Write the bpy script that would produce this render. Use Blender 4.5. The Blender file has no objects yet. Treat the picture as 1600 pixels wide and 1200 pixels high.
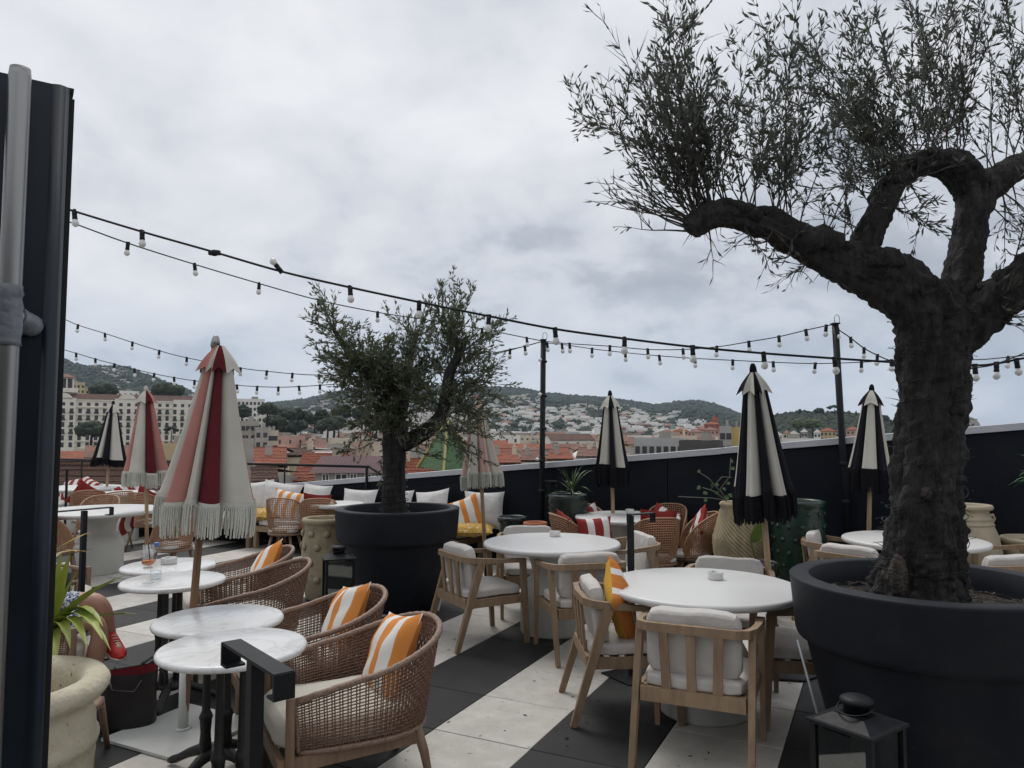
import bpy, bmesh, math, random
import numpy as np
from mathutils import Vector, Matrix, noise as mnoise, Euler

# ------------------------------------------------------------------ camera, sky, sun, exposure
scene = bpy.context.scene
COL = scene.collection
EYE = 1.65
FPX = 1155.6                      # focal length in pixels of a 1600 px wide picture
PITCH = math.atan(77.0 / FPX)
cam_data = bpy.data.cameras.new('camera')
cam_data.sensor_width = 36.0
cam_data.lens = 36.0 * FPX / 1600.0
cam_data.clip_start = 0.05
cam_data.clip_end = 30000.0
cam = bpy.data.objects.new('camera', cam_data)
COL.objects.link(cam)
cam.location = (0, 0, EYE)
cam.rotation_euler = (math.pi / 2 + PITCH, 0, 0)
scene.camera = cam

SKY_SEED = 3.7
SUN_EL, SUN_AZ = math.radians(58), math.radians(-25)      # azimuth measured from +Y towards +X
world = bpy.data.worlds.new('World')
scene.world = world
world.use_nodes = True
def build_world():
    nt = world.node_tree
    nt.nodes.clear()
    N, L = nt.nodes.new, nt.links.new
    out = N('ShaderNodeOutputWorld')
    sky = N('ShaderNodeTexSky'); sky.sky_type = 'NISHITA'; sky.sun_disc = False
    sky.sun_elevation = SUN_EL; sky.sun_rotation = SUN_AZ
    bg1 = N('ShaderNodeBackground'); bg1.inputs['Strength'].default_value = 0.10
    L(sky.outputs[0], bg1.inputs['Color'])
    tc = N('ShaderNodeTexCoord')
    sep = N('ShaderNodeSeparateXYZ'); mp = N('ShaderNodeMapping'); mp.inputs['Rotation'].default_value = (0, 0, 0); L(tc.outputs['Generated'], mp.inputs[0]); L(mp.outputs[0], sep.inputs[0])
    # clouds lie on a flat deck: direction / (height + k)
    zz = N('ShaderNodeMath'); zz.operation = 'MAXIMUM'; L(sep.outputs[2], zz.inputs[0]); zz.inputs[1].default_value = 0.0
    za = N('ShaderNodeMath'); za.operation = 'ADD'; L(zz.outputs[0], za.inputs[0]); za.inputs[1].default_value = 0.42
    dx = N('ShaderNodeMath'); dx.operation = 'DIVIDE'; L(sep.outputs[0], dx.inputs[0]); L(za.outputs[0], dx.inputs[1])
    dy = N('ShaderNodeMath'); dy.operation = 'DIVIDE'; L(sep.outputs[1], dy.inputs[0]); L(za.outputs[0], dy.inputs[1])
    cmb = N('ShaderNodeCombineXYZ'); L(dx.outputs[0], cmb.inputs[0]); L(dy.outputs[0], cmb.inputs[1]); cmb.inputs[2].default_value = SKY_SEED
    n1 = N('ShaderNodeTexNoise'); n1.inputs['Scale'].default_value = 1.45; n1.inputs['Detail'].default_value = 8.0
    n1.inputs['Roughness'].default_value = 0.52; n1.inputs['Distortion'].default_value = 0.15
    L(cmb.outputs[0], n1.inputs['Vector'])
    n2 = N('ShaderNodeTexNoise'); n2.inputs['Scale'].default_value = 4.2; n2.inputs['Detail'].default_value = 7.0
    n2.inputs['Roughness'].default_value = 0.55; n2.inputs['Distortion'].default_value = 0.3
    L(cmb.outputs[0], n2.inputs['Vector'])
    mx = N('ShaderNodeMath'); mx.operation = 'MULTIPLY_ADD'; L(n2.outputs[0], mx.inputs[0]); mx.inputs[1].default_value = 0.36
    ms = N('ShaderNodeMath'); ms.operation = 'MULTIPLY'; L(n1.outputs[0], ms.inputs[0]); ms.inputs[1].default_value = 0.64
    L(ms.outputs[0], mx.inputs[2])
    ramp = N('ShaderNodeValToRGB')
    cr = ramp.color_ramp
    cr.elements[0].position = 0.36; cr.elements[0].color = (0.27, 0.295, 0.34, 1)
    cr.elements[1].position = 0.62; cr.elements[1].color = (0.665, 0.67, 0.685, 1)
    for p, c in ((0.43, (0.375, 0.40, 0.445)), (0.475, (0.50, 0.52, 0.56)), (0.53, (0.575, 0.585, 0.61))):
        e = cr.elements.new(p); e.color = c + (1,)
    L(mx.outputs[0], ramp.inputs[0])
    # lower deck near the horizon is bluer and thinner
    hz = N('ShaderNodeMapRange'); L(sep.outputs[2], hz.inputs[0])
    hz.inputs[1].default_value = 0.0; hz.inputs[2].default_value = 0.20
    hz.inputs[3].default_value = 0.70; hz.inputs[4].default_value = 0.0
    mc = N('ShaderNodeMix'); mc.data_type = 'RGBA'; L(hz.outputs[0], mc.inputs[0])
    L(ramp.outputs[0], mc.inputs[6]); mc.inputs[7].default_value = (0.42, 0.49, 0.60, 1)
    bg2 = N('ShaderNodeBackground'); L(mc.outputs[2], bg2.inputs['Color']); bg2.inputs['Strength'].default_value = 1.0
    mix = N('ShaderNodeMixShader'); mix.inputs[0].default_value = 0.95
    L(bg1.outputs[0], mix.inputs[1]); L(bg2.outputs[0], mix.inputs[2]); L(mix.outputs[0], out.inputs[0])
build_world()

sun_data = bpy.data.lights.new('sun', 'SUN')
sun_data.energy = 1.15; sun_data.angle = math.radians(25); sun_data.color = (1.0, 0.965, 0.92)
sun = bpy.data.objects.new('sun', sun_data); COL.objects.link(sun)
_sd = Vector((math.sin(SUN_AZ) * math.cos(SUN_EL), math.cos(SUN_AZ) * math.cos(SUN_EL), math.sin(SUN_EL)))
sun.rotation_euler = _sd.to_track_quat('Z', 'Y').to_euler()

scene.view_settings.view_transform = 'Standard'
scene.view_settings.look = 'None'
scene.view_settings.exposure = 0.42
scene.view_settings.gamma = 1.0
scene.view_settings.use_curve_mapping = False
scene.cycles.max_bounces = 7
scene.cycles.transparent_max_bounces = 12
scene.cycles.volume_bounces = 0

# ------------------------------------------------------------------ survey of the place: photo point -> world point
_c, _s = math.cos(PITCH), math.sin(PITCH)
def _ray(px, py):
    x = (px - 800) / FPX; u = (600 - py) / FPX
    return x, _c - u * _s, _s + u * _c
def atz(px, py, z=0.0):
    r = _ray(px, py); t = (z - EYE) / r[2]
    return Vector((r[0] * t, r[1] * t, z))
def atd(px, py, d):
    r = _ray(px, py); t = d / r[1]
    return Vector((r[0] * t, d, EYE + r[2] * t))

# ------------------------------------------------------------------ mesh builder
class MB:
    def __init__(s):
        s.v = []; s.f = []; s.m = []; s.sm = []
    def add(s, verts, faces, mat=0, smooth=False):
        o = len(s.v)
        s.v.extend([tuple(p) for p in verts])
        for f in faces:
            s.f.append([i + o for i in f]); s.m.append(mat); s.sm.append(smooth)
        return s
    def box(s, c, size, mat=0, rot=None, taper=1.0):
        hx, hy, hz = size[0] / 2, size[1] / 2, size[2] / 2
        P = []
        for z, t in ((-hz, 1.0), (hz, taper)):
            for x, y in ((-hx, -hy), (hx, -hy), (hx, hy), (-hx, hy)):
                P.append(Vector((x * t, y * t, z)))
        if rot is not None: P = [rot @ p for p in P]
        P = [p + Vector(c) for p in P]
        return s.add(P, [(0, 3, 2, 1), (4, 5, 6, 7), (0, 1, 5, 4), (1, 2, 6, 5), (2, 3, 7, 6), (3, 0, 4, 7)], mat)
    def bar(s, a, b, w, h, mat=0, up=(0, 0, 1), w2=None, h2=None):
        a, b = Vector(a), Vector(b); t = (b - a).normalized(); up = Vector(up)
        if abs(t.dot(up)) > 0.98: up = Vector((0, 1, 0))
        x = t.cross(up).normalized(); y = x.cross(t).normalized()
        w2 = w if w2 is None else w2; h2 = h if h2 is None else h2
        P = []
        for p, ww, hh in ((a, w, h), (b, w2, h2)):
            for i, j in ((-1, -1), (1, -1), (1, 1), (-1, 1)):
                P.append(p + x * (i * ww / 2) + y * (j * hh / 2))
        return s.add(P, [(0, 1, 2, 3), (7, 6, 5, 4), (0, 4, 5, 1), (1, 5, 6, 2), (2, 6, 7, 3), (3, 7, 4, 0)], mat)
    def tube(s, pts, rad, n=6, mat=0, smooth=True, cap=True, closed=False, fn=None):
        pts = [Vector(p) for p in pts]; k = len(pts)
        if not hasattr(rad, '__len__'): rad = [rad] * k
        P = []; x = None
        for i, p in enumerate(pts):
            if closed: t = pts[(i + 1) % k] - pts[i - 1]
            else: t = pts[min(i + 1, k - 1)] - pts[max(i - 1, 0)]
            if t.length < 1e-9: t = Vector((0, 0, 1))
            t.normalize()
            if x is None:
                u = Vector((0, 0, 1)) if abs(t.z) < 0.9 else Vector((1, 0, 0))
                x = u.cross(t).normalized()
            else:
                x = (x - t * x.dot(t))
                x = x.normalized() if x.length > 1e-6 else Vector((1, 0, 0))
            y = t.cross(x)
            for j in range(n):
                a = 2 * math.pi * j / n
                q = x * math.cos(a) + y * math.sin(a)
                r = rad[i] * (fn(p, q, i, j) if fn else 1.0)
                P.append(p + q * r)
        F = []
        for i in range(k if closed else k - 1):
            for j in range(n):
                a = i * n + j; b = i * n + (j + 1) % n
                c = ((i + 1) % k) * n + (j + 1) % n; d = ((i + 1) % k) * n + j
                F.append((a, b, c, d))
        s.add(P, F, mat, smooth)
        if cap and not closed:
            o = len(s.v) - len(P)
            s.f.append([o + j for j in range(n - 1, -1, -1)]); s.m.append(mat); s.sm.append(False)
            s.f.append([o + (k - 1) * n + j for j in range(n)]); s.m.append(mat); s.sm.append(False)
        return s
    def lathe(s, prof, n=32, mat=0, c=(0, 0, 0), smooth=True, fn=None, a0=0.0):
        P = []; F = []; cx, cy, cz = c; k = len(prof)
        for r, z in prof:
            for j in range(n):
                a = a0 + 2 * math.pi * j / n
                rr = r * (fn(a, z) if fn else 1.0)
                P.append((cx + rr * math.cos(a), cy + rr * math.sin(a), cz + z))
        for i in range(k - 1):
            for j in range(n):
                F.append((i * n + j, i * n + (j + 1) % n, (i + 1) * n + (j + 1) % n, (i + 1) * n + j))
        s.add(P, F, mat, smooth)
        o = len(s.v) - len(P)
        if prof[0][0] > 1e-4:
            s.f.append([o + j for j in range(n - 1, -1, -1)]); s.m.append(mat); s.sm.append(False)
        if prof[-1][0] > 1e-4:
            s.f.append([o + (k - 1) * n + j for j in range(n)]); s.m.append(mat); s.sm.append(False)
        return s
    def grid(s, P, w, h, mat=0, smooth=True, wrap=False):
        F = []
        for i in range(h - 1):
            for j in range(w if wrap else w - 1):
                F.append((i * w + j, i * w + (j + 1) % w, (i + 1) * w + (j + 1) % w, (i + 1) * w + j))
        return s.add(P, F, mat, smooth)
    def blob(s, c, r, mat=0, lvl=1, jit=0.25, seed=0, sq=(1, 1, 1)):
        V, F = ICO[lvl]
        rnd = random.Random(seed)
        P = []
        for p in V:
            k = r * (1 + jit * (rnd.random() * 2 - 1))
            P.append((c[0] + p[0] * k * sq[0], c[1] + p[1] * k * sq[1], c[2] + p[2] * k * sq[2]))
        return s.add(P, F, mat, True)
    def mesh(s, name, mats):
        me = bpy.data.meshes.new(name)
        me.from_pydata(s.v, [], s.f)
        for m in (mats if isinstance(mats, (list, tuple)) else [mats]): me.materials.append(m)
        me.polygons.foreach_set('material_index', s.m)
        me.polygons.foreach_set('use_smooth', s.sm)
        me.update()
        return me
    def build(s, name, mats, parent=None, loc=None, rot=None):
        return obj(name, s.mesh(name, mats), parent, loc, rot)

def _ico(l):
    bm = bmesh.new(); bmesh.ops.create_icosphere(bm, subdivisions=l, radius=1.0)
    bm.verts.ensure_lookup_table()
    r = ([tuple(v.co) for v in bm.verts], [tuple(v.index for v in f.verts) for f in bm.faces]); bm.free(); return r
ICO = {1: _ico(1), 2: _ico(2), 3: _ico(3)}

def obj(name, me, parent=None, loc=None, rot=None):
    o = bpy.data.objects.new(name, me); COL.objects.link(o)
    if parent is not None: o.parent = parent
    if loc is not None: o.location = loc
    if rot is not None: o.rotation_euler = rot
    return o
def tag(o, label=None, cat=None, group=None, kind=None):
    if label: o['label'] = label
    if cat: o['category'] = cat
    if group: o['group'] = group
    if kind: o['kind'] = kind
    return o
def thing(name, label, cat, loc=(0, 0, 0), rz=0.0, group=None):
    o = obj(name, None, None, loc, (0, 0, rz)); o.empty_display_size = 0.1
    return tag(o, label, cat, group)
KIDS = {}
def copy_tree(o, label=None, loc=None, rot=None, parent=None, src_kids=None):
    c = o.copy(); COL.objects.link(c)
    c.parent = parent
    for ch in list(o.children): copy_tree(ch, parent=c)
    if label: c['label'] = label
    if loc is not None: c.location = loc
    if rot is not None: c.rotation_euler = rot
    return c
def face(fx, fy):
    return math.atan2(fx, -fy)     # turns a thing whose front is local -Y towards (fx, fy)

# ------------------------------------------------------------------ materials
MATS = {}
def M(name, col, rough=0.6, col2=None, scale=12.0, lo=0.35, hi=0.65, bump=0.0, bscale=60.0, metal=0.0, rand=0.0,
      stretch=None, bdist=0.01, spec=0.5, detail=6.0, sheen=0.0, spots=None, stain=None):
    if name in MATS: return MATS[name]
    m = bpy.data.materials.new(name); m.use_nodes = True; nt = m.node_tree; N, L = nt.nodes.new, nt.links.new
    b = nt.nodes['Principled BSDF']
    b.inputs['Roughness'].default_value = rough; b.inputs['Metallic'].default_value = metal
    b.inputs['Specular IOR Level'].default_value = spec
    if sheen: b.inputs['Sheen Weight'].default_value = sheen
    tc = N('ShaderNodeTexCoord'); vec = tc.outputs['Object']
    if stretch:
        mp = N('ShaderNodeMapping'); mp.inputs['Scale'].default_value = stretch; L(vec, mp.inputs[0]); vec = mp.outputs[0]
    oi = N('ShaderNodeObjectInfo')
    va = N('ShaderNodeVectorMath'); va.operation = 'ADD'
    vs = N('ShaderNodeMath'); vs.operation = 'MULTIPLY'; L(oi.outputs['Random'], vs.inputs[0]); vs.inputs[1].default_value = 37.0
    L(vec, va.inputs[0]); L(vs.outputs[0], va.inputs[1]); vec = va.outputs[0]
    src = None
    col2 = col2 if col2 is not None else tuple(min(1, k * 0.78) for k in col)
    nz = N('ShaderNodeTexNoise'); nz.inputs['Scale'].default_value = scale; nz.inputs['Detail'].default_value = detail
    nz.inputs['Roughness'].default_value = 0.6
    L(vec, nz.inputs['Vector'])
    rp = N('ShaderNodeValToRGB'); rp.color_ramp.elements[0].position = lo; rp.color_ramp.elements[1].position = hi
    rp.color_ramp.elements[0].color = tuple(col2) + (1,); rp.color_ramp.elements[1].color = tuple(col) + (1,)
    L(nz.outputs[0], rp.inputs[0]); src = rp.outputs[0]
    if spots:                                   # (colour, scale, threshold)
        n3 = N('ShaderNodeTexNoise'); n3.inputs['Scale'].default_value = spots[1]; n3.inputs['Detail'].default_value = 4.0
        L(vec, n3.inputs['Vector'])
        r3 = N('ShaderNodeValToRGB'); r3.color_ramp.elements[0].position = spots[2]; r3.color_ramp.elements[1].position = min(1.0, spots[2] + 0.05)
        L(n3.outputs[0], r3.inputs[0])
        mx = N('ShaderNodeMix'); mx.data_type = 'RGBA'; L(r3.outputs[0], mx.inputs[0]); L(src, mx.inputs[6])
        mx.inputs[7].default_value = tuple(spots[0]) + (1,); src = mx.outputs[2]
    if stain:                                   # (colour, scale, strength): soft wear in large patches
        n4 = N('ShaderNodeTexNoise'); n4.inputs['Scale'].default_value = stain[1]; n4.inputs['Detail'].default_value = 8.0; n4.inputs['Roughness'].default_value = 0.65
        L(vec, n4.inputs['Vector'])
        r4 = N('ShaderNodeMapRange'); L(n4.outputs[0], r4.inputs[0]); r4.inputs[1].default_value = 0.48; r4.inputs[2].default_value = 0.72; r4.inputs[4].default_value = stain[2]
        m4 = N('ShaderNodeMix'); m4.data_type = 'RGBA'; L(r4.outputs[0], m4.inputs[0]); L(src, m4.inputs[6]); m4.inputs[7].default_value = tuple(stain[0]) + (1,); src = m4.outputs[2]
    if rand:
        mr = N('ShaderNodeMapRange'); L(oi.outputs['Random'], mr.inputs[0]); mr.inputs[3].default_value = 1 - rand; mr.inputs[4].default_value = 1 + rand
        hs = N('ShaderNodeHueSaturation'); L(src, hs.inputs['Color']); L(mr.outputs[0], hs.inputs['Value']); src = hs.outputs[0]
    L(src, b.inputs['Base Color'])
    rr = N('ShaderNodeMapRange'); L(nz.outputs[0], rr.inputs[0]); rr.inputs[3].default_value = max(0.02, rough - 0.1); rr.inputs[4].default_value = min(1, rough + 0.1)
    L(rr.outputs[0], b.inputs['Roughness'])
    if bump:
        n2 = N('ShaderNodeTexNoise'); n2.inputs['Scale'].default_value = bscale; n2.inputs['Detail'].default_value = 4.0
        L(vec, n2.inputs['Vector'])
        bp = N('ShaderNodeBump'); bp.inputs['Strength'].default_value = bump; bp.inputs['Distance'].default_value = bdist
        L(n2.outputs[0], bp.inputs['Height']); L(bp.outputs[0], b.inputs['Normal'])
    MATS[name] = m
    return m
def stripes(name, cols, period, axis=0, rough=0.85, wob=0.03, offset=0.0):
    """flat printed stripes across a cloth, repeating cols = [(width share, colour), ...]"""
    m = bpy.data.materials.new(name); m.use_nodes = True; nt = m.node_tree; N, L = nt.nodes.new, nt.links.new
    b = nt.nodes['Principled BSDF']; b.inputs['Roughness'].default_value = rough; b.inputs['Specular IOR Level'].default_value = 0.2
    tc = N('ShaderNodeTexCoord'); sp = N('ShaderNodeSeparateXYZ'); L(tc.outputs['Object'], sp.inputs[0])
    nz = N('ShaderNodeTexNoise'); nz.inputs['Scale'].default_value = 5.0; L(tc.outputs['Object'], nz.inputs['Vector'])
    w = N('ShaderNodeMath'); w.operation = 'MULTIPLY_ADD'; L(nz.outputs[0], w.inputs[0]); w.inputs[1].default_value = wob; L(sp.outputs[axis], w.inputs[2])
    d = N('ShaderNodeMath'); d.operation = 'DIVIDE'; L(w.outputs[0], d.inputs[0]); d.inputs[1].default_value = period
    a = N('ShaderNodeMath'); a.operation = 'ADD'; L(d.outputs[0], a.inputs[0]); a.inputs[1].default_value = 50.0 + offset
    f = N('ShaderNodeMath'); f.operation = 'FRACT'; L(a.outputs[0], f.inputs[0])
    rp = N('ShaderNodeValToRGB'); cr = rp.color_ramp; cr.interpolation = 'CONSTANT'
    p = 0.0
    for i, (share, c) in enumerate(cols):
        e = cr.elements[i] if i < 2 else cr.elements.new(p)
        e.position = p; e.color = tuple(c) + (1,); p += share
    L(f.outputs[0], rp.inputs[0])
    n2 = N('ShaderNodeTexNoise'); n2.inputs['Scale'].default_value = 400.0; L(tc.outputs['Object'], n2.inputs['Vector'])
    mr = N('ShaderNodeMapRange'); L(n2.outputs[0], mr.inputs[0]); mr.inputs[3].default_value = 0.85; mr.inputs[4].default_value = 1.12
    hs = N('ShaderNodeHueSaturation'); L(rp.outputs[0], hs.inputs['Color']); L(mr.outputs[0], hs.inputs['Value'])
    L(hs.outputs[0], b.inputs['Base Color'])
    bp = N('ShaderNodeBump'); bp.inputs['Strength'].default_value = 0.15; bp.inputs['Distance'].default_value = 0.01
    n3 = N('ShaderNodeTexNoise'); n3.inputs['Scale'].default_value = 14.0; L(tc.outputs['Object'], n3.inputs['Vector'])
    L(n3.outputs[0], bp.inputs['Height']); L(bp.outputs[0], b.inputs['Normal'])
    return m
def marble(name):
    m = bpy.data.materials.new(name); m.use_nodes = True; nt = m.node_tree; N, L = nt.nodes.new, nt.links.new
    b = nt.nodes['Principled BSDF']; b.inputs['Roughness'].default_value = 0.22
    tc = N('ShaderNodeTexCoord'); oi = N('ShaderNodeObjectInfo'); va = N('ShaderNodeVectorMath'); va.operation = 'ADD'
    k = N('ShaderNodeMath'); k.operation = 'MULTIPLY'; L(oi.outputs['Random'], k.inputs[0]); k.inputs[1].default_value = 21.0
    L(tc.outputs['Object'], va.inputs[0]); L(k.outputs[0], va.inputs[1])
    n1 = N('ShaderNodeTexNoise'); n1.inputs['Scale'].default_value = 4.0; n1.inputs['Detail'].default_value = 9; n1.inputs['Distortion'].default_value = 1.6
    L(va.outputs[0], n1.inputs['Vector'])
    rp = N('ShaderNodeValToRGB'); cr = rp.color_ramp
    cr.elements[0].position = 0.0; cr.elements[0].color = (0.66, 0.66, 0.64, 1); cr.elements[1].position = 1.0; cr.elements[1].color = (0.74, 0.735, 0.71, 1)
    for p, c in ((0.45, (0.74, 0.735, 0.715)), (0.485, (0.675, 0.672, 0.66)), (0.50, (0.61, 0.607, 0.595)), (0.515, (0.68, 0.677, 0.665)), (0.56, (0.75, 0.745, 0.73))):
        e = cr.elements.new(p); e.color = c + (1,)
    L(n1.outputs[0], rp.inputs[0]); L(rp.outputs[0], b.inputs['Base Color'])
    return m
def glass(name, tint=(0.9, 0.95, 0.95), clear=0.85, rough=0.03):
    m = bpy.data.materials.new(name); m.use_nodes = True; nt = m.node_tree; N, L = nt.nodes.new, nt.links.new
    nt.nodes.remove(nt.nodes['Principled BSDF']); out = nt.nodes['Material Output']
    t = N('ShaderNodeBsdfTransparent'); t.inputs[0].default_value = tint + (1,)
    g = N('ShaderNodeBsdfGlossy'); g.inputs['Roughness'].default_value = rough
    lw = N('ShaderNodeLayerWeight'); lw.inputs[0].default_value = 0.5
    fr = N('ShaderNodeMath'); fr.operation = 'POWER'; L(lw.outputs['Facing'], fr.inputs[0]); fr.inputs[1].default_value = 4.0
    ad = N('ShaderNodeMath'); ad.operation = 'MULTIPLY_ADD'; L(fr.outputs[0], ad.inputs[0]); ad.inputs[1].default_value = 0.5; ad.inputs[2].default_value = 1 - clear; ad.use_clamp = True
    mx = N('ShaderNodeMixShader'); L(ad.outputs[0], mx.inputs[0]); L(t.outputs[0], mx.inputs[1]); L(g.outputs[0], mx.inputs[2]); L(mx.outputs[0], out.inputs[0])
    return m

m_black = M('black_metal', (0.009, 0.010, 0.0125), 0.55, (0.006, 0.007, 0.009), 30, bump=0.05, bscale=300, spec=0.3)
m_castiron = M('cast_iron', (0.012, 0.012, 0.013), 0.5, (0.02, 0.02, 0.02), 40, bump=0.15, bscale=180)
m_tile_w = M('pale_stone_tile', (0.60, 0.575, 0.52), 0.55, (0.48, 0.46, 0.415), 9, 0.3, 0.7, bump=0.12, bscale=130, rand=0.08, spots=((0.30, 0.29, 0.255), 30, 0.66), stain=((0.28, 0.265, 0.23), 2.6, 0.40))
m_tile_b = M('charcoal_tile', (0.023, 0.024, 0.0245), 0.6, (0.016, 0.017, 0.0175), 7, 0.3, 0.7, bump=0.12, bscale=200, rand=0.18, spots=((0.05, 0.05, 0.05), 50, 0.70), spec=0.3, stain=((0.042, 0.041, 0.039), 2.2, 0.7))
m_grout = M('tile_joint', (0.012, 0.012, 0.012), 0.9)
m_white = M('white_lacquer', (0.68, 0.675, 0.655), 0.38, (0.63, 0.625, 0.605), 2, 0.2, 0.8)
m_pedestal = M('white_plaster', (0.60, 0.60, 0.56), 0.5, (0.53, 0.53, 0.49), 4, 0.3, 0.7, bump=0.06, bscale=20)
m_marble = marble('white_marble')
m_wall = M('black_cladding', (0.0085, 0.0105, 0.0175), 0.7, (0.0065, 0.008, 0.0135), 2.5, 0.3, 0.7, bump=0.05, bscale=60, spec=0.18, spots=((0.018, 0.018, 0.022), 90, 0.74), stain=((0.016, 0.017, 0.021), 1.6, 0.6))
m_coping = M('pale_zinc', (0.52, 0.53, 0.56), 0.45, (0.44, 0.45, 0.48), 2.5, 0.3, 0.7, bump=0.03)
m_planter = M('anthracite_planter', (0.0125, 0.0145, 0.021), 0.62, (0.0095, 0.011, 0.0165), 5, 0.3, 0.7, bump=0.08, bscale=220, spec=0.28, spots=((0.03, 0.03, 0.033), 80, 0.69), stain=((0.026, 0.026, 0.028), 4.5, 0.55))
m_soil = M('bark_mulch', (0.055, 0.045, 0.038), 0.95, (0.02, 0.016, 0.013), 45, bump=0.9, bscale=70)
m_wood = M('teak', (0.26, 0.165, 0.105), 0.5, (0.17, 0.10, 0.062), 7, 0.3, 0.7, bump=0.12, bscale=60, stretch=(6, 6, 0.9), rand=0.10)
m_wood_grey = M('weathered_teak', (0.34, 0.235, 0.145), 0.6, (0.22, 0.145, 0.088), 6, 0.3, 0.7, bump=0.15, bscale=50, stretch=(5, 5, 1.0), rand=0.10)
m_wood_pale = M('pale_pole_wood', (0.42, 0.30, 0.18), 0.55, (0.33, 0.22, 0.125), 8, stretch=(5, 5, 0.6), rand=0.08)
m_wood_dark = M('brown_pole_wood', (0.27, 0.15, 0.085), 0.5, (0.17, 0.09, 0.05), 8, stretch=(6, 6, 0.6), bump=0.1, bscale=40)
m_rattan = M('brown_rattan', (0.255, 0.145, 0.095), 0.45, (0.15, 0.082, 0.054), 60, 0.3, 0.7, bump=0.2, bscale=200, rand=0.08)
m_rattan_rim = M('rattan_binding', (0.30, 0.195, 0.14), 0.45, (0.16, 0.10, 0.07), 90, 0.35, 0.6, bump=0.4, bscale=160, rand=0.06)
m_rattan_tan = M('tan_rattan', (0.46, 0.265, 0.155), 0.5, (0.32, 0.175, 0.10), 50, 0.3, 0.7, bump=0.2, bscale=200, rand=0.10)
m_cream = M('cream_cushion', (0.60, 0.575, 0.49), 0.9, (0.53, 0.505, 0.43), 5, 0.3, 0.7, bump=0.12, bscale=16, spec=0.2, sheen=0.1)
m_canvas = M('ecru_canvas', (0.60, 0.575, 0.545), 0.9, (0.52, 0.495, 0.465), 6, 0.3, 0.7, bump=0.5, bscale=9, bdist=0.03, spec=0.2, rand=0.05)
m_pillow_w = M('white_pillow_cloth', (0.70, 0.68, 0.66), 0.9, (0.62, 0.605, 0.585), 5, 0.3, 0.7, bump=0.55, bscale=9, bdist=0.035, spec=0.2)
m_or = stripes('orange_white_stripes', [(0.44, (0.68, 0.255, 0.06)), (0.54, (0.74, 0.72, 0.68))], 0.155, 0)
m_or2 = stripes('yellow_orange_white_stripes', [(0.42, (0.60, 0.215, 0.05)), (0.3, (0.74, 0.72, 0.68)), (0.28, (0.55, 0.17, 0.04))], 0.16, 0)
m_red = stripes('red_white_stripes', [(0.55, (0.27, 0.035, 0.028)), (0.45, (0.74, 0.70, 0.67))], 0.16, 0)
m_redplain = M('red_cloth', (0.23, 0.028, 0.025), 0.9, (0.18, 0.022, 0.02), 6, spec=0.2, bump=0.15, bscale=12)
m_yellow_plain = M('mustard_cloth', (0.62, 0.36, 0.06), 0.9, (0.5, 0.27, 0.04), 6, spec=0.2, bump=0.15, bscale=12)
m_yellow = M('mustard_dotted_cloth', (0.52, 0.32, 0.055), 0.9, (0.42, 0.235, 0.04), 8, spec=0.2, spots=((0.70, 0.62, 0.46), 42, 0.565))
m_cl_white = M('ecru_umbrella_cloth', (0.58, 0.555, 0.49), 0.9, (0.50, 0.48, 0.42), 4, 0.3, 0.7, spec=0.15, bump=0.1, bscale=14)
m_cl_pink = M('pink_umbrella_cloth', (0.46, 0.215, 0.185), 0.9, (0.40, 0.18, 0.155), 4, spec=0.15, bump=0.1, bscale=14)
m_cl_red = M('dark_red_umbrella_cloth', (0.125, 0.019, 0.026), 0.9, (0.095, 0.015, 0.02), 4, spec=0.15, bump=0.1, bscale=14)
m_cl_blush = M('blush_umbrella_cloth', (0.62, 0.42, 0.36), 0.9, (0.54, 0.36, 0.31), 4, spec=0.15, bump=0.1, bscale=14)
m_cl_black = M('black_umbrella_cloth', (0.010, 0.011, 0.015), 0.9, (0.014, 0.014, 0.018), 5, spec=0.15, bump=0.1, bscale=14)
m_fr_white = M('ecru_fringe', (0.70, 0.70, 0.64), 0.95, (0.54, 0.54, 0.48), 90, 0.3, 0.7, spec=0.1, bump=0.5, bscale=220)
m_fr_black = M('black_fringe', (0.010, 0.010, 0.013), 0.95, (0.016, 0.016, 0.02), 60, spec=0.1)
m_steel = M('brushed_steel', (0.34, 0.335, 0.325), 0.36, (0.27, 0.265, 0.26), 20, metal=1.0, stretch=(1, 1, 0.05))
m_tape = M('grey_tape', (0.20, 0.215, 0.24), 0.38, (0.13, 0.14, 0.16), 22, bump=0.6, bscale=30)
m_glass = glass('clear_glass', (0.985, 0.99, 0.99), 0.93)
m_lantern_glass = glass('smoky_lantern_glass', (0.50, 0.53, 0.53), 0.86)
m_bulb = M('frosted_bulb', (0.80, 0.80, 0.78), 0.25, (0.74, 0.74, 0.73), 8)
m_bark = M('olive_bark', (0.036, 0.032, 0.030), 0.95, (0.009, 0.009, 0.010), 24, 0.36, 0.60, bump=1.0, bscale=42, bdist=0.035, stretch=(1, 1, 0.26), spots=((0.085, 0.072, 0.060), 7.0, 0.675))
m_twig = M('olive_twig', (0.075, 0.068, 0.062), 0.9, (0.05, 0.045, 0.04), 20)
def leafy(m, col):
    nt = m.node_tree; N, L = nt.nodes.new, nt.links.new; b = nt.nodes['Principled BSDF']; out = nt.nodes['Material Output']
    t = N('ShaderNodeBsdfTranslucent'); t.inputs[0].default_value = col + (1,)
    mx = N('ShaderNodeMixShader'); mx.inputs[0].default_value = 0.35
    L(b.outputs[0], mx.inputs[1]); L(t.outputs[0], mx.inputs[2]); L(mx.outputs[0], out.inputs['Surface'])
    return m
m_leaf = leafy(M('olive_leaf', (0.13, 0.14, 0.12), 0.5, (0.065, 0.075, 0.068), 3.0, 0.3, 0.7), (0.09, 0.10, 0.07))
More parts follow.
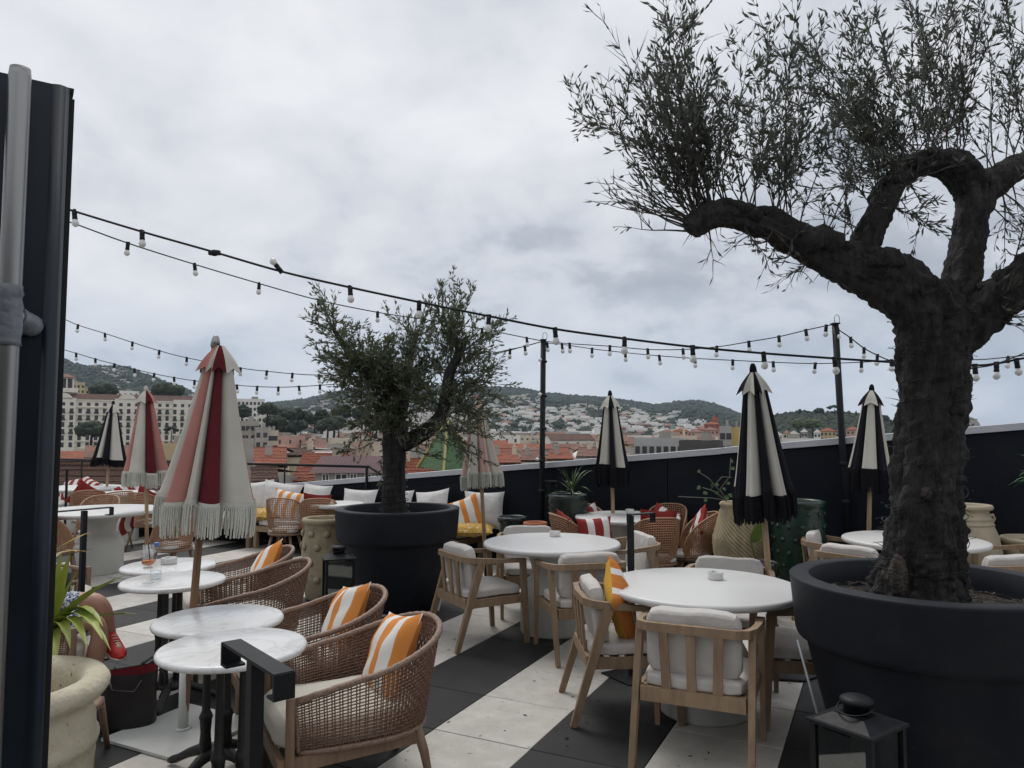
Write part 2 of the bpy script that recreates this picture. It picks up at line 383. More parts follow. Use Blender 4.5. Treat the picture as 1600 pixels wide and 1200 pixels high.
m_leaf2 = leafy(M('silvery_olive_leaf', (0.155, 0.17, 0.11), 0.55, (0.08, 0.094, 0.062), 3.0, 0.3, 0.7), (0.10, 0.12, 0.05))
m_chartreuse = M('yellow_green_leaf', (0.34, 0.37, 0.065), 0.45, (0.19, 0.25, 0.045), 4, 0.3, 0.7, stretch=(1, 1, 1), spec=0.4)
m_amberleaf = M('amber_leaf', (0.42, 0.25, 0.04), 0.5, (0.22, 0.17, 0.04), 6, 0.3, 0.7)
m_green = M('mid_green_leaf', (0.10, 0.17, 0.05), 0.45, (0.05, 0.10, 0.03), 6, 0.3, 0.7)
m_terracotta = M('terracotta', (0.48, 0.17, 0.08), 0.7, (0.38, 0.12, 0.055), 9, bump=0.1, bscale=60)
m_potcream = M('weathered_cream_clay', (0.60, 0.545, 0.41), 0.85, (0.44, 0.395, 0.285), 6, 0.3, 0.68, bump=0.8, bscale=38, bdist=0.012, spots=((0.20, 0.165, 0.115), 46, 0.66))
m_potbeige = M('mossy_beige_clay', (0.38, 0.32, 0.215), 0.85, (0.24, 0.205, 0.13), 6, 0.3, 0.68, bump=0.4, bscale=40, spots=((0.14, 0.13, 0.085), 25, 0.66))
m_potgreen = M('green_glazed_clay', (0.010, 0.040, 0.024), 0.28, (0.007, 0.021, 0.015), 7, 0.3, 0.7, bump=0.2, bscale=25, spots=((0.035, 0.10, 0.06), 18, 0.66))
m_potdark = M('dark_green_glazed_clay', (0.016, 0.032, 0.026), 0.28, (0.008, 0.012, 0.011), 9, 0.3, 0.7, bump=0.3, bscale=40, spots=((0.06, 0.09, 0.075), 40, 0.68))
m_skin = M('skin', (0.47, 0.27, 0.19), 0.5, (0.41, 0.22, 0.15), 12)
m_hair = M('brown_hair', (0.05, 0.03, 0.02), 0.6, (0.03, 0.018, 0.012), 80)
m_redshoe = M('red_canvas_shoe', (0.55, 0.03, 0.025), 0.7, (0.42, 0.02, 0.02), 20)
m_bag = M('dark_brown_leather', (0.022, 0.017, 0.016), 0.5, (0.013, 0.011, 0.011), 12, bump=0.15, bscale=70)
m_baglining = M('dark_red_lining', (0.20, 0.012, 0.02), 0.8)
# ================================================================== THE TERRACE
GA = math.radians(63.7)                                # direction in which the floor stripes run
GU = Vector((math.cos(GA), math.sin(GA), 0))           # along the stripes
GN = Vector((math.sin(GA), -math.cos(GA), 0))          # across the stripes (also along the parapet)
TILE = 0.594
def grid_pt(n, u, z=0.0):
    return GN * n + GU * u + Vector((0, 0, z))
WALL_U = 8.70
def wall_top(n): return 1.63 + 0.093 * n
def at_wall(n, off=0.0, z=0.0): return grid_pt(n, WALL_U - off, z)
def pix(p):
    dz = p[2] - EYE; f = p[1] * _c + dz * _s; u = -p[1] * _s + dz * _c
    return (800 + FPX * p[0] / f, 600 - FPX * u / f) if f > 0.05 else (1e6, 1e6)

def build_floor():
    slab = MB()
    a, b, c, d = grid_pt(-16, -3, -0.024), grid_pt(7, -3, -0.024), grid_pt(7, 8.9, -0.024), grid_pt(-16, 8.9, -0.024)
    low = Vector((0, 0, -0.3))
    slab.add([a, b, c, d, a + low, b + low, c + low, d + low], [(0, 1, 2, 3), (7, 6, 5, 4), (0, 4, 5, 1), (1, 5, 6, 2), (2, 6, 7, 3), (3, 7, 4, 0)])
    floor = slab.build('terrace_floor', m_grout)
    floor['kind'] = 'structure'
    blk = MB()
    q = [grid_pt(-16, -14, -0.33), grid_pt(7, -14, -0.33), grid_pt(7, 8.9, -0.33), grid_pt(-16, 8.9, -0.33)]
    dn = Vector((0, 0, -21.6))
    blk.add(q + [p + dn for p in q], [(0, 1, 2, 3), (0, 4, 5, 1), (1, 5, 6, 2), (2, 6, 7, 3), (3, 7, 4, 0)])
    tag(blk.build('building', M('render_wall', (0.42, 0.38, 0.32), 0.9)), kind='structure')
    def tile_mesh(mat):
        g = TILE - 0.005; t = MB(); h = g / 2; e = 0.0025
        top = [(-h + e, -h + e, 0), (h - e, -h + e, 0), (h - e, h - e, 0), (-h + e, h - e, 0)]
        mid = [(-h, -h, -e), (h, -h, -e), (h, h, -e), (-h, h, -e)]
        bot = [(-h, -h, -0.02), (h, -h, -0.02), (h, h, -0.02), (-h, h, -0.02)]
        F = [(0, 1, 2, 3)]
        for o in (0, 4):
            for k in range(4): F.append((o + k, o + 4 + k, o + 4 + (k + 1) % 4, o + (k + 1) % 4))
        t.add(top + mid + bot, F)
        return t, t.mesh('tile', mat)
    tw, mw = tile_mesh(m_tile_w); tb, mb_ = tile_mesh(m_tile_b)
    cand = []
    for i in range(-9, 26):
        for j in range(-10, 10):
            n = -0.494 - TILE * (i + 0.5); u = 3.62 + TILE * (j - 0.5)
            if u > WALL_U - 0.1 or u < -3: continue
            p = grid_pt(n, u, 0); x, y = pix(p)
            vis = p.y > 0.5 and 60 < x < 1660 and y < 1290
            area = 1.0 / max(0.3, (p - Vector((0, 0, EYE))).length) ** 3 if vis else 0
            cand.append((area, i, n, u))
    cand.sort(reverse=True)
    rnd = random.Random(3)
    rest = [MB(), MB()]
    q = Matrix.Rotation(GA - math.pi / 2, 3, 'Z')
    for k, (ar, i, n, u) in enumerate(cand):
        p = grid_pt(n, u, rnd.uniform(-0.0012, 0.0012))
        if k < 296 and ar > 0:
            o = obj('tile', mw if i % 2 == 0 else mb_, floor, p, (rnd.uniform(-0.0015, 0.0015), rnd.uniform(-0.0015, 0.0015), GA - math.pi / 2))
        else:
            src = tw
            rest[0 if i % 2 == 0 else 1].add([q @ Vector(v) + p for v in src.v], src.f)
    tag(rest[0].build('tile', m_tile_w, floor), kind='stuff')
    tag(rest[1].build('tile', m_tile_b, floor), kind='stuff')
    # a few dry leaves blown on the tiles
    lv = MB(); rnd = random.Random(11)
    for k in range(70):
        px, py = rnd.uniform(560, 1300), rnd.uniform(960, 1190)
        p = atz(px, py, 0.004); a = rnd.uniform(0, 6.28); l = rnd.uniform(0.008, 0.022); w = l * 0.22
        dx, dy = Vector((math.cos(a), math.sin(a), 0)), Vector((-math.sin(a), math.cos(a), 0))
        lv.add([p - dx * l, p + dy * w + Vector((0, 0, .004)), p + dx * l, p - dy * w], [(0, 1, 2, 3)])
    tag(lv.build('fallen_leaves', M('dry_leaf', (0.06, 0.045, 0.03), 0.8)), 'small dry olive leaves scattered on the striped floor tiles', 'leaves', kind='stuff')
build_floor()

def build_wall():
    t = thing('parapet_wall', 'black clad parapet wall rising to the right under a pale metal coping', 'wall', at_wall(0))
    ax = Vector((0, 0, 0))
    def P(n, off, z): return at_wall(n, off, z) - at_wall(0)
    n0, n1 = -16.0, 6.5
    panel_w = 1.25; n = n0
    while n < n1 - 0.01:
        e = min(n1, n + panel_w); b = MB(); g = 0.004
        z0, z1 = max(0.25, wall_top(n) - 0.066), max(0.25, wall_top(e) - 0.066)
        V = [P(n + g, 0, 0.002), P(e - g, 0, 0.002), P(e - g, 0, z1), P(n + g, 0, z0), P(n + g, -0.2, 0.002), P(e - g, -0.2, 0.002), P(e - g, -0.2, z1), P(n + g, -0.2, z0)]
        b.add(V, [(0, 1, 2, 3), (5, 4, 7, 6), (3, 2, 6, 7), (0, 3, 7, 4), (1, 5, 6, 2), (0, 4, 5, 1)])
        b.build('cladding_panel', m_wall, t)
        n = e
    # backing behind the joints
    b = MB()
    V = [P(n0, -0.03, 0), P(n1, -0.03, 0), P(n1, -0.03, wall_top(n1) - 0.1), P(n0, -0.03, 0.2), P(n0, -0.19, 0), P(n1, -0.19, 0), P(n1, -0.19, wall_top(n1) - 0.1), P(n0, -0.19, 0.2)]
    b.add(V, [(0, 1, 2, 3), (5, 4, 7, 6), (3, 2, 6, 7), (0, 3, 7, 4), (1, 5, 6, 2)])
    # drip strip below the coping
    for (a0, a1) in ((-15, -4.4),):
        V = []
        for nn in (a0, a1):
            z = max(0.22, wall_top(nn) - 0.17)
            V += [P(nn, 0.012, z), P(nn, 0.012, z + 0.015), P(nn, 0.001, z + 0.015), P(nn, 0.001, z)]
        b.add(V, [(0, 4, 5, 1), (1, 5, 6, 2), (0, 3, 7, 4), (0, 1, 2, 3), (7, 6, 5, 4)])
    b.build('wall_core', m_wall, t)
    joints = [-16, -9.2, -4.0, -1.62, 1.95, 6.5]
    for a0, a1 in zip(joints[:-1], joints[1:]):
        b = MB(); V = []
        up = 0.004 if joints.index(a0) % 2 else 0.0
        for nn in (a0 - 0.0, a1 + (0.05 if up else -0.002)):
            zt = max(0.30, wall_top(nn)) + up
            for off, zz in ((0.035, zt - 0.066), (0.035, zt), (-0.24, zt + 0.005), (-0.24, zt - 0.08)):
                V.append(P(nn, off + up * 0.5, zz))
        b.add(V, [(0, 4, 5, 1), (1, 5, 6, 2), (2, 6, 7, 3), (3, 7, 4, 0), (0, 1, 2, 3), (7, 6, 5, 4)])
        b.build('coping', m_coping, t)
    # the satellite dish seen just over the coping by the trunk
    return t
build_wall()

def build_railing():
    t = thing('railing', 'thin black metal railing above the low left end of the parapet', 'railing', at_wall(-9))
    o = at_wall(-9)
    r = MB(); r.tube([at_wall(-16, 0.05, 1.17) - o, at_wall(-6.55, 0.05, 1.17) - o], 0.019, 8)
    r.build('handrail', m_black, t)
    r = MB(); r.tube([at_wall(-6.55, 0.05, 1.17) - o, at_wall(-6.35, 0.05, 1.06) - o], 0.019, 8)
    r.build('rail_end', m_black, t)
    for n in (-14.6, -13.0, -11.4, -9.8, -8.15, -6.6):
        b = MB(); b.box(at_wall(n, 0.05, 0.72) - o, (0.03 if n > -7 else 0.018, 0.03 if n > -7 else 0.018, 0.90), rot=Matrix.Rotation(GA, 3, 'Z'))
        b.build('post', m_black, t)
build_railing()

def build_facade():
    """the dark front of the rooftop bar unseen behind the camera, set low and well back to tune the terrace light"""
    t = MB(); m = M('dark_facade', (0.03, 0.031, 0.035), 0.6)
    t.box((0, -3.2, 1.6), (13.5, 0.25, 3.2))  # unseen wall added to darken camera-facing sides; height and distance chosen for light
    tag(t.build('bar_front', m), kind='structure')
    f = MB(); f.box((0, -1.5, 0.003), (13, 3.6, 0.006)); tag(f.build('bar_floor', M('bar_floor_wood', (0.12, 0.08, 0.05), 0.5)), kind='structure')
build_facade()

# ------------------------------------------------------------------ door with its steel pull handle
def build_door():
    E0 = Vector((-0.850, 1.385, 0)); dv = Vector((-0.83, -0.56, 0)).normalized(); nv = Vector((dv.y, -dv.x, 0))  # nv faces the camera side
    if nv.y > 0: nv = -nv
    t = thing('glazed_door', 'open black glazed door leaf with a long steel pull handle', 'door', E0)
    H = 2.30; W = 0.80; S = 0.115; TH = 0.07
    R = Matrix(((dv.x, nv.x, 0), (dv.y, nv.y, 0), (0, 0, 1)))
    def bx(b, s0, s1, z0, z1, y0, y1):
        b.add([R @ Vector(v) for v in ((s0, y0, z0), (s1, y0, z0), (s1, y1, z0), (s0, y1, z0), (s0, y0, z1), (s1, y0, z1), (s1, y1, z1), (s0, y1, z1))],
              [(0, 1, 2, 3), (4, 7, 6, 5), (0, 4, 5, 1), (1, 5, 6, 2), (2, 6, 7, 3), (3, 7, 4, 0)])
    m_frame = M('dark_blue_black_frame', (0.008, 0.0155, 0.026), 0.4, (0.006, 0.012, 0.020), 3, bump=0.04, bscale=25, spec=0.35, stain=((0.018, 0.021, 0.026), 3.0, 0.5))
    b = MB(); bx(b, 0.012, S, 0.02, H, -TH / 2, TH / 2); b.tube([R @ Vector((0.02, TH / 2 - 0.012, 0.02)), R @ Vector((0.02, TH / 2 - 0.012, H))], 0.017, 10); b.build('lock_stile', m_frame, t)
    b = MB(); bx(b, W - S, W, 0.02, H, -TH / 2, TH / 2); b.build('hinge_stile', m_frame, t)
    b = MB(); bx(b, S, W - S, H - 0.088, H, -TH / 2, TH / 2); b.build('top_rail', m_frame, t)
    b = MB(); bx(b, S, W - S, 0.02, 0.14, -TH / 2, TH / 2); b.build('bottom_rail', m_frame, t)
    b = MB(); bx(b, -0.006, 0.0118, 0.02, H - 0.012, -TH / 2 + 0.012, TH / 2 - 0.022); b.build('edge_seal', M('rubber_seal', (0.01, 0.01, 0.011), 0.7), t)
    for s0, s1 in ((-0.004, 0.018), (0.026, 0.075)):
        b = MB(); bx(b, s0, s1, H + 0.0005, H + 0.006, -0.02, 0.02); b.build('top_seal', M('rubber_seal', (0.01, 0.01, 0.011), 0.7), t)
    b = MB(); bx(b, S, W - S, 0.14, H - 0.088, -0.006, 0.006); b.build('glass_pane', m_glass, t)
    h = Vector((-0.864, 1.26, 0)) - E0
    hd = MB(); hd.tube([h + Vector((0, 0, z)) for z in (0.55, 1.0, 1.5, 2.0, 2.275, 2.29)], [0.0175] * 5 + [0.016], 20)
    ho = hd.build('pull_handle', m_steel, t)
    rnd = random.Random(5)
    for z in (1.855, 0.95):
        br = MB()
        q = R @ Vector((0.045, TH / 2, z - 0.012)); pts = [h + Vector((0, 0, z)), h.lerp(q, 0.5) + Vector((0, 0, z * 0.5 + 0.0)) if False else (h + Vector((0, 0, z)) + (q - h - Vector((0, 0, z))) * 0.5), q]
        br.tube(pts, 0.0155, 14); br.build('handle_bracket', m_steel, t)
        tp = MB()
        P = []
        for i in range(15):
            zz = z - 0.055 + i * 0.0075
            P.append(h + Vector((rnd.uniform(-.0006, .0006), 0, zz)))
        tp.tube(P, [0.0187 + rnd.uniform(0, 0.0016) + (0.0012 if i % 3 == 0 else 0) for i in range(15)], 18, fn=lambda p, qv, i, j: 1 + 0.05 * mnoise.noise(p * 60 + qv * 3))
        P = [pts[0].lerp(pts[2], 0.25 + 0.75 * i / 12) for i in range(13)]
        tp.tube(P, [0.0178 + rnd.uniform(0, 0.0022) for i in range(13)], 16, fn=lambda p, qv, i, j: 1 + 0.08 * mnoise.noise(p * 55 + qv * 3))
        tp.build('tape_wrap', m_tape, t)
build_door()

# ================================================================== FURNITURE BUILDERS
def superbox(w, d, h, p=5.0, n=8, dent=0.0, seed=0, crown=0.0):
    """soft box; p = squareness"""
    b = MB()
    for ax in range(3):
        for sg in (-1, 1):
            P = []
            for i in range(n + 1):
                for j in range(n + 1):
                    u, v = math.tan((2 * i / n - 1) * math.pi / 4), math.tan((2 * j / n - 1) * math.pi / 4)
                    q = [0, 0, 0]; q[ax] = sg; q[(ax + 1) % 3] = u * sg; q[(ax + 2) % 3] = v
                    k = (abs(q[0]) ** p + abs(q[1]) ** p + abs(q[2]) ** p) ** (-1.0 / p)
                    x, y, z = q[0] * k * w / 2, q[1] * k * d / 2, q[2] * k * h / 2
                    if crown and z > 0: z += crown * (1 - (2 * x / w) ** 2) * (1 - (2 * y / d) ** 2)
                    if dent:
                        s_ = Vector((x * 7 + seed, y * 7, z * 7)); e = mnoise.noise(s_) * dent
                        x += e * 0.6; y += mnoise.noise(s_ + Vector((9, 3, 1))) * dent * 0.6; z += e
                    P.append((x, y, z))
            b.grid(P, n + 1, n + 1)
    return b
def pillow(w, h, t, seed=0, n=12, pinch=0.10, back=0):
    """scatter cushion lying in the XY plane with pointed corners"""
    b = MB()
    for sg in (1, -1):
        P = []; mi = 0 if sg > 0 else back
        for i in range(n + 1):
            for j in range(n + 1):
                u, v = (2 * j / n - 1) * sg, 2 * i / n - 1
                k = 1 - pinch * (1 - u * u) * 0 - 0
                ex = 1 - pinch * (1 - v * v) * abs(u) ** 3
                ey = 1 - pinch * (1 - u * u) * abs(v) ** 3
                x, y = u * w / 2 * (1 - pinch * (1 - v * v) * u * u * 0 - pinch * 0.9 * (1 - abs(v)) * abs(u)), v * h / 2 * (1 - pinch * 0.9 * (1 - abs(u)) * abs(v))
                x, y = u * w / 2 * (1 - pinch * (1 - v ** 2)), v * h / 2 * (1 - pinch * (1 - u ** 2))
                z = sg * t / 2 * ((1 - u * u) * (1 - v * v)) ** 0.42
                e = mnoise.noise(Vector((x * 9 + seed * 3.1, y * 9, sg * 2.0)))
                z += e * 0.018 * min(1, ((1 - u * u) * (1 - v * v)) * 4)
                P.append((x, y, z))
        b.grid(P, n + 1, n + 1, mi)
    return b

# ---- low barrel chairs woven from rattan
def make_barrel_chair(label, group):
    t = thing('rattan_armchair', label, 'armchair', group=group)
    SZ0 = 0.295
    def shell(a, v, out=0.0):
        """a from -1 (one arm front) over 0 (back) to 1; v 0 bottom .. 1 top; front is -Y"""
        s = abs(a)
        ht = 0.715 - 0.205 * (s ** 1.5)
        z = SZ0 + (ht - SZ0) * v
        lean = 0.055 * v * (1 - 0.6 * s)
        w, d = 0.315 + lean * 0.7 + out, 0.33 + lean * 1.5 + out
        th = a * math.radians(118)
        e = 0.78
        cx, sy = math.sin(th), math.cos(th)
        x = math.copysign(abs(cx) ** e, cx) * w
        y = math.copysign(abs(sy) ** e, sy) * d - 0.005
        if s > 0.78: y -= (s - 0.78) * 0.55
        return Vector((x, y, z))
    NA, NV = 64, 19
    w = MB()
    for k in range(NV):
        v = (k + 0.5) / NV
        for g in (-0.0035, 0.0035):
            P = [shell(-1 + 2 * i / NA, v + g * 0.9, 0.0022 * (1 if (i + k) % 2 else -1)) for i in range(NA + 1)]
            w.tube(P, 0.0034, 3, cap=False)
    for i in range(0, NA * 5 // 4 + 1):
        a = -1 + 2 * i / (NA * 1.25)
        for g in ((-0.0045, 0.0045) if True else (0,)):
            P = [shell(max(-1, min(1, a + g)), k / 16.0, 0.0022 * (1 if (i + k) % 2 else -1)) for k in range(17)]
            w.tube(P, 0.0033, 3, cap=False)
    tag(w.build('rattan_weave', m_rattan, t), kind='stuff')
    r = MB()
    r.tube([shell(-1 + 2 * i / 90, 1.015) for i in range(91)], 0.0155, 8, fn=lambda p, q, i, j: 1 + 0.10 * math.sin(i * 2.1 + j * 0.8))
    r.build('rim', m_rattan_rim, t)
    r = MB()
    r.tube([shell(-1 + 2 * i / 60, -0.005) for i in range(61)], 0.012, 6, fn=lambda p, q, i, j: 1 + 0.08 * math.sin(i * 2.3))
    for s in (-1, 1): r.tube([shell(s, v / 8) for v in range(9)], 0.010, 6)
    r.build('weave_border', m_rattan_rim, t)
    for s in (-1, 1):
        p = shell(s, 1.0)
        b = MB(); b.tube([(s * 0.312, p.y - 0.022, 0), (s * 0.312, p.y - 0.022, 0.3), (s * 0.312, p.y - 0.022, p.z + 0.02), (s * 0.312, p.y - 0.022, p.z + 0.026)], [0.016, 0.020, 0.020, 0.016], 12)
        b.build('front_leg', m_wood, t)
        b = MB(); b.tube([(s * 0.235, 0.235, 0.30), (s * 0.25, 0.27, 0.18), (s * 0.262, 0.305, 0)], [0.024, 0.022, 0.015], 12)
        b.build('rear_leg', m_wood, t)
        b = MB(); b.bar((s * 0.30, -0.40, 0.255), (s * 0.24, 0.25, 0.255), 0.028, 0.06); b.build('side_rail', m_wood, t)
    b = MB(); b.bar((-0.295, -0.385, 0.255), (0.295, -0.385, 0.255), 0.028, 0.06); b.build('front_rail', m_wood, t)
    b = MB(); b.bar((-0.235, 0.25, 0.255), (0.235, 0.25, 0.255), 0.028, 0.06); b.build('rear_rail', m_wood, t)
    b = superbox(0.575, 0.66, 0.125, 6, 8, 0.012, 3, 0.02); b.v = [(x, y - 0.065, z + 0.35) for x, y, z in b.v]
    b.build('seat_cushion', m_cream, t)
    return t

# ---- tub chairs of tan rattan on splayed legs
def make_tub_chair(label, group):
    t = thing('rattan_tub_chair', label, 'chair', group=group)
    def shell(a, v, out=0.0):
        s = abs(a)
        ht = 0.44 + (0.82 - 0.44) * (max(0.0, 1 - s ** 2.6)) ** 0.62
        z = 0.36 + (ht - 0.36) * v
        bulge = math.sin(min(1.0, v) * math.pi * 0.62)
        w = 0.185 + 0.065 * bulge * (1 - 0.3 * s) + out; d = 0.20 + 0.075 * v + out
        th = a * math.radians(112)
        return Vector((math.sin(th) * w, math.cos(th) * d - 0.02, z))
    NA, NV = 40, 20
    w = MB()
    for k in range(NV + 1):
        P = [shell(-1 + 2 * i / NA, k / NV, 0.0018 * (1 if (i + k) % 2 else -1)) for i in range(NA + 1)]
        w.tube(P, 0.0056, 3, cap=False)
    for i in range(NA + 1):
        a = -1 + 2 * i / NA
        w.tube([shell(a, k / 12.0, 0.0018 * (1 if (i + k) % 2 else -1)) for k in range(13)], 0.0056, 3, cap=False)
    tag(w.build('rattan_weave', m_rattan_tan, t), kind='stuff')
    r = MB(); r.tube([shell(-1 + 2 * i / 60, 1.01) for i in range(61)], 0.010, 7); r.build('rim', m_rattan_tan, t)
    r = MB(); r.lathe([(0.17, 0.335), (0.21, 0.345), (0.215, 0.365), (0.19, 0.37)], 28); r.build('seat_base', m_wood, t)
    b = superbox(0.39, 0.40, 0.06, 4, 6, 0.004, 2); b.v = [(x, y - 0.035, z + 0.395) for x, y, z in b.v]; b.build('seat_cushion', m_canvas, t)
    for sx in (-1, 1):
        for sy in (-1, 1):
            b = MB(); b.tube([(sx * 0.12, sy * 0.12, 0.345), (sx * 0.185, sy * 0.19, 0)], [0.019, 0.012], 10); b.build('leg', m_wood, t)
    return t

# ---- slatted teak dining armchairs
def make_dining_chair(label, group):
    t = thing('wooden_armchair', label, 'armchair', group=group)
    m = m_wood_grey
    rail = []
    for x, y, z in ((-0.285, -0.265, 0.645), (-0.29, -0.05, 0.655), (-0.286, 0.12, 0.668), (-0.262, 0.205, 0.675), (-0.215, 0.245, 0.68), (0, 0.262, 0.684)):
        rail.append(Vector((x, y, z)))
    rail = rail + [Vector((-p.x, p.y, p.z)) for p in reversed(rail[:-1])]
    b = MB(); P = []
    k = len(rail)
    for i, p in enumerate(rail):
        tg = (rail[min(i + 1, k - 1)] - rail[max(i - 1, 0)]).normalized(); x = tg.cross(Vector((0, 0, 1))).normalized(); y = x.cross(tg)
        wd, hg = 0.034, (0.042 if 2 <= i <= k - 3 else 0.03)
        if i in (0, k - 1): wd = 0.045
        for a, c in ((-1, -1), (1, -1), (1, 1), (-1, 1)): P.append(p + x * (a * wd / 2) + y * (c * hg / 2))
    F = [(0, 1, 2, 3), tuple((k - 1) * 4 + j for j in (3, 2, 1, 0))]
    for i in range(k - 1):
        for j in range(4): F.append((i * 4 + j, (i + 1) * 4 + j, (i + 1) * 4 + (j + 1) % 4, i * 4 + (j + 1) % 4))
    b.add(P, F); b.build('arm_rail', m, t)
    for s in (-1, 1):
        b = MB(); b.bar((s * 0.287, -0.245, 0.632), (s * 0.287, -0.285, 0.0), 0.048, 0.034, w2=0.034, h2=0.028, up=(1, 0, 0)); b.build('front_leg', m, t)
        b = MB(); b.bar((s * 0.281, 0.125, 0.655), (s * 0.283, 0.33, 0.0), 0.062, 0.036, w2=0.036, h2=0.030, up=(1, 0, 0)); b.build('rear_leg', m, t)
        b = MB(); b.bar((s * 0.268, -0.255, 0.345), (s * 0.268, 0.215, 0.345), 0.026, 0.062); b.build('side_rail', m, t)
    b = MB(); b.bar((-0.255, -0.255, 0.345), (0.255, -0.255, 0.345), 0.026, 0.062); b.build('front_rail', m, t)
    b = MB(); b.bar((-0.255, 0.235, 0.345), (0.255, 0.235, 0.345), 0.028, 0.07); b.build('back_rail', m, t)
    for x in (-0.135, 0.0, 0.135):
        b = MB(); b.bar((x * 0.92, 0.238, 0.38), (x, 0.262, 0.664), 0.045, 0.016, up=(0, 1, 0)); b.build('back_slat', m, t)
    for y in (-0.19, -0.10, -0.01, 0.08, 0.17):
        b = MB(); b.box((0, y, 0.366), (0.51, 0.05, 0.014)); b.build('seat_slat', m, t)
    b = superbox(0.50, 0.50, 0.068, 8, 10, 0.007, 5, 0.012); b.v = [(x, y - 0.02, z + 0.409) for x, y, z in b.v]; b.build('seat_cushion', m_canvas, t)
    b = superbox(0.47, 0.088, 0.335, 7, 10, 0.010, 9)
    R = Matrix.Rotation(math.radians(-8), 3, 'X'); b.v = [tuple(R @ Vector(p) + Vector((0, 0.165, 0.60))) for p in b.v]
    b.build('back_cushion', m_canvas, t)
    return t

# ---- tables
def make_round_table(rad, label, group, name='round_table'):
    t = thing(name, label, 'table', group=group)
    b = MB(); b.lathe([(0.001, 0.690), (rad - 0.06, 0.690), (rad - 0.012, 0.700), (rad, 0.716), (rad, 0.728), (rad - 0.006, 0.737), (rad - 0.02, 0.741), (0.001, 0.7415)], 72)
    b.build('tabletop', m_white, t)
    k = min(1.0, rad / 0.60); w = 0.255 * k + 0.02
    b = MB(); b.lathe([(w * 0.98, 0), (w, 0.012), (w, 0.30), (w * 0.97, 0.36), (w * 0.86, 0.415), (w * 0.70, 0.45), (w * 0.625, 0.475), (w * 0.62, 0.50), (w * 0.66, 0.55), (w * 0.74, 0.61), (w * 0.86, 0.66), (w * 0.96, 0.689)], 48)
    b.build('pedestal', m_pedestal, t)
    return t
def make_bistro_table(label, group):
    t = thing('bistro_table', label, 'table', group=group)
    R = 0.307
    b = MB(); b.lathe([(0.001, 0.712), (R - 0.016, 0.712), (R - 0.004, 0.716), (R, 0.724), (R, 0.730), (R - 0.004, 0.738), (R - 0.014, 0.742), (0.001, 0.7425)], 72)
    b.build('marble_top', m_marble, t)
    for s in (-1, 1):
        b = MB(); b.lathe([(0.018, 0.10), (0.030, 0.13), (0.024, 0.20), (0.028, 0.26), (0.033, 0.275), (0.027, 0.29), (0.020, 0.305), (0.018, 0.45), (0.017, 0.66), (0.022, 0.675), (0.018, 0.69), (0.018, 0.70)], 16, c=(s * 0.047, 0, 0))
        b.build('column', m_castiron, t)
    b = MB(); b.box((0, 0, 0.703), (0.30, 0.06, 0.016)); b.box((0, 0, 0.7025), (0.06, 0.30, 0.0145)); b.build('top_plate', m_castiron, t)
    b = MB(); b.lathe([(0.05, 0.075), (0.075, 0.09), (0.07, 0.115), (0.04, 0.125), (0.001, 0.126)], 20); b.build('hub', m_castiron, t)
    for k in range(4):
        a = math.pi / 4 + k * math.pi / 2; c, s = math.cos(a), math.sin(a)
        P = [(c * r, s * r, z) for r, z in ((0.045, 0.10), (0.10, 0.098), (0.16, 0.075), (0.22, 0.045), (0.265, 0.026), (0.285, 0.020))]
        b = MB(); b.tube(P, [0.026, 0.027, 0.022, 0.018, 0.019, 0.012], 10); b.build('foot', m_castiron, t)
    return t
def make_ashtray(label, group):
    b = MB(); b.lathe([(0.001, 0), (0.044, 0.0), (0.047, 0.004), (0.047, 0.042), (0.045, 0.045), (0.041, 0.043), (0.040, 0.030), (0.001, 0.028)], 36)
    for k in range(3):
        a = k * 2.094; b.box((0.0445 * math.cos(a), 0.0445 * math.sin(a), 0.0455), (0.014, 0.012, 0.003), rot=Matrix.Rotation(a, 3, 'Z'))
    return tag(b.build('ashtray', m_white), label, 'ashtray', group)

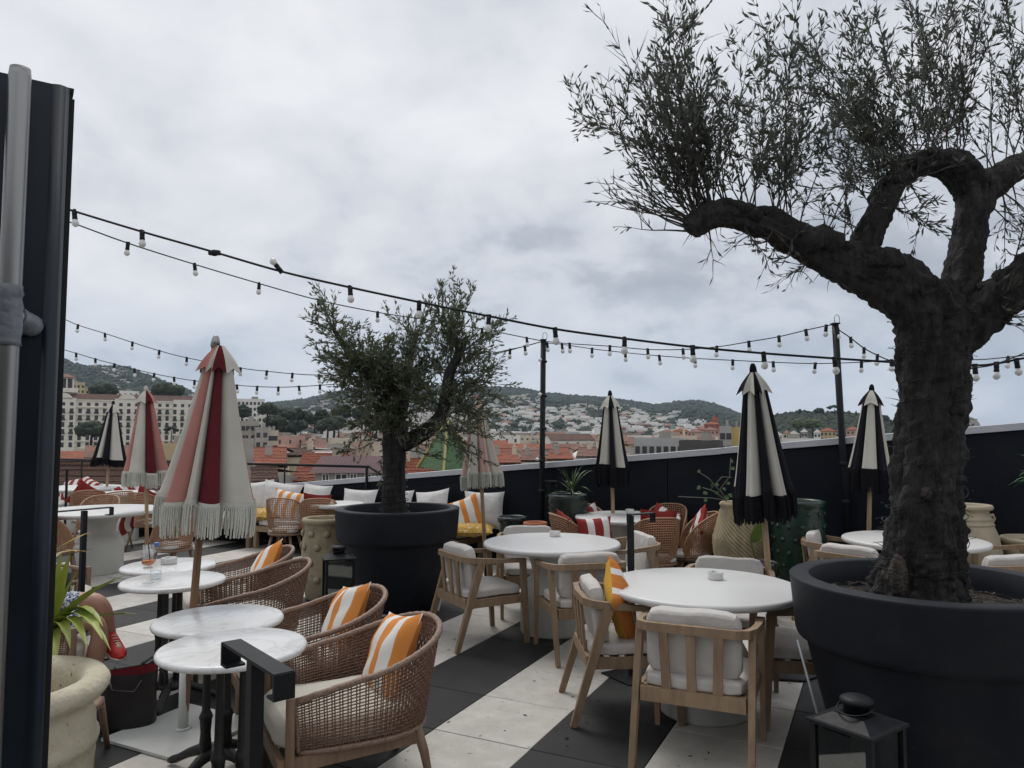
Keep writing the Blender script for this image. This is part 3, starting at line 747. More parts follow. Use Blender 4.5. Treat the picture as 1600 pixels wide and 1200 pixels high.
# ---- folded parasols
def make_umbrella(label, seq, fringe, widths=None, *a, **k):
    return _umbrella(label, seq, fringe, widths, *a, **k)
def _umbrella(label, seq, fringe, widths, H=2.2, hem_r=0.27, hem_z=1.28, fr_len=0.16, pole=None, finial=None, group=None, seed=1, base=True, white_base=False, strand_n=150, turn=0.0, sh_r=0.115):
    t = thing('parasol', label, 'parasol', group=group)
    rnd = random.Random(seed); n = len(seq)
    pole = pole or m_wood_dark
    ph = [rnd.uniform(0.94, 1.05) for _ in seq]; hz = [rnd.uniform(-0.025, 0.02) for _ in seq]; sk = [rnd.uniform(-0.35, 0.35) for _ in seq]
    sh = H - 0.195
    wd = widths or [1] * n
    cum = [sum(wd[:i]) / sum(wd) for i in range(n + 1)]
    def ang(k, u): return turn + 2 * math.pi * (cum[k] + (cum[k + 1] - cum[k]) * u)
    def lobe(k, u, z, amp):
        x = 2 * u - 1; x = x + sk[k] * 0.3 * (1 - x * x)
        f = max(0.0, 1 - abs(x) ** 2.2) ** 0.55
        f2 = 0.34 * math.sin(u * (13 if wd[k] > 0.8 * sum(wd) / n else 6) + seed + k * 2) * amp * (1 - abs(x))
        return (1 - amp) + amp * f + f2 * 0.5
    def can(k, u, v):
        z = hem_z + hz[k] * (1 - v) * (1 + 0.5 * math.sin(u * 3.1)) + (sh + 0.06 - hem_z) * v
        R = hem_r + (0.075 - hem_r) * (v ** 0.88)
        amp = 0.34 + 0.10 * (1 - v)
        r = R * ph[k] ** (1 - v * 0.5) * lobe(k, u, z, amp)
        a = ang(k, u)
        return Vector((r * math.cos(a), r * math.sin(a), z))
    def vent(k, u, v):
        z = sh - 0.012 * (2 * abs(u - 0.5)) * (1 - v) + (H - 0.045 - sh) * v
        tip = (2 * abs(u - 0.5)) ** 1.4
        R = (sh_r * (0.80 + 0.32 * tip)) * (1 - v) + 0.022 * v
        R += 0.012 * math.sin(math.pi * v)
        a = ang(k, u)
        if v < 0.01: z += 0.022 * (1 - tip)
        return Vector((R * math.cos(a), R * math.sin(a), z))
    NU, NV = 14, 16
    for k, mt in enumerate(seq):
        b = MB(); P = [can(k, 0.004 + 0.992 * i / NU, j / NV) for j in range(NV + 1) for i in range(NU + 1)]
        b.grid(P, NU + 1, NV + 1); b.build('canopy_panel', mt, t)
        b = MB(); P = [vent(k, i / 8, j / 6) for j in range(7) for i in range(9)]
        b.grid(P, 9, 7); b.build('vent_panel', mt, t)
    b = MB()
    pass
    black = fringe is m_fr_black
    for k in range(n):
        P = []; Q = []
        for i in range(NU + 1):
            p = can(k, 0.004 + 0.992 * i / NU, 0.0); o = Vector((p.x, p.y, 0)).normalized() * 0.004
            P.append(p + o + Vector((0, 0, 0.018))); Q.append(p + o + Vector((0, 0, -0.012 if not black else -fr_len * 0.8)))
        b.grid(Q + P, NU + 1, 2)
        per = max(3, int(strand_n * wd[k] / sum(wd)))
        for i in range(per):
            p = can(k, (i + 0.5) / per, 0.0); o = Vector((p.x, p.y, 0)).normalized()
            L_ = fr_len * rnd.uniform(0.92, 1.05); sw = Vector((rnd.uniform(-.006, .006), rnd.uniform(-.006, .006), 0))
            q0 = p + o * 0.005; q1 = q0 + sw * 0.5 + o * 0.004 + Vector((0, 0, -L_ * 0.5)); q2 = q0 + sw + Vector((0, 0, -L_))
            rr = 0.0042 if not black else 0.005
            b.tube([q0, q1, q2], [rr, rr * 1.05, rr * 1.1], 4, cap=False)
    tag(b.build('fringe', fringe, t), kind='stuff')
    b = MB(); b.tube([(0, 0, 0.03 if base else 0.0), (0, 0, 0.7), (0, 0, H - 0.02)], 0.021, 12); b.build('pole', pole, t)
    b = MB(); b.lathe([(0.026, H - 0.055), (0.024, H - 0.02), (0.018, H), (0.012, H + 0.012), (0.001, H + 0.014)], 14); b.build('finial', finial or m_cl_black, t)
    return t

def make_tpost(label, bar_dir, loc, group, h=1.09, bar=(-0.19, 0.19)):
    """black floor post carrying a short flat bar with turned-down ends"""
    t = thing('barrier_post', label, 'post', loc, math.atan2(bar_dir[1], bar_dir[0]), group)
    b = MB(); b.box((0, 0, h / 2 - 0.004), (0.034, 0.034, h - 0.012)); b.build('post', m_black, t)
    b = MB(); b.box((0, 0, 0.005), (0.30, 0.30, 0.01)); b.build('base_plate', m_black, t)
    b = MB(); b.box(((bar[0] + bar[1]) / 2, 0, h), (bar[1] - bar[0], 0.05, 0.008)); b.build('top_bar', m_black, t)
    for s in bar:
        b = MB(); b.box((s, 0, h - 0.028), (0.008, 0.052, 0.06)); b.build('end_plate', m_black, t)
        b = MB(); b.box((s + (0.02 if s < 0 else -0.02), 0, h - 0.055), (0.035, 0.052, 0.006)); b.build('end_lip', m_black, t)
    return t
def make_lantern(label, loc, rz, h=0.42, w=0.24):
    t = thing('floor_lantern', label, 'lantern', loc, rz, 'black floor lanterns')
    for sx in (-1, 1):
        for sy in (-1, 1):
            b = MB(); b.box((sx * (w / 2 - 0.012), sy * (w / 2 - 0.012), h / 2 + 0.01), (0.024, 0.024, h - 0.02)); b.build('corner_post', m_black, t)
    b = MB(); b.box((0, 0, 0.01), (w + 0.01, w + 0.01, 0.02)); b.build('base', m_black, t)
    b = MB(); b.box((0, 0, h + 0.006), (w + 0.02, w + 0.02, 0.012)); b.box((0, 0, h + 0.027), (w - 0.02, w - 0.02, 0.03), taper=0.55); b.build('roof', m_black, t)
    b = MB(); b.lathe([(0.050, h + 0.042), (0.050, h + 0.080), (0.062, h + 0.082), (0.062, h + 0.096), (0.045, h + 0.106), (0.001, h + 0.108)], 24); b.build('chimney_cap', m_black, t)
    b = MB(); R_ = w * 0.42
    b.tube([(0.07 * math.cos(a) - 0.012, 0.064 * math.sin(a), h + 0.066 + 0.014 * math.cos(a)) for a in [2 * math.pi * i / 28 for i in range(28)]], 0.0035, 6, closed=True)
    b.build('carrying_ring', m_black, t)
    for k in range(4):
        a = k * math.pi / 2; b = MB(); b.box((math.cos(a) * (w / 2 - 0.012), math.sin(a) * (w / 2 - 0.012), h / 2 + 0.01), (0.003, w - 0.049, h - 0.05), rot=Matrix.Rotation(a, 3, 'Z')); b.build('glass_pane', m_lantern_glass, t)
    b = MB(); b.lathe([(0.04, 0.021), (0.04, 0.17), (0.034, 0.175), (0.001, 0.170)], 20); b.build('candle', M('ivory_wax', (0.6, 0.56, 0.46), 0.5), t)
    return t
# ================================================================== FURNITURE IN PLACE
def ground(px, d):
    return Vector(((px - 800) / FPX * d, d, 0))
# ---- barrel chairs, right-hand row facing the marble tables and the three opposite
fB = (-0.89, -0.45)
G_B = 'low woven rattan armchairs along the marble tables'
proto = make_barrel_chair('nearest woven rattan armchair, its cream seat cushion and teak legs in full view', G_B)
proto.location = (-0.76, 3.63, 0); proto.rotation_euler.z = face(*fB)
barrel = [proto]
for x, y, dz, lab in ((-1.145, 4.33, 0.03, 'second woven rattan armchair, with a striped pillow, just behind the nearest one'),
                      (-1.86, 5.33, -0.04, 'woven rattan armchair without a pillow beside the brown parasol pole'),
                      (-2.16, 5.93, 0.02, 'farthest rattan armchair of the row, in front of the studded beige pot')):
    barrel.append(copy_tree(proto, lab, (x, y, 0), (0, 0, face(*fB) + dz)))
for x, y, dz, lab in ((-2.97, 4.45, 0.0, 'rattan armchair in which the person in patterned shorts sits'),
                      (-3.74, 5.86, -0.05, 'empty rattan armchair beyond the seated person, by the black post')):
    barrel.append(copy_tree(proto, lab, (x, y, 0), (0, 0, face(0.89, 0.45) + dz)))
def put_pillow(name_label, mat, size, loc, rot, seed=0, mats=None, kind='pillow', group=None, pinch=0.10):
    b = pillow(size[0], size[1], size[2], seed, pinch=pinch, back=1 if isinstance(mat, (list, tuple)) and len(mat) > 1 else 0)
    o = b.build('pillow', mat, None, loc, rot)
    return tag(o, name_label, kind, group)
G_OP = 'orange striped pillows in the rattan armchairs'
for (ch, lab, seed, tw) in ((barrel[0], 'orange and white striped pillow in the nearest rattan armchair', 1, 0.45), (barrel[1], 'orange and white striped pillow in the second rattan armchair', 2, 0.5), (barrel[3], 'orange and white striped pillow in the farthest rattan armchair', 3, 0.7)):
    a = ch.rotation_euler.z; R = Matrix.Rotation(a, 3, 'Z')
    put_pillow(lab, m_or, (0.43, 0.43, 0.16), Vector(ch.location) + R @ Vector((-0.03 if seed < 3 else 0.0, 0.19, 0.555)), Euler((math.radians(66), 0, 0)).to_matrix().to_euler() if False else (Matrix.Rotation(a, 4, 'Z') @ Matrix.Rotation(math.radians(64), 4, 'X') @ Matrix.Rotation(tw - 0.25, 4, 'Z')).to_euler(), seed, group=G_OP)

# ---- marble bistro tables
G_T = 'round marble bistro tables on cast iron feet'
T1 = make_bistro_table('nearest round marble bistro table, half behind the black T-shaped post', G_T)
T1.location = atz(364, 1008, 0.7425).xy.to_3d(); T1.rotation_euler.z = 0.25
bist = [T1]
for (px, py, rz, lab) in ((342, 965, 0.45, 'second marble bistro table, at the foot of the brown parasol pole'),
                          (271, 905, 1.0, 'marble bistro table with the water bottle and the orange drink'),
                          (263.5, 882, 0.2, 'marble bistro table with the white ashtray, farthest of the row')):
    bist.append(copy_tree(T1, lab, atz(px, py, 0.7425).xy.to_3d(), (0, 0, rz)))

# ---- big white round tables
G_R = 'white round pedestal tables'
M_T = make_round_table(0.575, 'white round pedestal table in the middle, with a white ashtray at its far side', G_R)
M_T.location = atz(862, 846, 0.74).xy.to_3d()
N_T = copy_tree(M_T, 'nearest large white round table, left of the big black planter', atz(1097, 913, 0.74).xy.to_3d())
K_T = copy_tree(M_T, 'white round table by the black wall with red pillowed tub chairs', atz(980, 806, 0.74).xy.to_3d())
R_T = copy_tree(M_T, 'white round table at the right, partly behind the thick olive trunk', atz(1428, 842, 0.74).xy.to_3d())
L2 = make_round_table(0.685, 'big white round table at the left on a fat waisted white pedestal', G_R)
L2.location = atz(156, 796, 0.74).xy.to_3d()
L1 = copy_tree(L2, 'big white round table at far left, beyond the other left table', atz(126, 761, 0.74).xy.to_3d())
S_T = copy_tree(M_T, 'white round table far left behind the pink and red parasol', ground(203, 11.6)); S_T.scale = (0.7, 0.7, 1)
S_T2 = copy_tree(M_T, 'white table between the daybed and the two tub chairs', ground(528, 9.75)); S_T2.scale = (0.62, 0.62, 1)

G_A = 'white ashtrays on the tables'
ash = make_ashtray('white round ashtray on the middle white table', G_A); ash.location = atz(867, 838, 0.742)
for px, py, lab, z in ((1118, 905, 'white round ashtray on the nearest white table', 0.742), (984, 802, 'white round ashtray on the table by the black wall', 0.742), (264, 881, 'white ashtray on the marble table beside the water bottle', 0.7427)):
    c = copy_tree(ash, lab, atz(px, py, z), (0, 0, px))
c.scale = (1.12, 1.12, 0.95)

# ---- teak dining armchairs
G_D = 'teak dining armchairs with ecru cushions'
dc = make_dining_chair('teak armchair left of the middle white table, seen from its slatted side', G_D)
dc.location = (-0.27, 6.08, 0); dc.rotation_euler.z = face(0.86, 0.5)
for x, y, f, lab in ((0.53, 5.72, (-0.22, 0.97), 'teak armchair with its back to us in front of the middle white table'),
                     (0.17, 7.0, (0.1, -1), 'teak armchair behind the middle white table, only its cushion top showing'),
                     (0.98, 6.62, (-0.93, -0.25), 'teak armchair right of the middle table, facing left by the black post'),
                     (0.98, 3.95, (0.40, 0.92), 'nearest teak armchair, its three back slats towards us'),
                     (0.66, 4.58, (0.985, 0.05), 'teak armchair holding the yellow and orange striped pillow'),
                     (1.50, 5.20, (-0.3, -0.95), 'teak armchair behind the nearest white table, showing its cushion top'),
                     (1.74, 4.47, (-0.93, 0.15), 'teak armchair between the nearest white table and the big planter'),
                     (2.92, 6.75, (0.85, -0.5), 'teak armchair left of the right-hand table, the farther of two'),
                     (2.80, 6.02, (0.80, 0.60), 'teak armchair left of the right-hand table, the nearer of two'),
                     (4.22, 6.25, (-0.9, 0.3), 'teak armchair at the right side of the right-hand table'),
                     (3.62, 5.62, (-0.12, 0.99), 'teak armchair in front of the right-hand table, right of the trunk')):
    copy_tree(dc, lab, (x, y, 0), (0, 0, face(*f)))
put_pillow('yellow and orange striped pillow standing in a teak armchair', [m_or2, m_yellow_plain], (0.40, 0.41, 0.16), (0.645, 4.50, 0.645),
           (Matrix.Rotation(face(0.97, -0.24), 4, 'Z') @ Matrix.Rotation(math.radians(76), 4, 'X') @ Matrix.Rotation(0.62, 4, 'Z')).to_euler(), 7, group='scatter pillows on the chairs')

# ---- tub chairs
G_U = 'tan rattan tub chairs on splayed legs'
tc_ = make_tub_chair('tan rattan tub chair with its back to us at the table by the wall', G_U)
tc_.location = (1.44, 7.52, 0); tc_.rotation_euler.z = face(-0.15, 1)
tubs = {}
for key, x, y, f, lab in (('kl', 0.64, 7.72, (0.96, 0.2), 'rattan tub chair with a plain red pillow left of the wall table'),
                     ('kr', 1.90, 7.85, (-0.97, 0.12), 'rattan tub chair in side view right of the table by the wall'),
                     ('kb', 0.88, 8.62, (0.45, -0.88), 'rattan tub chair behind the wall table, nearer the ribbed green pot'),
                     ('kc', 1.76, 8.55, (-0.5, -0.86), 'rattan tub chair behind the wall table, nearer the tan textured pot'),
                     ('a', -4.98, 8.22, (0.80, 0.60), 'rattan tub chair in front of the big left table, next to a black post'),
                     ('b', -5.38, 9.72, (0.2, -1), 'rattan tub chair behind the big left table, facing us'),
                     ('c', -6.25, 11.0, (-0.5, 0.86), 'rattan tub chair with its round back to us at the far left table'),
                     ('d', -5.72, 10.75, (-0.75, 0.66), 'rattan tub chair turned left beside the far left table'),
                     ('e', -5.18, 10.6, (0.3, 0.95), 'rattan tub chair right of the pink and white parasol pole'),
                     ('f', -3.80, 8.4, (-0.96, 0.28), 'rattan tub chair under the fringe of the big pink parasol'),
                     ('g', -2.95, 9.72, (0.12, 0.99), 'left of the two rattan tub chairs in front of the daybed'),
                     ('h', -2.50, 9.66, (-0.2, 0.98), 'right of the two rattan tub chairs in front of the daybed')):
    tubs[key] = copy_tree(tc_, lab, (x, y, 0), (0, 0, face(*f)))
tubs['front'] = tc_
def tub_pillow(key, mat, lab, dx=0.0, tilt=70, spin=0.5, dz=0.62, seed=1, size=0.38, dy=0.06):
    ch = tubs[key]; a = ch.rotation_euler.z; R = Matrix.Rotation(a, 3, 'Z')
    put_pillow(lab, mat, (size, size, 0.14), Vector(ch.location) + R @ Vector((dx, dy, dz)), (Matrix.Rotation(a, 4, 'Z') @ Matrix.Rotation(math.radians(tilt), 4, 'X') @ Matrix.Rotation(spin, 4, 'Z')).to_euler(), seed, group='red pillows in the tub chairs')
tub_pillow('kl', m_redplain, 'plain red pillow in the tub chair left of the wall table', 0, 66, 0.2, 0.66, 1)
tub_pillow('kb', m_red, 'red and white striped pillow in the back chair by the ribbed green pot', 0.05, 80, 0.3, 0.64, 2, 0.34)
tub_pillow('kc', m_red, 'red and white striped pillow in the back chair by the tan pot', -0.05, 80, -0.4, 0.63, 3, 0.34)
tub_pillow('kr', m_red, 'red and white striped pillow in the side-on tub chair by the wall', 0, 74, 0.7, 0.66, 4)
tub_pillow('front', m_redplain, 'red pillow peeping over the tub chair with its back to us', 0, 78, 0.05, 0.70, 5, 0.40)
tub_pillow('a', m_redplain, 'red pillow in the tub chair in front of the big left table', 0.0, 74, 0.6, 0.66, 6)
tub_pillow('c', m_redplain, 'red pillow in the tub chair at the far left table', 0.05, 80, 0.6, 0.72, 7, dy=0.03)
if False: tub_pillow('d', m_redplain, 'red pillow in the tub chair turned left at the far table', 0, 80, 0.5, 0.70, 8, dy=0.03)
tub_pillow('e', m_redplain, 'red pillow in the tub chair right of the pink parasol pole', 0, 80, 0.5, 0.70, 9, dy=0.03)
tub_pillow('h', m_redplain, 'red pillow over the back of the tub chair before the daybed', 0.03, 80, 0.1, 0.70, 10, 0.36, dy=0.04)
put_pillow('red and white striped pillow propped sideways beside the plain red one', m_red, (0.36, 0.30, 0.12), atd(930, 832, 7.45), (Matrix.Rotation(0.15, 4, 'Z') @ Matrix.Rotation(math.radians(78), 4, 'X') @ Matrix.Rotation(0.06, 4, 'Z')).to_euler(), 21, group='red pillows in the tub chairs')
put_pillow('striped red pillow slipping off a chair behind the left pedestal', m_red, (0.36, 0.36, 0.12), atd(194, 821, 9.5), (Matrix.Rotation(-0.6, 4, 'Z') @ Matrix.Rotation(math.radians(58), 4, 'X') @ Matrix.Rotation(0.7, 4, 'Z')).to_euler(), 22, group='red pillows in the tub chairs')
put_pillow('red and white striped pillow beside the small far left table', m_red, (0.42, 0.36, 0.12), atd(203, 767, 12.2), (Matrix.Rotation(0.4, 4, 'Z') @ Matrix.Rotation(math.radians(65), 4, 'X') @ Matrix.Rotation(0.6, 4, 'Z')).to_euler(), 23, group='red pillows in the tub chairs')

# ---- daybeds along the wall
def make_daybed(label, group, W=1.70):
    t = thing('daybed', label, 'daybed', group=group); D_ = 0.68
    for sx in (-1, 1):
        for sy in (-1, 1):
            b = MB(); b.box((sx * (W / 2 - 0.04), sy * (D_ / 2 - 0.04), 0.16), (0.06, 0.06, 0.315)); b.build('leg', m_wood_grey, t)
    for sy in (-1, 1):
        b = MB(); b.box((0, sy * (D_ / 2 - 0.02), 0.285), (W - 0.004, 0.03, 0.075)); b.build('long_rail', m_wood_grey, t)
    for sx in (-1, 1):
        b = MB(); b.box((sx * (W / 2 - 0.018), 0, 0.285), (0.03, D_ - 0.075, 0.075)); b.build('end_rail', m_wood_grey, t)
    for k in range(9):
        b = MB(); b.box((-W / 2 + 0.14 + k * (W - 0.28) / 8, 0, 0.318), (0.09, D_ - 0.02, 0.014)); b.build('seat_slat', m_wood_grey, t)
    b = superbox(W - 0.02, D_ - 0.02, 0.10, 7, 10, 0.008, 3); b.v = [(x, y, z + 0.375) for x, y, z in b.v]; b.build('seat_cushion', m_canvas, t)
    return t
G_Y = 'daybeds along the black parapet'
rw = face(-GU.x, -GU.y)
db = make_daybed('daybed at the right end of the row, beside the dark green pot', G_Y)
db.location = grid_pt(-5.53, 8.32); db.rotation_euler.z = rw
for n, lab in ((-7.26, 'daybed behind the black planter and the two tub chairs'), (-9.02, 'daybed behind the big pink and red parasol'),
               (-11.0, 'daybed under the railing behind the pink and red fringed parasol'), (-12.8, 'daybed beyond the far left white table')):
    copy_tree(db, lab, grid_pt(n, 8.32), (0, 0, rw))
def wall_pillow(px, u, z, mat, lab, size=(0.5, 0.46, 0.18), tilt=76, spin=0.0, turn=0.0, seed=0, group='white pillows leaning on the parapet'):
    kx = (px - 800) / FPX; d = u / (kx * GU.x + GU.y)
    p = Vector((kx * d, d, z))
    put_pillow(lab, mat, size, p, (Matrix.Rotation(rw + turn, 4, 'Z') @ Matrix.Rotation(math.radians(tilt), 4, 'X') @ Matrix.Rotation(spin, 4, 'Z')).to_euler(), seed, group=group)
wall_pillow(757, 8.42, 0.665, m_pillow_w, 'big white pillow at the right end of the daybeds, behind the parasol pole', (0.52, 0.50, 0.2), 74, -0.03, 0.55, 1)
wall_pillow(676, 8.45, 0.66, m_pillow_w, 'white pillow whose corner shows right of the olive trunk', (0.52, 0.48, 0.18), 74, 0.15, 0, 2)
wall_pillow(620, 8.45, 0.655, m_pillow_w, 'white pillow just behind the olive trunk', (0.52, 0.46, 0.18), 74, 0, 0, 3)
wall_pillow(562, 8.45, 0.655, m_pillow_w, 'white pillow showing over the left rim of the black planter', (0.60, 0.44, 0.18), 74, 0, 0, 4)
wall_pillow(495, 8.45, 0.685, m_pillow_w, 'white pillow above the two tub chairs', (0.54, 0.46, 0.18), 76, -0.05, 0, 5)
wall_pillow(440, 8.45, 0.68, m_pillow_w, 'white pillow behind the orange striped one on the daybed', (0.72, 0.50, 0.2), 74, -0.1, 0.1, 6)
wall_pillow(408, 8.38, 0.69, m_pillow_w, 'white pillow next to the fringe of the big parasol', (0.50, 0.50, 0.18), 72, 0.1, 0.9, 7)
wall_pillow(453, 8.20, 0.62, m_or, 'orange and white striped pillow on the left daybed', (0.60, 0.42, 0.16), 70, -0.12, 0.1, 8, 'orange striped pillows on the daybeds')
wall_pillow(727, 8.22, 0.625, m_or, 'orange and white striped pillow leaning by the black planter', (0.44, 0.44, 0.16), 70, 0.38, 0.25, 9, 'orange striped pillows on the daybeds')
wall_pillow(735, 8.12, 0.455, m_yellow, 'mustard dotted cushion lying on the right daybed', (0.62, 0.50, 0.16), 3, 0.1, 0.3, 10, 'mustard cushions on the daybeds')
wall_pillow(415, 8.16, 0.47, m_yellow, 'mustard dotted cushion lying on the left daybed', (0.60, 0.52, 0.17), 3, 0, 0.2, 11, 'mustard cushions on the daybeds')
wall_pillow(277, 8.15, 0.46, m_yellow, 'mustard dotted cushion on the daybed left of the big parasol', (0.55, 0.48, 0.14), 3, 0, 0.2, 12, 'mustard cushions on the daybeds')
wall_pillow(300, 8.42, 0.64, m_pillow_w, 'white pillow left of the big pink parasol', (0.52, 0.44, 0.18), 74, 0, 0, 13)
wall_pillow(118, 8.42, 0.66, m_red, 'red and white striped pillow at the very left, left of its twin', (0.56, 0.40, 0.16), 64, 0.2, 0, 14, 'red striped pillows on the far daybed')
wall_pillow(143, 8.42, 0.66, m_red, 'red and white striped pillow on the far daybed, right of its twin', (0.56, 0.40, 0.16), 64, -0.25, 0, 15, 'red striped pillows on the far daybed')

# ---- parasols
G_P = 'folded fringed parasols'
W_, P_, R_, B_, H_ = m_cl_white, m_cl_pink, m_cl_red, m_cl_black, m_cl_blush
def place_umbrella(o, base, top, turn=0.0):
    d = Vector(top) - Vector(base); d.normalize()
    q = Vector((0, 0, 1)).rotation_difference(d)
    o.location = base; o.rotation_mode = 'QUATERNION'; o.rotation_quaternion = q
u1 = make_umbrella('big pink, red and ecru parasol with white fringe, beside the marble tables', [W_, P_, W_, R_, W_, P_, W_, R_], m_fr_white, [70, 36, 13, 35, 72, 46, 46, 42], 2.20, 0.275, 1.285, 0.165, m_wood_dark, m_steel, G_P, 4, strand_n=200, turn=math.radians(-202), sh_r=0.118)
for _c1 in u1.children:
    if not _c1.name.startswith(('pole', 'finial')): _c1.location.x += 0.028
place_umbrella(u1, (-1.82, 4.21, 0.0), atd(338, 520, 4.21))
u2 = make_umbrella('smaller pink, red and ecru fringed parasol left of the big one', [P_, W_, R_, P_, W_, R_, W_, W_], m_fr_white, [56, 68, 42, 58, 40, 37, 30, 30], 2.20, 0.245, 1.20, 0.16, m_wood_pale, m_cl_white, G_P, 9, strand_n=150, turn=math.radians(-190))
place_umbrella(u2, ground(238, 8.75), atd(228, 605, 8.75))
u4 = make_umbrella('blush and ecru fringed parasol half behind the olive twigs', [H_, W_, H_, H_, W_, H_, H_, W_], m_fr_white, None, 2.07, 0.235, 1.20, 0.15, m_wood_pale, m_cl_pink, G_P, 12, strand_n=150, turn=math.radians(-95))
place_umbrella(u4, ground(761, 8.3), atd(745, 616, 8.3))
u5 = make_umbrella('black and ecru parasol by the wall behind the red pillowed chairs', [B_, W_, B_, W_, B_, W_, B_, W_], m_fr_black, [32, 60, 32, 64, 40, 44, 45, 45], 2.13, 0.185, 1.26, 0.20, m_wood_pale, m_cl_black, G_P, 15, turn=math.radians(-200))
place_umbrella(u5, ground(958, 8.5), atd(953, 612, 8.5))
u6 = make_umbrella('large black and ecru parasol in front of the tan textured pot', [B_, W_, B_, W_, B_, W_, B_, W_], m_fr_black, [46, 40, 24, 44, 52, 50, 51, 50], 2.14, 0.205, 1.24, 0.17, m_wood_pale, m_cl_black, G_P, 17, turn=math.radians(-196), strand_n=200)
place_umbrella(u6, atz(1212, 1043, 0), atd(1176, 569, 5.2))
u7 = make_umbrella('black and ecru parasol just left of the thick olive trunk', [B_, W_, B_, W_, B_, W_, B_, W_], m_fr_black, [44, 58, 34, 80, 38, 36, 36, 36], 2.12, 0.20, 1.30, 0.20, m_wood_pale, m_cl_black, G_P, 23, turn=math.radians(-190))
place_umbrella(u7, ground(1346, 7.25), atd(1362, 604, 7.25))
u3 = make_umbrella('black and white parasol at far left before the hotel front', [B_, W_, B_, W_, B_, W_, B_, W_], m_fr_black, [66, 31, 32, 74, 40, 40, 39, 38], 2.20, 0.27, 1.21, 0.11, m_wood_pale, m_cl_black, G_P, 31, turn=math.radians(-190))
place_umbrella(u3, ground(169, 12.8), atd(177, 628, 12.8))
# stands
def make_stand(label, loc, mat, rz=0.0, octa=False, tube_h=0.34, size=0.57):
    t = thing('parasol_stand', label, 'parasol stand', loc, rz, 'parasol stands')
    b = MB()
    if octa: b.lathe([(0.325, 0.004), (0.33, 0.010), (0.325, 0.018), (0.001, 0.019)], 8, smooth=False)
    else: b.box((0, 0, 0.0115), (size, size, 0.015))
    b.build('base_plate', mat, t)
    b = MB(); b.tube([(0, 0, 0.0195), (0, 0, tube_h)], 0.027, 18); b.build('socket_tube', mat, t)
    b = MB(); b.lathe([(0.045, 0.0195), (0.045, 0.026), (0.028, 0.03)], 18); b.build('collar', mat, t)
    return t
m_stand_w = M('white_painted_steel', (0.62, 0.63, 0.60), 0.45, (0.54, 0.55, 0.52), 3, 0.3, 0.7, spots=((0.35, 0.33, 0.28), 20, 0.72))
make_stand('white square plate stand under the nearest marble table', (-1.82, 4.21, 0), m_stand_w, GA)
make_stand('white square plate stand of the smaller pink parasol', ground(238, 8.75), m_stand_w, GA)
make_stand('black octagonal stand of the large black and ecru parasol', atz(1212, 1043, 0), m_black, 0.2, True, 0.30)
make_stand('black round-cornered stand of the blush parasol', ground(761, 8.3), m_black, 0.2, True)
make_stand('black stand behind the wall table', ground(958, 8.5), m_black, 0.2, True)
make_stand('black stand near the right-hand table', ground(1346, 7.25), m_black, 0.2, True)
make_stand('black stand of the far left black and white parasol', ground(169, 12.8), m_black, 0.2, True)

# ---- black T posts
G_X = 'black T-shaped barrier posts'
a_, b_ = atz(357, 1000, 1.09), atz(450, 1057, 1.09)
make_tpost('nearest black T-shaped post, in front of the marble table', (b_ - a_).xy, ((a_ + b_) / 2).xy.to_3d(), G_X, bar=(-0.175, 0.175))
make_tpost('black T-shaped post between the nearest and the middle white table', (0.85, 0.5), atz(985, 804, 1.09).xy.to_3d(), G_X, bar=(-0.01, 0.20))
make_tpost('black T-shaped post in front of the big left table', (0.55, 0.83), atz(132, 796, 1.09).xy.to_3d(), G_X, bar=(-0.20, 0.20))
make_tpost('black T-shaped post beside the far left white table', (0.9, 0.4), atz(105, 733, 1.09).xy.to_3d(), G_X)
make_tpost('black T-shaped post by the wall next to the ribbed green pot', (0.8, -0.3), atz(859, 752, 1.09).xy.to_3d(), G_X, bar=(-0.06, 0.10))

# ---- lanterns
make_lantern('black glass lantern on the floor in front of the near planter', (1.37, 3.02, 0), 0.62, 0.50, 0.255)
make_lantern('black glass lantern standing between the studded pot and the round planter', ground(533, 6.5), 0.35, 0.57, 0.25)
t = MB(); t.tube([(1.47, 3.42, 0.0), atd(1246, 1000, 3.5)], 0.006, 6)
tag(t.build('metal_rod', M('dull_metal', (0.30, 0.31, 0.32), 0.4, metal=0.6)), 'thin bright metal rod leaning against the near black planter', 'rod')
t = MB(); t.box((0, 0, 0.15), (0.06, 0.012, 0.30), rot=Matrix.Rotation(0.22, 3, 'Y'))
tag(t.build('white_board', m_white, None, ground(689, 7.0) + Vector((0, 0, 0.005))), 'narrow white board standing at the foot of the middle planter', 'board')

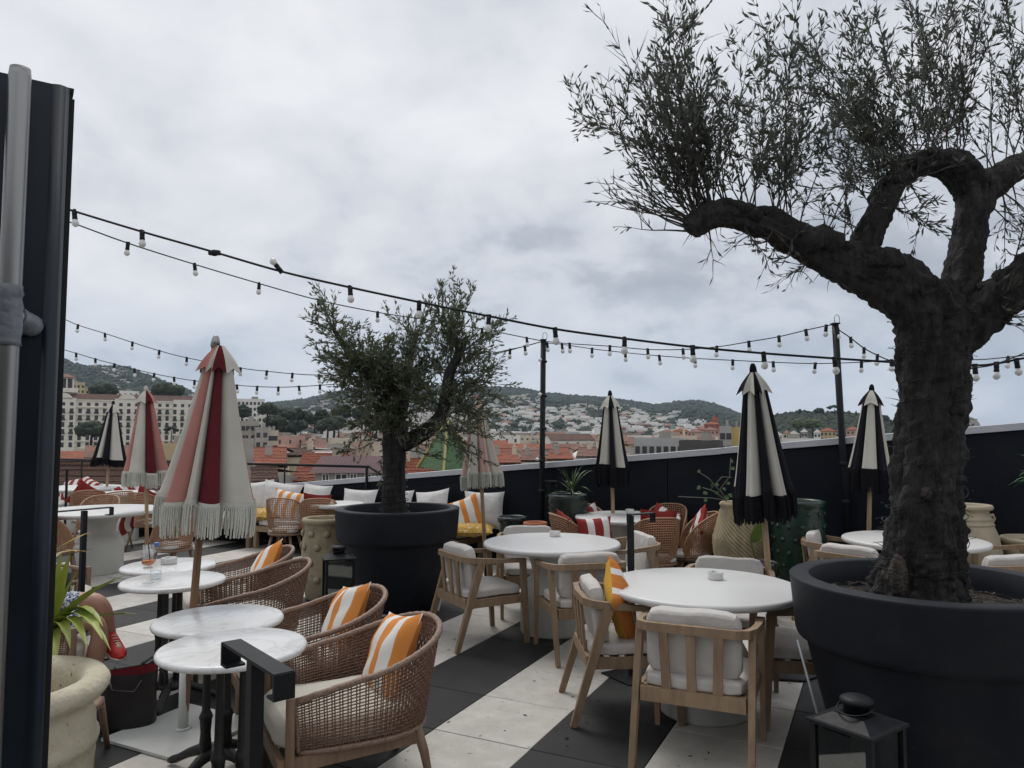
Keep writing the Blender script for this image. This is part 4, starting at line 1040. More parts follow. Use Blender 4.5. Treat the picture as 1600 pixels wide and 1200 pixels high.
# ---- things on the marble tables
def bottle():
    p = atz(243, 905, 0.7435)
    t = thing('water_bottle', 'clear water bottle with a blue cap on the marble table', 'bottle', p)
    b = MB(); b.lathe([(0.001, 0.002), (0.030, 0.001), (0.034, 0.008), (0.034, 0.10), (0.031, 0.125), (0.032, 0.145), (0.024, 0.175), (0.014, 0.195), (0.0135, 0.204)], 28); b.build('body', m_glass, t)
    b = MB(); b.lathe([(0.0155, 0.204), (0.0165, 0.206), (0.0165, 0.224), (0.015, 0.226), (0.001, 0.2265)], 20); b.build('cap', M('blue_cap', (0.10, 0.25, 0.62), 0.4), t)
    b = MB(); b.lathe([(0.001, 0.004), (0.0325, 0.004), (0.0328, 0.05), (0.001, 0.0505)], 24); b.build('water', glass('water', (0.92, 0.96, 0.98), 0.95), t)
    p = atz(231, 911, 0.7435)
    t = thing('stem_glass', 'stemmed glass with an orange drink on the marble table', 'glass', p)
    b = MB(); b.lathe([(0.034, 0), (0.033, 0.003), (0.006, 0.008), (0.004, 0.03), (0.004, 0.085), (0.012, 0.095), (0.036, 0.115), (0.043, 0.14), (0.042, 0.175), (0.038, 0.195), (0.037, 0.195), (0.041, 0.172), (0.0415, 0.14), (0.035, 0.117), (0.001, 0.098)], 32); b.build('bowl', m_glass, t)
    b = MB(); b.lathe([(0.001, 0.099), (0.033, 0.117), (0.040, 0.138), (0.001, 0.1385)], 28); b.build('drink', M('orange_aperitif', (0.75, 0.20, 0.02), 0.15, (0.62, 0.15, 0.015)), t)
    b = MB(); b.tube([(0.01, 0, 0.11), (-0.008, 0.01, 0.235)], 0.003, 6); b.build('straw', m_black, t)
    p = atz(231, 886, 0.7435)
    t = thing('tumbler', 'tall tumbler on the farther marble table', 'glass', p)
    b = MB(); b.lathe([(0.001, 0.0), (0.030, 0.0), (0.032, 0.004), (0.036, 0.15), (0.0345, 0.15), (0.030, 0.012), (0.001, 0.010)], 28); b.build('glass_wall', m_glass, t)
    b = MB(); b.lathe([(0.001, 0.0125), (0.0285, 0.0125), (0.0295, 0.035), (0.001, 0.0355)], 24); b.build('drink', M('amber_drink', (0.62, 0.33, 0.05), 0.15), t)
    t = thing('tote_bag', 'dark leather tote bag with red lining on the floor', 'bag', ground(214, 4.28), 0.35)
    def loop(rx, ry, z, n=28, wob=0.0):
        P = []
        for i in range(n):
            a = 2 * math.pi * i / n; c, s = math.cos(a), math.sin(a)
            e = 0.75
            P.append((math.copysign(abs(c) ** e, c) * rx, math.copysign(abs(s) ** e, s) * ry, z + wob * math.sin(a * 2 + 0.5)))
        return P
    b = MB(); L = loop(0.145, 0.085, 0.004) + loop(0.155, 0.095, 0.03) + loop(0.15, 0.09, 0.16) + loop(0.152, 0.085, 0.26) + loop(0.155, 0.083, 0.315, wob=0.010)
    b.grid(L, 28, 5, wrap=True); b.add(loop(0.145, 0.085, 0.004), [list(range(27, -1, -1))]); b.build('bag_body', m_bag, t)
    b = MB(); L = loop(0.151, 0.079, 0.312, wob=0.010) + loop(0.148, 0.082, 0.25) + loop(0.146, 0.086, 0.10)
    b.grid(L, 28, 3, wrap=True); b.add(loop(0.146, 0.086, 0.10), [list(range(28))]); b.build('lining', m_baglining, t)
    for s, lean in ((-1, -0.9), (1, 0.5)):
        b = MB(); b.tube([(-0.08 * 1, s * 0.090, 0.26), (-0.082, s * 0.105, 0.305), (-0.06, s * 0.135, 0.25), (0.05, s * 0.14, 0.23), (0.082, s * 0.11, 0.28), (0.08, s * 0.090, 0.25)], 0.006, 7)
        b.build('handle', m_bag, t)
    b = MB(); b.tube([(0.157, 0.0, 0.30), (0.185, -0.01, 0.28), (0.19, -0.01, 0.20), (0.165, 0, 0.14)], 0.006, 6); b.build('side_strap', m_bag, t)
    b = MB(); b.lathe([(0.011, 0), (0.014, 0.003), (0.011, 0.006), (0.007, 0.003), (0.011, 0)], 16); 
    e = b.build('eyelet', m_steel, t); e.location = (-0.10, -0.094, 0.27); e.rotation_euler = (math.radians(90), 0, 0)
bottle()

# ---- planters and pots
def planter(label, loc, H=0.93, R=0.635, seed=0):
    t = thing('round_planter', label, 'planter', loc, 0, 'big anthracite tree planters')
    k = R / 0.635
    b = MB()
    b.lathe([(0.40 * k, 0.0), (0.415 * k, 0.012), (0.425 * k, 0.04), (0.505 * k, 0.36), (0.560 * k, 0.600), (0.572 * k, 0.622), (0.585 * k, 0.625), (0.603 * k, 0.635), (0.612 * k, 0.66), (0.632 * k, H - 0.02), (0.635 * k, H - 0.006), (0.628 * k, H), (0.545 * k, H + 0.002), (0.538 * k, H - 0.004), (0.530 * k, H - 0.10), (0.515 * k, H - 0.25)], 96)
    b.build('tub', m_planter, t)
    s = MB(); P = []; n = 40
    for i in range(9):
        for j in range(n):
            a = 2 * math.pi * j / n; r = 0.53 * k * i / 8
            P.append((r * math.cos(a), r * math.sin(a), H - 0.135 + 0.05 * (1 - i / 8) + 0.02 * mnoise.noise(Vector((r * math.cos(a) * 6, r * math.sin(a) * 6, seed)))))
    s.grid(P, n, 9, wrap=True); s.build('soil', m_soil, t)
    ch = MB(); rnd = random.Random(seed)
    for i in range(420):
        a = rnd.uniform(0, 6.283); r = 0.50 * k * math.sqrt(rnd.random()); z = H - 0.125 + 0.05 * (1 - r / (0.53 * k)) + rnd.uniform(0, 0.02)
        th = rnd.uniform(0, 6.28); l = rnd.uniform(0.02, 0.07); v = Vector((math.cos(th), math.sin(th), rnd.uniform(-.25, .35))) * l
        c = Vector((r * math.cos(a), r * math.sin(a), z)); ch.bar(c - v / 2, c + v / 2, 0.006, 0.004)
    tag(ch.build('bark_chips', M('dry_bark_chip', (0.11, 0.085, 0.065), 0.9, (0.05, 0.04, 0.03), 20), t), kind='stuff')
    return t
NEAR_P = Vector((2.05, 3.72, 0)); MID_P = Vector((-1.11, 7.25, 0))
planter('huge anthracite round planter holding the near olive tree', NEAR_P, seed=1)
planter('anthracite round planter in the middle holding the farther olive tree', MID_P, H=0.93, R=0.60, seed=2)
t = MB(); t.box((0, 0, 0.012), (0.11, 0.05, 0.02)); tag(t.build('black_clip', m_planter, None, NEAR_P + Vector((-0.50, 0.0, 0.88)), (0, 0, -0.1)), 'small grey bracket just inside the near planter rim', 'bracket')

def pot(name, label, prof, mat, loc, n=40, soil=None, fn=None, rz=0.0):
    t = thing(name, label, 'pot', loc, rz, 'clay pots on the terrace')
    b = MB(); b.lathe(prof, n, fn=fn); b.build('body', mat, t)
    if soil:
        b = MB(); b.lathe([(soil[0], soil[1]), (soil[0] * 0.5, soil[1] + 0.02), (0.001, soil[1] + 0.02)], 24); b.build('soil', m_soil, t)
    return t
def knobs(t, rows, mat, r=0.03, name='knob', skip=None):
    for R, z, n, off in rows:
        for k in range(n):
            a = 2 * math.pi * (k + off) / n
            b = MB(); P = [(r * math.cos(q) if q < 1.57 else 0.0005, r * 0.65 * math.sin(q)) for q in (0, 0.5, 1.0, 1.35, 1.57)]
            b.lathe(P, 12)
            o = b.build(name, mat, t); o.location = (R * math.cos(a), R * math.sin(a), z); o.rotation_euler = (0, math.pi / 2, a)
cream = pot('cream_pot', 'large weathered cream clay pot with a thick rolled rim beside the door',
    [(0.20, 0), (0.235, 0.02)] + [(0.235 + 0.062 * math.sin(k / 24 * 1.5), 0.02 + 0.42 * k / 24) for k in range(1, 25)] + [(0.303, 0.45), (0.308, 0.462), (0.308, 0.48), (0.300, 0.492), (0.297, 0.515), (0.296, 0.54), (0.285, 0.575), (0.272, 0.595), (0.285, 0.605), (0.318, 0.62), (0.338, 0.645), (0.340, 0.668), (0.325, 0.690), (0.295, 0.70), (0.262, 0.692), (0.243, 0.67), (0.240, 0.63), (0.247, 0.55), (0.25, 0.45), (0.24, 0.30), (0.10, 0.28), (0.001, 0.28)], m_potcream, (-1.89, 2.82, 0), 128,
    fn=lambda a, z: 1 + 0.010 * mnoise.noise(Vector((math.cos(a) * 3, math.sin(a) * 3, z * 6))) + 0.007 * mnoise.noise(Vector((math.cos(a) * 14, math.sin(a) * 14, z * 30))) + (0.022 * max(0, mnoise.noise(Vector((math.cos(a) * 5, math.sin(a) * 5, z * 9))) - 0.1) if z < 0.52 else 0))
cream.scale = (1.03, 1.03, 1.05)
kp = pot('studded_pot', 'beige clay pot covered in round studs beside the middle planter',
    [(0.18, 0), (0.20, 0.02), (0.235, 0.25), (0.245, 0.45), (0.235, 0.62), (0.218, 0.735), (0.225, 0.745), (0.245, 0.76), (0.25, 0.78), (0.24, 0.80), (0.21, 0.803), (0.195, 0.79), (0.19, 0.70), (0.18, 0.5), (0.001, 0.48)], m_potbeige, ground(514, 7.55))
knobs(kp, [(0.233, 0.66, 9, 0.1), (0.243, 0.53, 9, 0.55), (0.246, 0.38, 9, 0.1), (0.235, 0.22, 9, 0.55)], m_potbeige, 0.036)
rp = pot('ribbed_green_pot', 'tall dark green pot with horizontal ribs and a spiky plant', [(0.17, 0), (0.18, 0.02)] + [(0.185 + 0.035 * (i / 26) + (0.020 if i % 2 else 0.0), 0.04 + i * 0.033) for i in range(26)] + [(0.225, 0.91), (0.232, 0.94), (0.215, 0.95), (0.20, 0.93), (0.195, 0.88)], m_potdark, ground(887, 8.6), soil=(0.197, 0.885))
dp = pot('dark_green_pot', 'squat dark green glazed pot right of the daybed', [(0.13, 0), (0.145, 0.02), (0.16, 0.25), (0.155, 0.55), (0.15, 0.60), (0.178, 0.625), (0.182, 0.655), (0.175, 0.675), (0.15, 0.68), (0.14, 0.66), (0.135, 0.55)], m_potdark, ground(801, 8.75), soil=(0.135, 0.56), fn=lambda a, z: 1 + 0.012 * math.sin(a * 16) * (1 if 0.60 < z < 0.67 else 0.15))
tp = pot('terracotta_pot', 'small orange terracotta pot with a thick rim behind the middle table', [(0.095, 0), (0.10, 0.02), (0.12, 0.3), (0.125, 0.56), (0.118, 0.575), (0.136, 0.59), (0.142, 0.61), (0.136, 0.635), (0.12, 0.64), (0.108, 0.625), (0.105, 0.55)], m_terracotta, ground(836, 8.55), soil=(0.105, 0.56))
gp = pot('studded_green_pot', 'tall green glazed pot with round studs behind the large parasol', [(0.20, 0), (0.215, 0.02), (0.235, 0.3), (0.238, 0.6), (0.230, 0.9), (0.222, 0.955), (0.245, 0.97), (0.25, 0.99), (0.245, 1.01), (0.22, 1.015), (0.205, 1.0), (0.20, 0.9)], m_potgreen, ground(1243, 7.1), soil=(0.2, 0.9))
knobs(gp, [(0.228, 0.90, 12, 0.1), (0.234, 0.78, 12, 0.6), (0.237, 0.66, 12, 0.1), (0.238, 0.54, 12, 0.6), (0.236, 0.42, 12, 0.1), (0.234, 0.30, 12, 0.6)], m_potgreen, 0.024)
def herring(a, z):
    k = (a * 9 / math.pi) % 1.0
    return 1 + 0.055 * math.sin((z * 30 + k * 2.6) * 2 * math.pi * 0.8) * (0.4 + 0.6 * math.sin(k * math.pi)) * (1 if 0.08 < z < 0.90 else 0)
wp = pot('textured_tan_pot', 'tan clay pot with a chevron woven texture behind the large parasol', [(0.15, 0), (0.165, 0.02)] + [(0.165 + 0.095 * math.sin(min(1.0, (0.03 + i * 0.0075) / 0.62) * math.pi * 0.5) - max(0, (0.03 + i * 0.0075) - 0.62) * 0.26, 0.03 + i * 0.0075) for i in range(118)] + [(0.19, 0.93), (0.20, 0.95), (0.185, 0.97), (0.16, 0.965), (0.155, 0.85)], M('tan_clay', (0.42, 0.345, 0.22), 0.8, (0.32, 0.26, 0.16), 8, bump=0.2, bscale=60), ground(1153, 7.4), 168, soil=(0.155, 0.87), fn=herring)
ap = pot('beige_urn', 'beige clay urn with a rope band behind the thick olive trunk', [(0.20, 0), (0.215, 0.02), (0.275, 0.35), (0.28, 0.55), (0.255, 0.70), (0.222, 0.79), (0.218, 0.80), (0.228, 0.808), (0.218, 0.818), (0.208, 0.85), (0.215, 0.857), (0.205, 0.867), (0.185, 0.91), (0.188, 0.935), (0.215, 0.945), (0.222, 0.965), (0.212, 0.985), (0.18, 0.988), (0.162, 0.97), (0.16, 0.88)], M('sand_clay', (0.47, 0.40, 0.29), 0.8, (0.38, 0.325, 0.23), 7, bump=0.2, bscale=50), ground(1503, 7.0), soil=(0.16, 0.9))
b = MB(); b.tube([(0.205, 0, 0.88), (0.25, 0, 0.885), (0.262, 0, 0.855), (0.25, 0, 0.825), (0.222, 0, 0.825)], 0.014, 8); b.build('handle', MATS['sand_clay'], ap)
rb = pot('ribbed_beige_pot', 'ribbed beige clay pot at the right edge', [(0.19, 0), (0.2, 0.02)] + [(0.215 + 0.04 * i / 14 + (0.014 if i % 3 == 1 else 0), 0.05 + i * 0.04) for i in range(15)] + [(0.25, 0.63), (0.275, 0.645), (0.28, 0.67), (0.27, 0.69), (0.24, 0.69), (0.23, 0.62)], MATS['sand_clay'], ground(1607, 6.9), soil=(0.23, 0.64))
bp_ = pot('small_black_pot', 'small black pot with one big leaf in front of the tan pot', [(0.10, 0), (0.11, 0.02), (0.15, 0.46), (0.155, 0.50), (0.145, 0.505), (0.135, 0.49), (0.13, 0.42)], m_potdark, ground(1183, 6.7), soil=(0.13, 0.46))
hp = pot('hidden_black_pot', 'black pot of the yellow green spiky plant behind the cream pot', [(0.10, 0), (0.11, 0.02), (0.15, 0.50), (0.145, 0.52), (0.13, 0.5), (0.125, 0.45)], m_planter, (-1.97, 3.24, 0), soil=(0.125, 0.46)) if False else None

# ---- plants
def blade_leaf(mb, base, dirv, L, w, droop=0.5, mat=0, seg=7, fold=0.25, twist=0.0):
    d = Vector(dirv).normalized(); side = d.cross(Vector((0, 0, 1)))
    side = side.normalized() if side.length > 0.05 else Vector((1, 0, 0))
    P = []; p = Vector(base); st = L / seg
    for i in range(seg + 1):
        k = i / seg
        ww = w * (0.55 + 0.45 * math.sin(min(1, k * 2.2) * math.pi / 2)) * (1 - k ** 3.0) + 0.0008
        up = side.cross(d).normalized()
        sd = (side * math.cos(twist * k) + up * math.sin(twist * k))
        P += [p - sd * ww / 2 + up * ww * fold, p, p + sd * ww / 2 + up * ww * fold]
        p = p + d * st
        d = (d + Vector((0, 0, -droop * st / L * (0.4 + 1.6 * k)))).normalized()
    mb.grid(P, 3, seg + 1, mat)
def spiky_plant(name, label, loc, n, L, w, mat, seed, spread=1.0, droop=0.9, stem=0.15, group='potted plants', pot_r=None, dirs=None):
    t = thing(name, label, 'plant', loc, 0, group); rnd = random.Random(seed)
    b = MB(); b.tube([(0, 0, -stem), (0.004, 0, -stem / 2), (0, 0, 0.03)], [0.022, 0.018, 0.014], 8); b.build('stem', m_wood_grey, t)
    for k in range(n):
        a = k * 2.399 + rnd.uniform(-.3, .3); el = rnd.uniform(0.15, 1.35) if not dirs else 0
        d = Vector((math.cos(a) * math.cos(el) * spread, math.sin(a) * math.cos(el) * spread, math.sin(el)))
        if dirs: d = Vector(dirs[k % len(dirs)]) + Vector((rnd.uniform(-.12, .12), rnd.uniform(-.2, .2), rnd.uniform(-.12, .12)))
        b = MB(); blade_leaf(b, (rnd.uniform(-.01, .01), rnd.uniform(-.01, .01), rnd.uniform(-0.05, 0.03)), d, L * rnd.uniform(0.7, 1.1), w * rnd.uniform(0.8, 1.15), droop * rnd.uniform(0.6, 1.3), twist=rnd.uniform(-.5, .5))
        b.build('leaf', mat, t)
    return t
dr = spiky_plant('dracaena', 'yellow green spiky plant beside the door, arching over the cream pot', atd(82, 983, 3.42), 0, 0.5, 0.05, m_chartreuse, 3, stem=0.34)
for k, (tx, ty, dd, w) in enumerate(((212, 968, 3.15, .040), (200, 905, 3.3, .036), (184, 915, 3.25, .040), (110, 870, 3.3, .036), (96, 868, 3.4, .034), (122, 895, 3.4, .034), (152, 1003, 3.1, .045), (150, 1028, 3.05, .050), (128, 1040, 3.05, .045), (105, 1035, 3.1, .040), (160, 1045, 3.1, .035), (30, 930, 3.2, .04), (40, 1020, 3.1, .04), (60, 880, 3.4, .036), (20, 980, 3.3, .04), (84, 1060, 3.15, .04))):
    tip = atd(tx, ty, dd) - Vector(dr.location); d = tip.normalized(); L_ = tip.length
    el = 0.55 if ty > 990 else (0.12 if ty > 950 else 0.22)
    b = MB(); blade_leaf(b, (0, 0, 0), d + Vector((0, 0, el)), L_ * (1.18 if ty > 990 else 1.04), w * 1.35, el * 2.1, twist=0.25 * (-1) ** k); b.build('leaf', m_chartreuse, dr)
pb = MB(); pb.lathe([(0.09, -0.90), (0.10, -0.88), (0.14, -0.40), (0.135, -0.36), (0.12, -0.37), (0.115, -0.40), (0.001, -0.40)], 28)
_z = dr.location.z
pb.v = [(x, y, max(z, -_z)) for x, y, z in pb.v]; pb.build('pot', m_planter, dr)
spiky_plant('spiky_plant', 'tufted green spiky plant in the ribbed green pot', ground(893, 8.6) + Vector((0, 0, 0.98)), 26, 0.36, 0.022, m_green, 5, stem=0.10, droop=1.3)
am = spiky_plant('amber_plant', 'small plant with amber yellow leaves at the left by the door', atd(78, 868, 4.9), 18, 0.26, 0.022, m_amberleaf, 8, droop=0.5, stem=0.10)
pb = MB(); _z = am.location.z; pb.lathe([(0.09, -_z), (0.10, -_z + 0.02), (0.13, -0.12), (0.12, -0.10), (0.001, -0.11)], 24); pb.build('pot', m_potdark, am)
spiky_plant('palm_plant', 'feathery bright green plant at the right edge', ground(1632, 6.6) + Vector((0, 0, 1.20)), 40, 0.34, 0.018, M('bright_green_leaf', (0.05, 0.24, 0.05), 0.45, (0.03, 0.13, 0.03)), 12, droop=1.6, stem=0.55)
def broad_leaf(b, base, tip, w, mat=0):
    base, tip = Vector(base), Vector(tip); d = tip - base; L = d.length; d.normalize()
    s = d.cross(Vector((0.2, -1, 0.15))).normalized(); u = s.cross(d); P = []
    for i in range(7):
        k = i / 6; ww = w * math.sin(math.pi * min(1, 0.06 + k * 0.94)) ** 0.8
        p = base + d * L * k + u * 0.06 * L * math.sin(k * 3.1)
        P += [p - s * ww / 2 + u * ww * 0.12, p, p + s * ww / 2 + u * ww * 0.12]
    b.grid(P, 3, 7, mat)
def vine():
    t = thing('climbing_plant', 'straggly grey vine with few leaves growing from the tan pot', 'plant', ground(1140, 7.4) + Vector((0, 0, 0.93)), 0, 'potted plants')
    o = Vector(t.location); m_v = M('vine_stem', (0.16, 0.17, 0.14), 0.8)
    A = lambda px, py, d=7.4: atd(px, py, d) - o
    b = MB()
    for pts in ([(1135, 783), (1110, 765), (1128, 745), (1143, 746)], [(1138, 782), (1120, 762), (1108, 748), (1097, 741), (1090, 737)], [(1133, 781), (1108, 778), (1080, 777), (1060, 776)], [(1136, 782), (1125, 764), (1140, 745), (1141, 728), (1142, 716)], [(1136, 782), (1117, 768), (1098, 762)]):
        b.tube([A(x, y, 7.4 - 0.02 * i) for i, (x, y) in enumerate(pts)], 0.0045, 5)
    b.build('vine_stem', m_v, t)
    rnd = random.Random(4)
    for (x, y, s) in ((1094, 759, .055), (1103, 768, .045), (1100, 771, .04), (1122, 768, .04), (1104, 779, .045), (1131, 778, .06), (1129, 762, .04), (1090, 738, .04), (1141, 731, .05), (1142, 718, .04), (1112, 760, .05), (1118, 755, .04), (1135, 756, .04), (1138, 772, .05)):
        b = MB(); p = A(x, y, 7.3); v = Vector((rnd.uniform(-1, 1), rnd.uniform(-.3, .3), rnd.uniform(-1, .4))).normalized() * s
        broad_leaf(b, p, p + v, s * 0.75); b.build('leaf', m_green, t)
    t = thing('big_leaf_plant', 'single big lime leaf rising from the small black pot', 'plant', ground(1178, 6.7) + Vector((0, 0, 0.46)), 0, 'potted plants')
    o = Vector(t.location); b = MB(); b.tube([Vector((0, 0, 0)), atd(1174, 850, 6.65) - o, atd(1177, 840, 6.6) - o], 0.006, 6); b.build('stem', m_green, t)
    b = MB(); broad_leaf(b, atd(1176, 848, 6.6) - o, atd(1186, 815, 6.5) - o, 0.125); b.build('leaf', M('lime_leaf', (0.13, 0.20, 0.035), 0.4, (0.09, 0.15, 0.025)), t)
    b = MB(); broad_leaf(b, Vector((0.06, 0, 0.02)), atd(1212, 880, 6.5) - o, 0.10); b.build('leaf', m_green, t)
    # foliage standing by the wall behind the side-on tub chair
    t = thing('dark_leafed_plant', 'dark broad leaved plant at the wall right of the round table', 'plant', ground(1064, 8.3), 0, 'potted plants')
    b = MB(); b.lathe([(0.09, 0), (0.12, 0.26), (0.11, 0.27), (0.001, 0.26)], 20); b.build('pot', m_potdark, t)
    for k in range(14):
        a = k * 2.4; b = MB(); d = Vector((math.cos(a) * 0.5, math.sin(a) * 0.5, 0.6 + 0.5 * rnd.random())).normalized()
        broad_leaf(b, Vector((0, 0, 0.26)) + d * 0.05, Vector((0, 0, 0.26)) + d * rnd.uniform(0.25, 0.5), 0.09); b.build('leaf', M('dark_broad_leaf', (0.03, 0.055, 0.025), 0.35), t)
vine()

def low_stool():
    t = thing('stool', 'low wooden stool with a white cloth, half behind the cream pot', 'stool', (-2.235, 3.80, 0), 0.3)
    for sx in (-1, 1):
        for sy in (-1, 1):
            b = MB(); b.tube([(sx * 0.13, sy * 0.13, 0.27), (sx * 0.165, sy * 0.165, 0)], [0.018, 0.014], 10); b.build('leg', m_wood, t)
    b = MB(); b.lathe([(0.15, 0.265), (0.17, 0.272), (0.17, 0.292), (0.155, 0.30), (0.001, 0.30)], 28); b.build('seat', m_wood, t)
low_stool()
# ================================================================== THE SEATED PERSON
def skin_mesh(name, joints, edges, mat, parent, root=0, sub=2):
    me = bpy.data.meshes.new(name)
    me.from_pydata([j[0] for j in joints], edges, [])
    o = obj(name, me, parent); me.materials.append(mat)
    sk = o.modifiers.new('skin', 'SKIN'); sk.use_smooth_shade = True
    lay = me.skin_vertices[0].data
    for i, j in enumerate(joints):
        r = j[1]; lay[i].radius = r if hasattr(r, '__len__') else (r, r)
        lay[i].use_root = (i == root)
    s = o.modifiers.new('sub', 'SUBSURF'); s.levels = sub; s.render_levels = sub
    return o
def build_person():
    f = Vector((0.89, 0.45, 0)).normalized(); s = Vector((f.y, -f.x, 0))        # s = towards the camera (the person's right)
    c = Vector((-2.95, 4.47, 0))
    t = thing('person', 'seated person in patterned shorts and red canvas shoes, legs crossed', 'person', c)
    def L(a, b, z): return f * a + s * b + Vector((0, 0, z))
    J = [(L(-0.10, 0, 0.50), (0.15, 0.12)),        # 0 pelvis
         (L(-0.13, 0, 0.62), (0.135, 0.105)), (L(-0.15, 0, 0.78), (0.15, 0.11)), (L(-0.14, 0, 0.92), (0.15, 0.10)),   # 1-3 spine
         (L(-0.12, 0, 1.00), (0.055, 0.055)), (L(-0.09, 0, 1.09), (0.055, 0.058)), (L(-0.07, 0, 1.165), (0.078, 0.092)), (L(-0.075, 0, 1.24), (0.072, 0.085)),   # neck, head
         (L(-0.04, 0.10, 0.485), 0.085), (L(0.22, 0.115, 0.51), 0.076), (L(0.43, 0.12, 0.525), 0.062), (L(0.455, 0.125, 0.43), 0.056), (L(0.43, 0.13, 0.30), 0.056), (L(0.42, 0.13, 0.12), 0.038), (L(0.43, 0.13, 0.055), 0.036), (L(0.53, 0.135, 0.035), 0.036), (L(0.61, 0.14, 0.028), 0.026),   # near leg 8-16
         (L(-0.04, -0.10, 0.50), 0.085), (L(0.20, -0.09, 0.585), 0.078), (L(0.42, -0.03, 0.615), 0.062), (L(0.465, -0.02, 0.55), 0.055), (L(0.475, -0.03, 0.48), 0.053), (L(0.50, -0.04, 0.40), 0.037), (L(0.51, -0.045, 0.365), 0.036), (L(0.535, 0.04, 0.345), 0.036), (L(0.56, 0.12, 0.32), 0.026),   # crossed leg 17-25
         (L(-0.14, 0.18, 0.905), 0.055), (L(-0.10, 0.245, 0.76), 0.044), (L(-0.03, 0.25, 0.65), 0.040), (L(0.07, 0.16, 0.625), 0.032), (L(0.13, 0.11, 0.62), 0.026), (L(0.17, 0.085, 0.625), (0.036, 0.018)),    # right arm 26-31
         (L(-0.14, -0.18, 0.905), 0.055), (L(-0.10, -0.245, 0.76), 0.044), (L(-0.03, -0.24, 0.66), 0.040), (L(0.07, -0.12, 0.66), 0.032), (L(0.13, -0.04, 0.655), 0.026), (L(0.17, -0.0, 0.655), (0.036, 0.018))]   # left arm 32-37
    E = [(0, 1), (1, 2), (2, 3), (3, 4), (4, 5), (5, 6), (6, 7), (0, 8)] + [(i, i + 1) for i in range(8, 16)] + [(0, 17)] + [(i, i + 1) for i in range(17, 25)] + [(3, 26)] + [(i, i + 1) for i in range(26, 31)] + [(3, 32)] + [(i, i + 1) for i in range(32, 37)]
    # fingers as short chains rooted in the palms
    for palm, wrist in ((31, 30), (37, 36)):
        p = Vector(J[palm][0]); d = (p - Vector(J[wrist][0])).normalized(); sd = d.cross(Vector((0, 0, 1))).normalized()
        for k, (o, ln) in enumerate(((-0.028, 0.052), (-0.010, 0.062), (0.010, 0.060), (0.027, 0.046))):
            a = len(J); q = p + d * 0.03 + sd * o
            J.append((q, 0.0095)); J.append((q + d * ln * 0.55 + Vector((0, 0, -0.008)), 0.0085)); J.append((q + d * ln * 0.95 + Vector((0, 0, -0.028)), 0.007))
            E += [(palm, a), (a, a + 1), (a + 1, a + 2)]
        a = len(J); sg = 1 if palm == 31 else -1
        q = p - d * 0.01 - sd * 0.036 * sg; J.append((q, 0.012)); J.append((q + d * 0.03 - sd * 0.016 * sg + Vector((0, 0, -0.008)), 0.010)); E += [(palm, a), (a, a + 1)]
    skin_mesh('body', J, E, m_skin, t)
    # clothes follow the body
    m_pat = M('patterned_shorts_cloth', (0.62, 0.64, 0.66), 0.9, (0.05, 0.085, 0.17), 75, 0.46, 0.54, detail=1.0)
    JS = [(L(-0.10, 0, 0.50), (0.165, 0.135)), (L(-0.12, 0, 0.60), (0.15, 0.12)), (L(-0.04, 0.10, 0.487), 0.098), (L(0.16, 0.115, 0.508), 0.092), (L(0.37, 0.12, 0.522), 0.082), (L(-0.04, -0.10, 0.502), 0.098), (L(0.16, -0.085, 0.575), 0.092), (L(0.37, -0.045, 0.607), 0.082)]
    skin_mesh('shorts', JS, [(0, 1), (0, 2), (2, 3), (3, 4), (0, 5), (5, 6), (6, 7)], m_pat, t)
    JT = [(L(-0.115, 0, 0.57), (0.155, 0.125)), (L(-0.14, 0, 0.70), (0.155, 0.12)), (L(-0.15, 0, 0.84), (0.165, 0.12)), (L(-0.14, 0, 0.945), (0.13, 0.095)), (L(-0.14, 0.18, 0.91), 0.068), (L(-0.115, 0.235, 0.80), 0.060), (L(-0.14, -0.18, 0.91), 0.068), (L(-0.115, -0.235, 0.80), 0.060)]
    skin_mesh('shirt', JT, [(0, 1), (1, 2), (2, 3), (3, 4), (4, 5), (3, 6), (6, 7)], M('white_shirt', (0.55, 0.55, 0.54), 0.9), t)
    h = L(-0.075, 0, 1.20)
    b = superbox(0.185, 0.215, 0.17, 2.4, 8, 0.012, 2); R = Matrix.Rotation(math.atan2(f.y, f.x) - math.pi / 2, 3, 'Z')
    b.v = [tuple(R @ Vector((x, y - 0.022, z)) + h + Vector((0, 0, 0.055))) for x, y, z in b.v]; b.build('hair', m_hair, t)
    for sg in (-1, 1):
        b = MB(); b.blob(h + f * 0.083 + s * 0.032 * sg, 0.012, 0, 2, 0.0); b.build('eye', M('eye', (0.05, 0.035, 0.03), 0.15, (0.6, 0.6, 0.6), 60), t)
        b = MB(); b.blob(h - f * 0.005 + s * 0.078 * sg, 0.028, 0, 2, 0.0, sq=(0.7, 0.5, 1.1)); b.build('ear', m_skin, t)
    b = MB(); b.tube([h + f * 0.085 + Vector((0, 0, 0.0)), h + f * 0.102 + Vector((0, 0, -0.028)), h + f * 0.09 + Vector((0, 0, -0.034))], [0.007, 0.013, 0.008], 8); b.build('nose', m_skin, t)
    b = MB(); b.tube([h + f * 0.082 + s * k + Vector((0, 0, -0.06 - 3 * k * k)) for k in (-0.024, -0.012, 0, 0.012, 0.024)], [0.003, 0.006, 0.007, 0.006, 0.003], 6); b.build('mouth', M('lips', (0.36, 0.13, 0.11), 0.5), t)
    # shoes
    m_sole = M('white_rubber_sole', (0.62, 0.61, 0.58), 0.7)
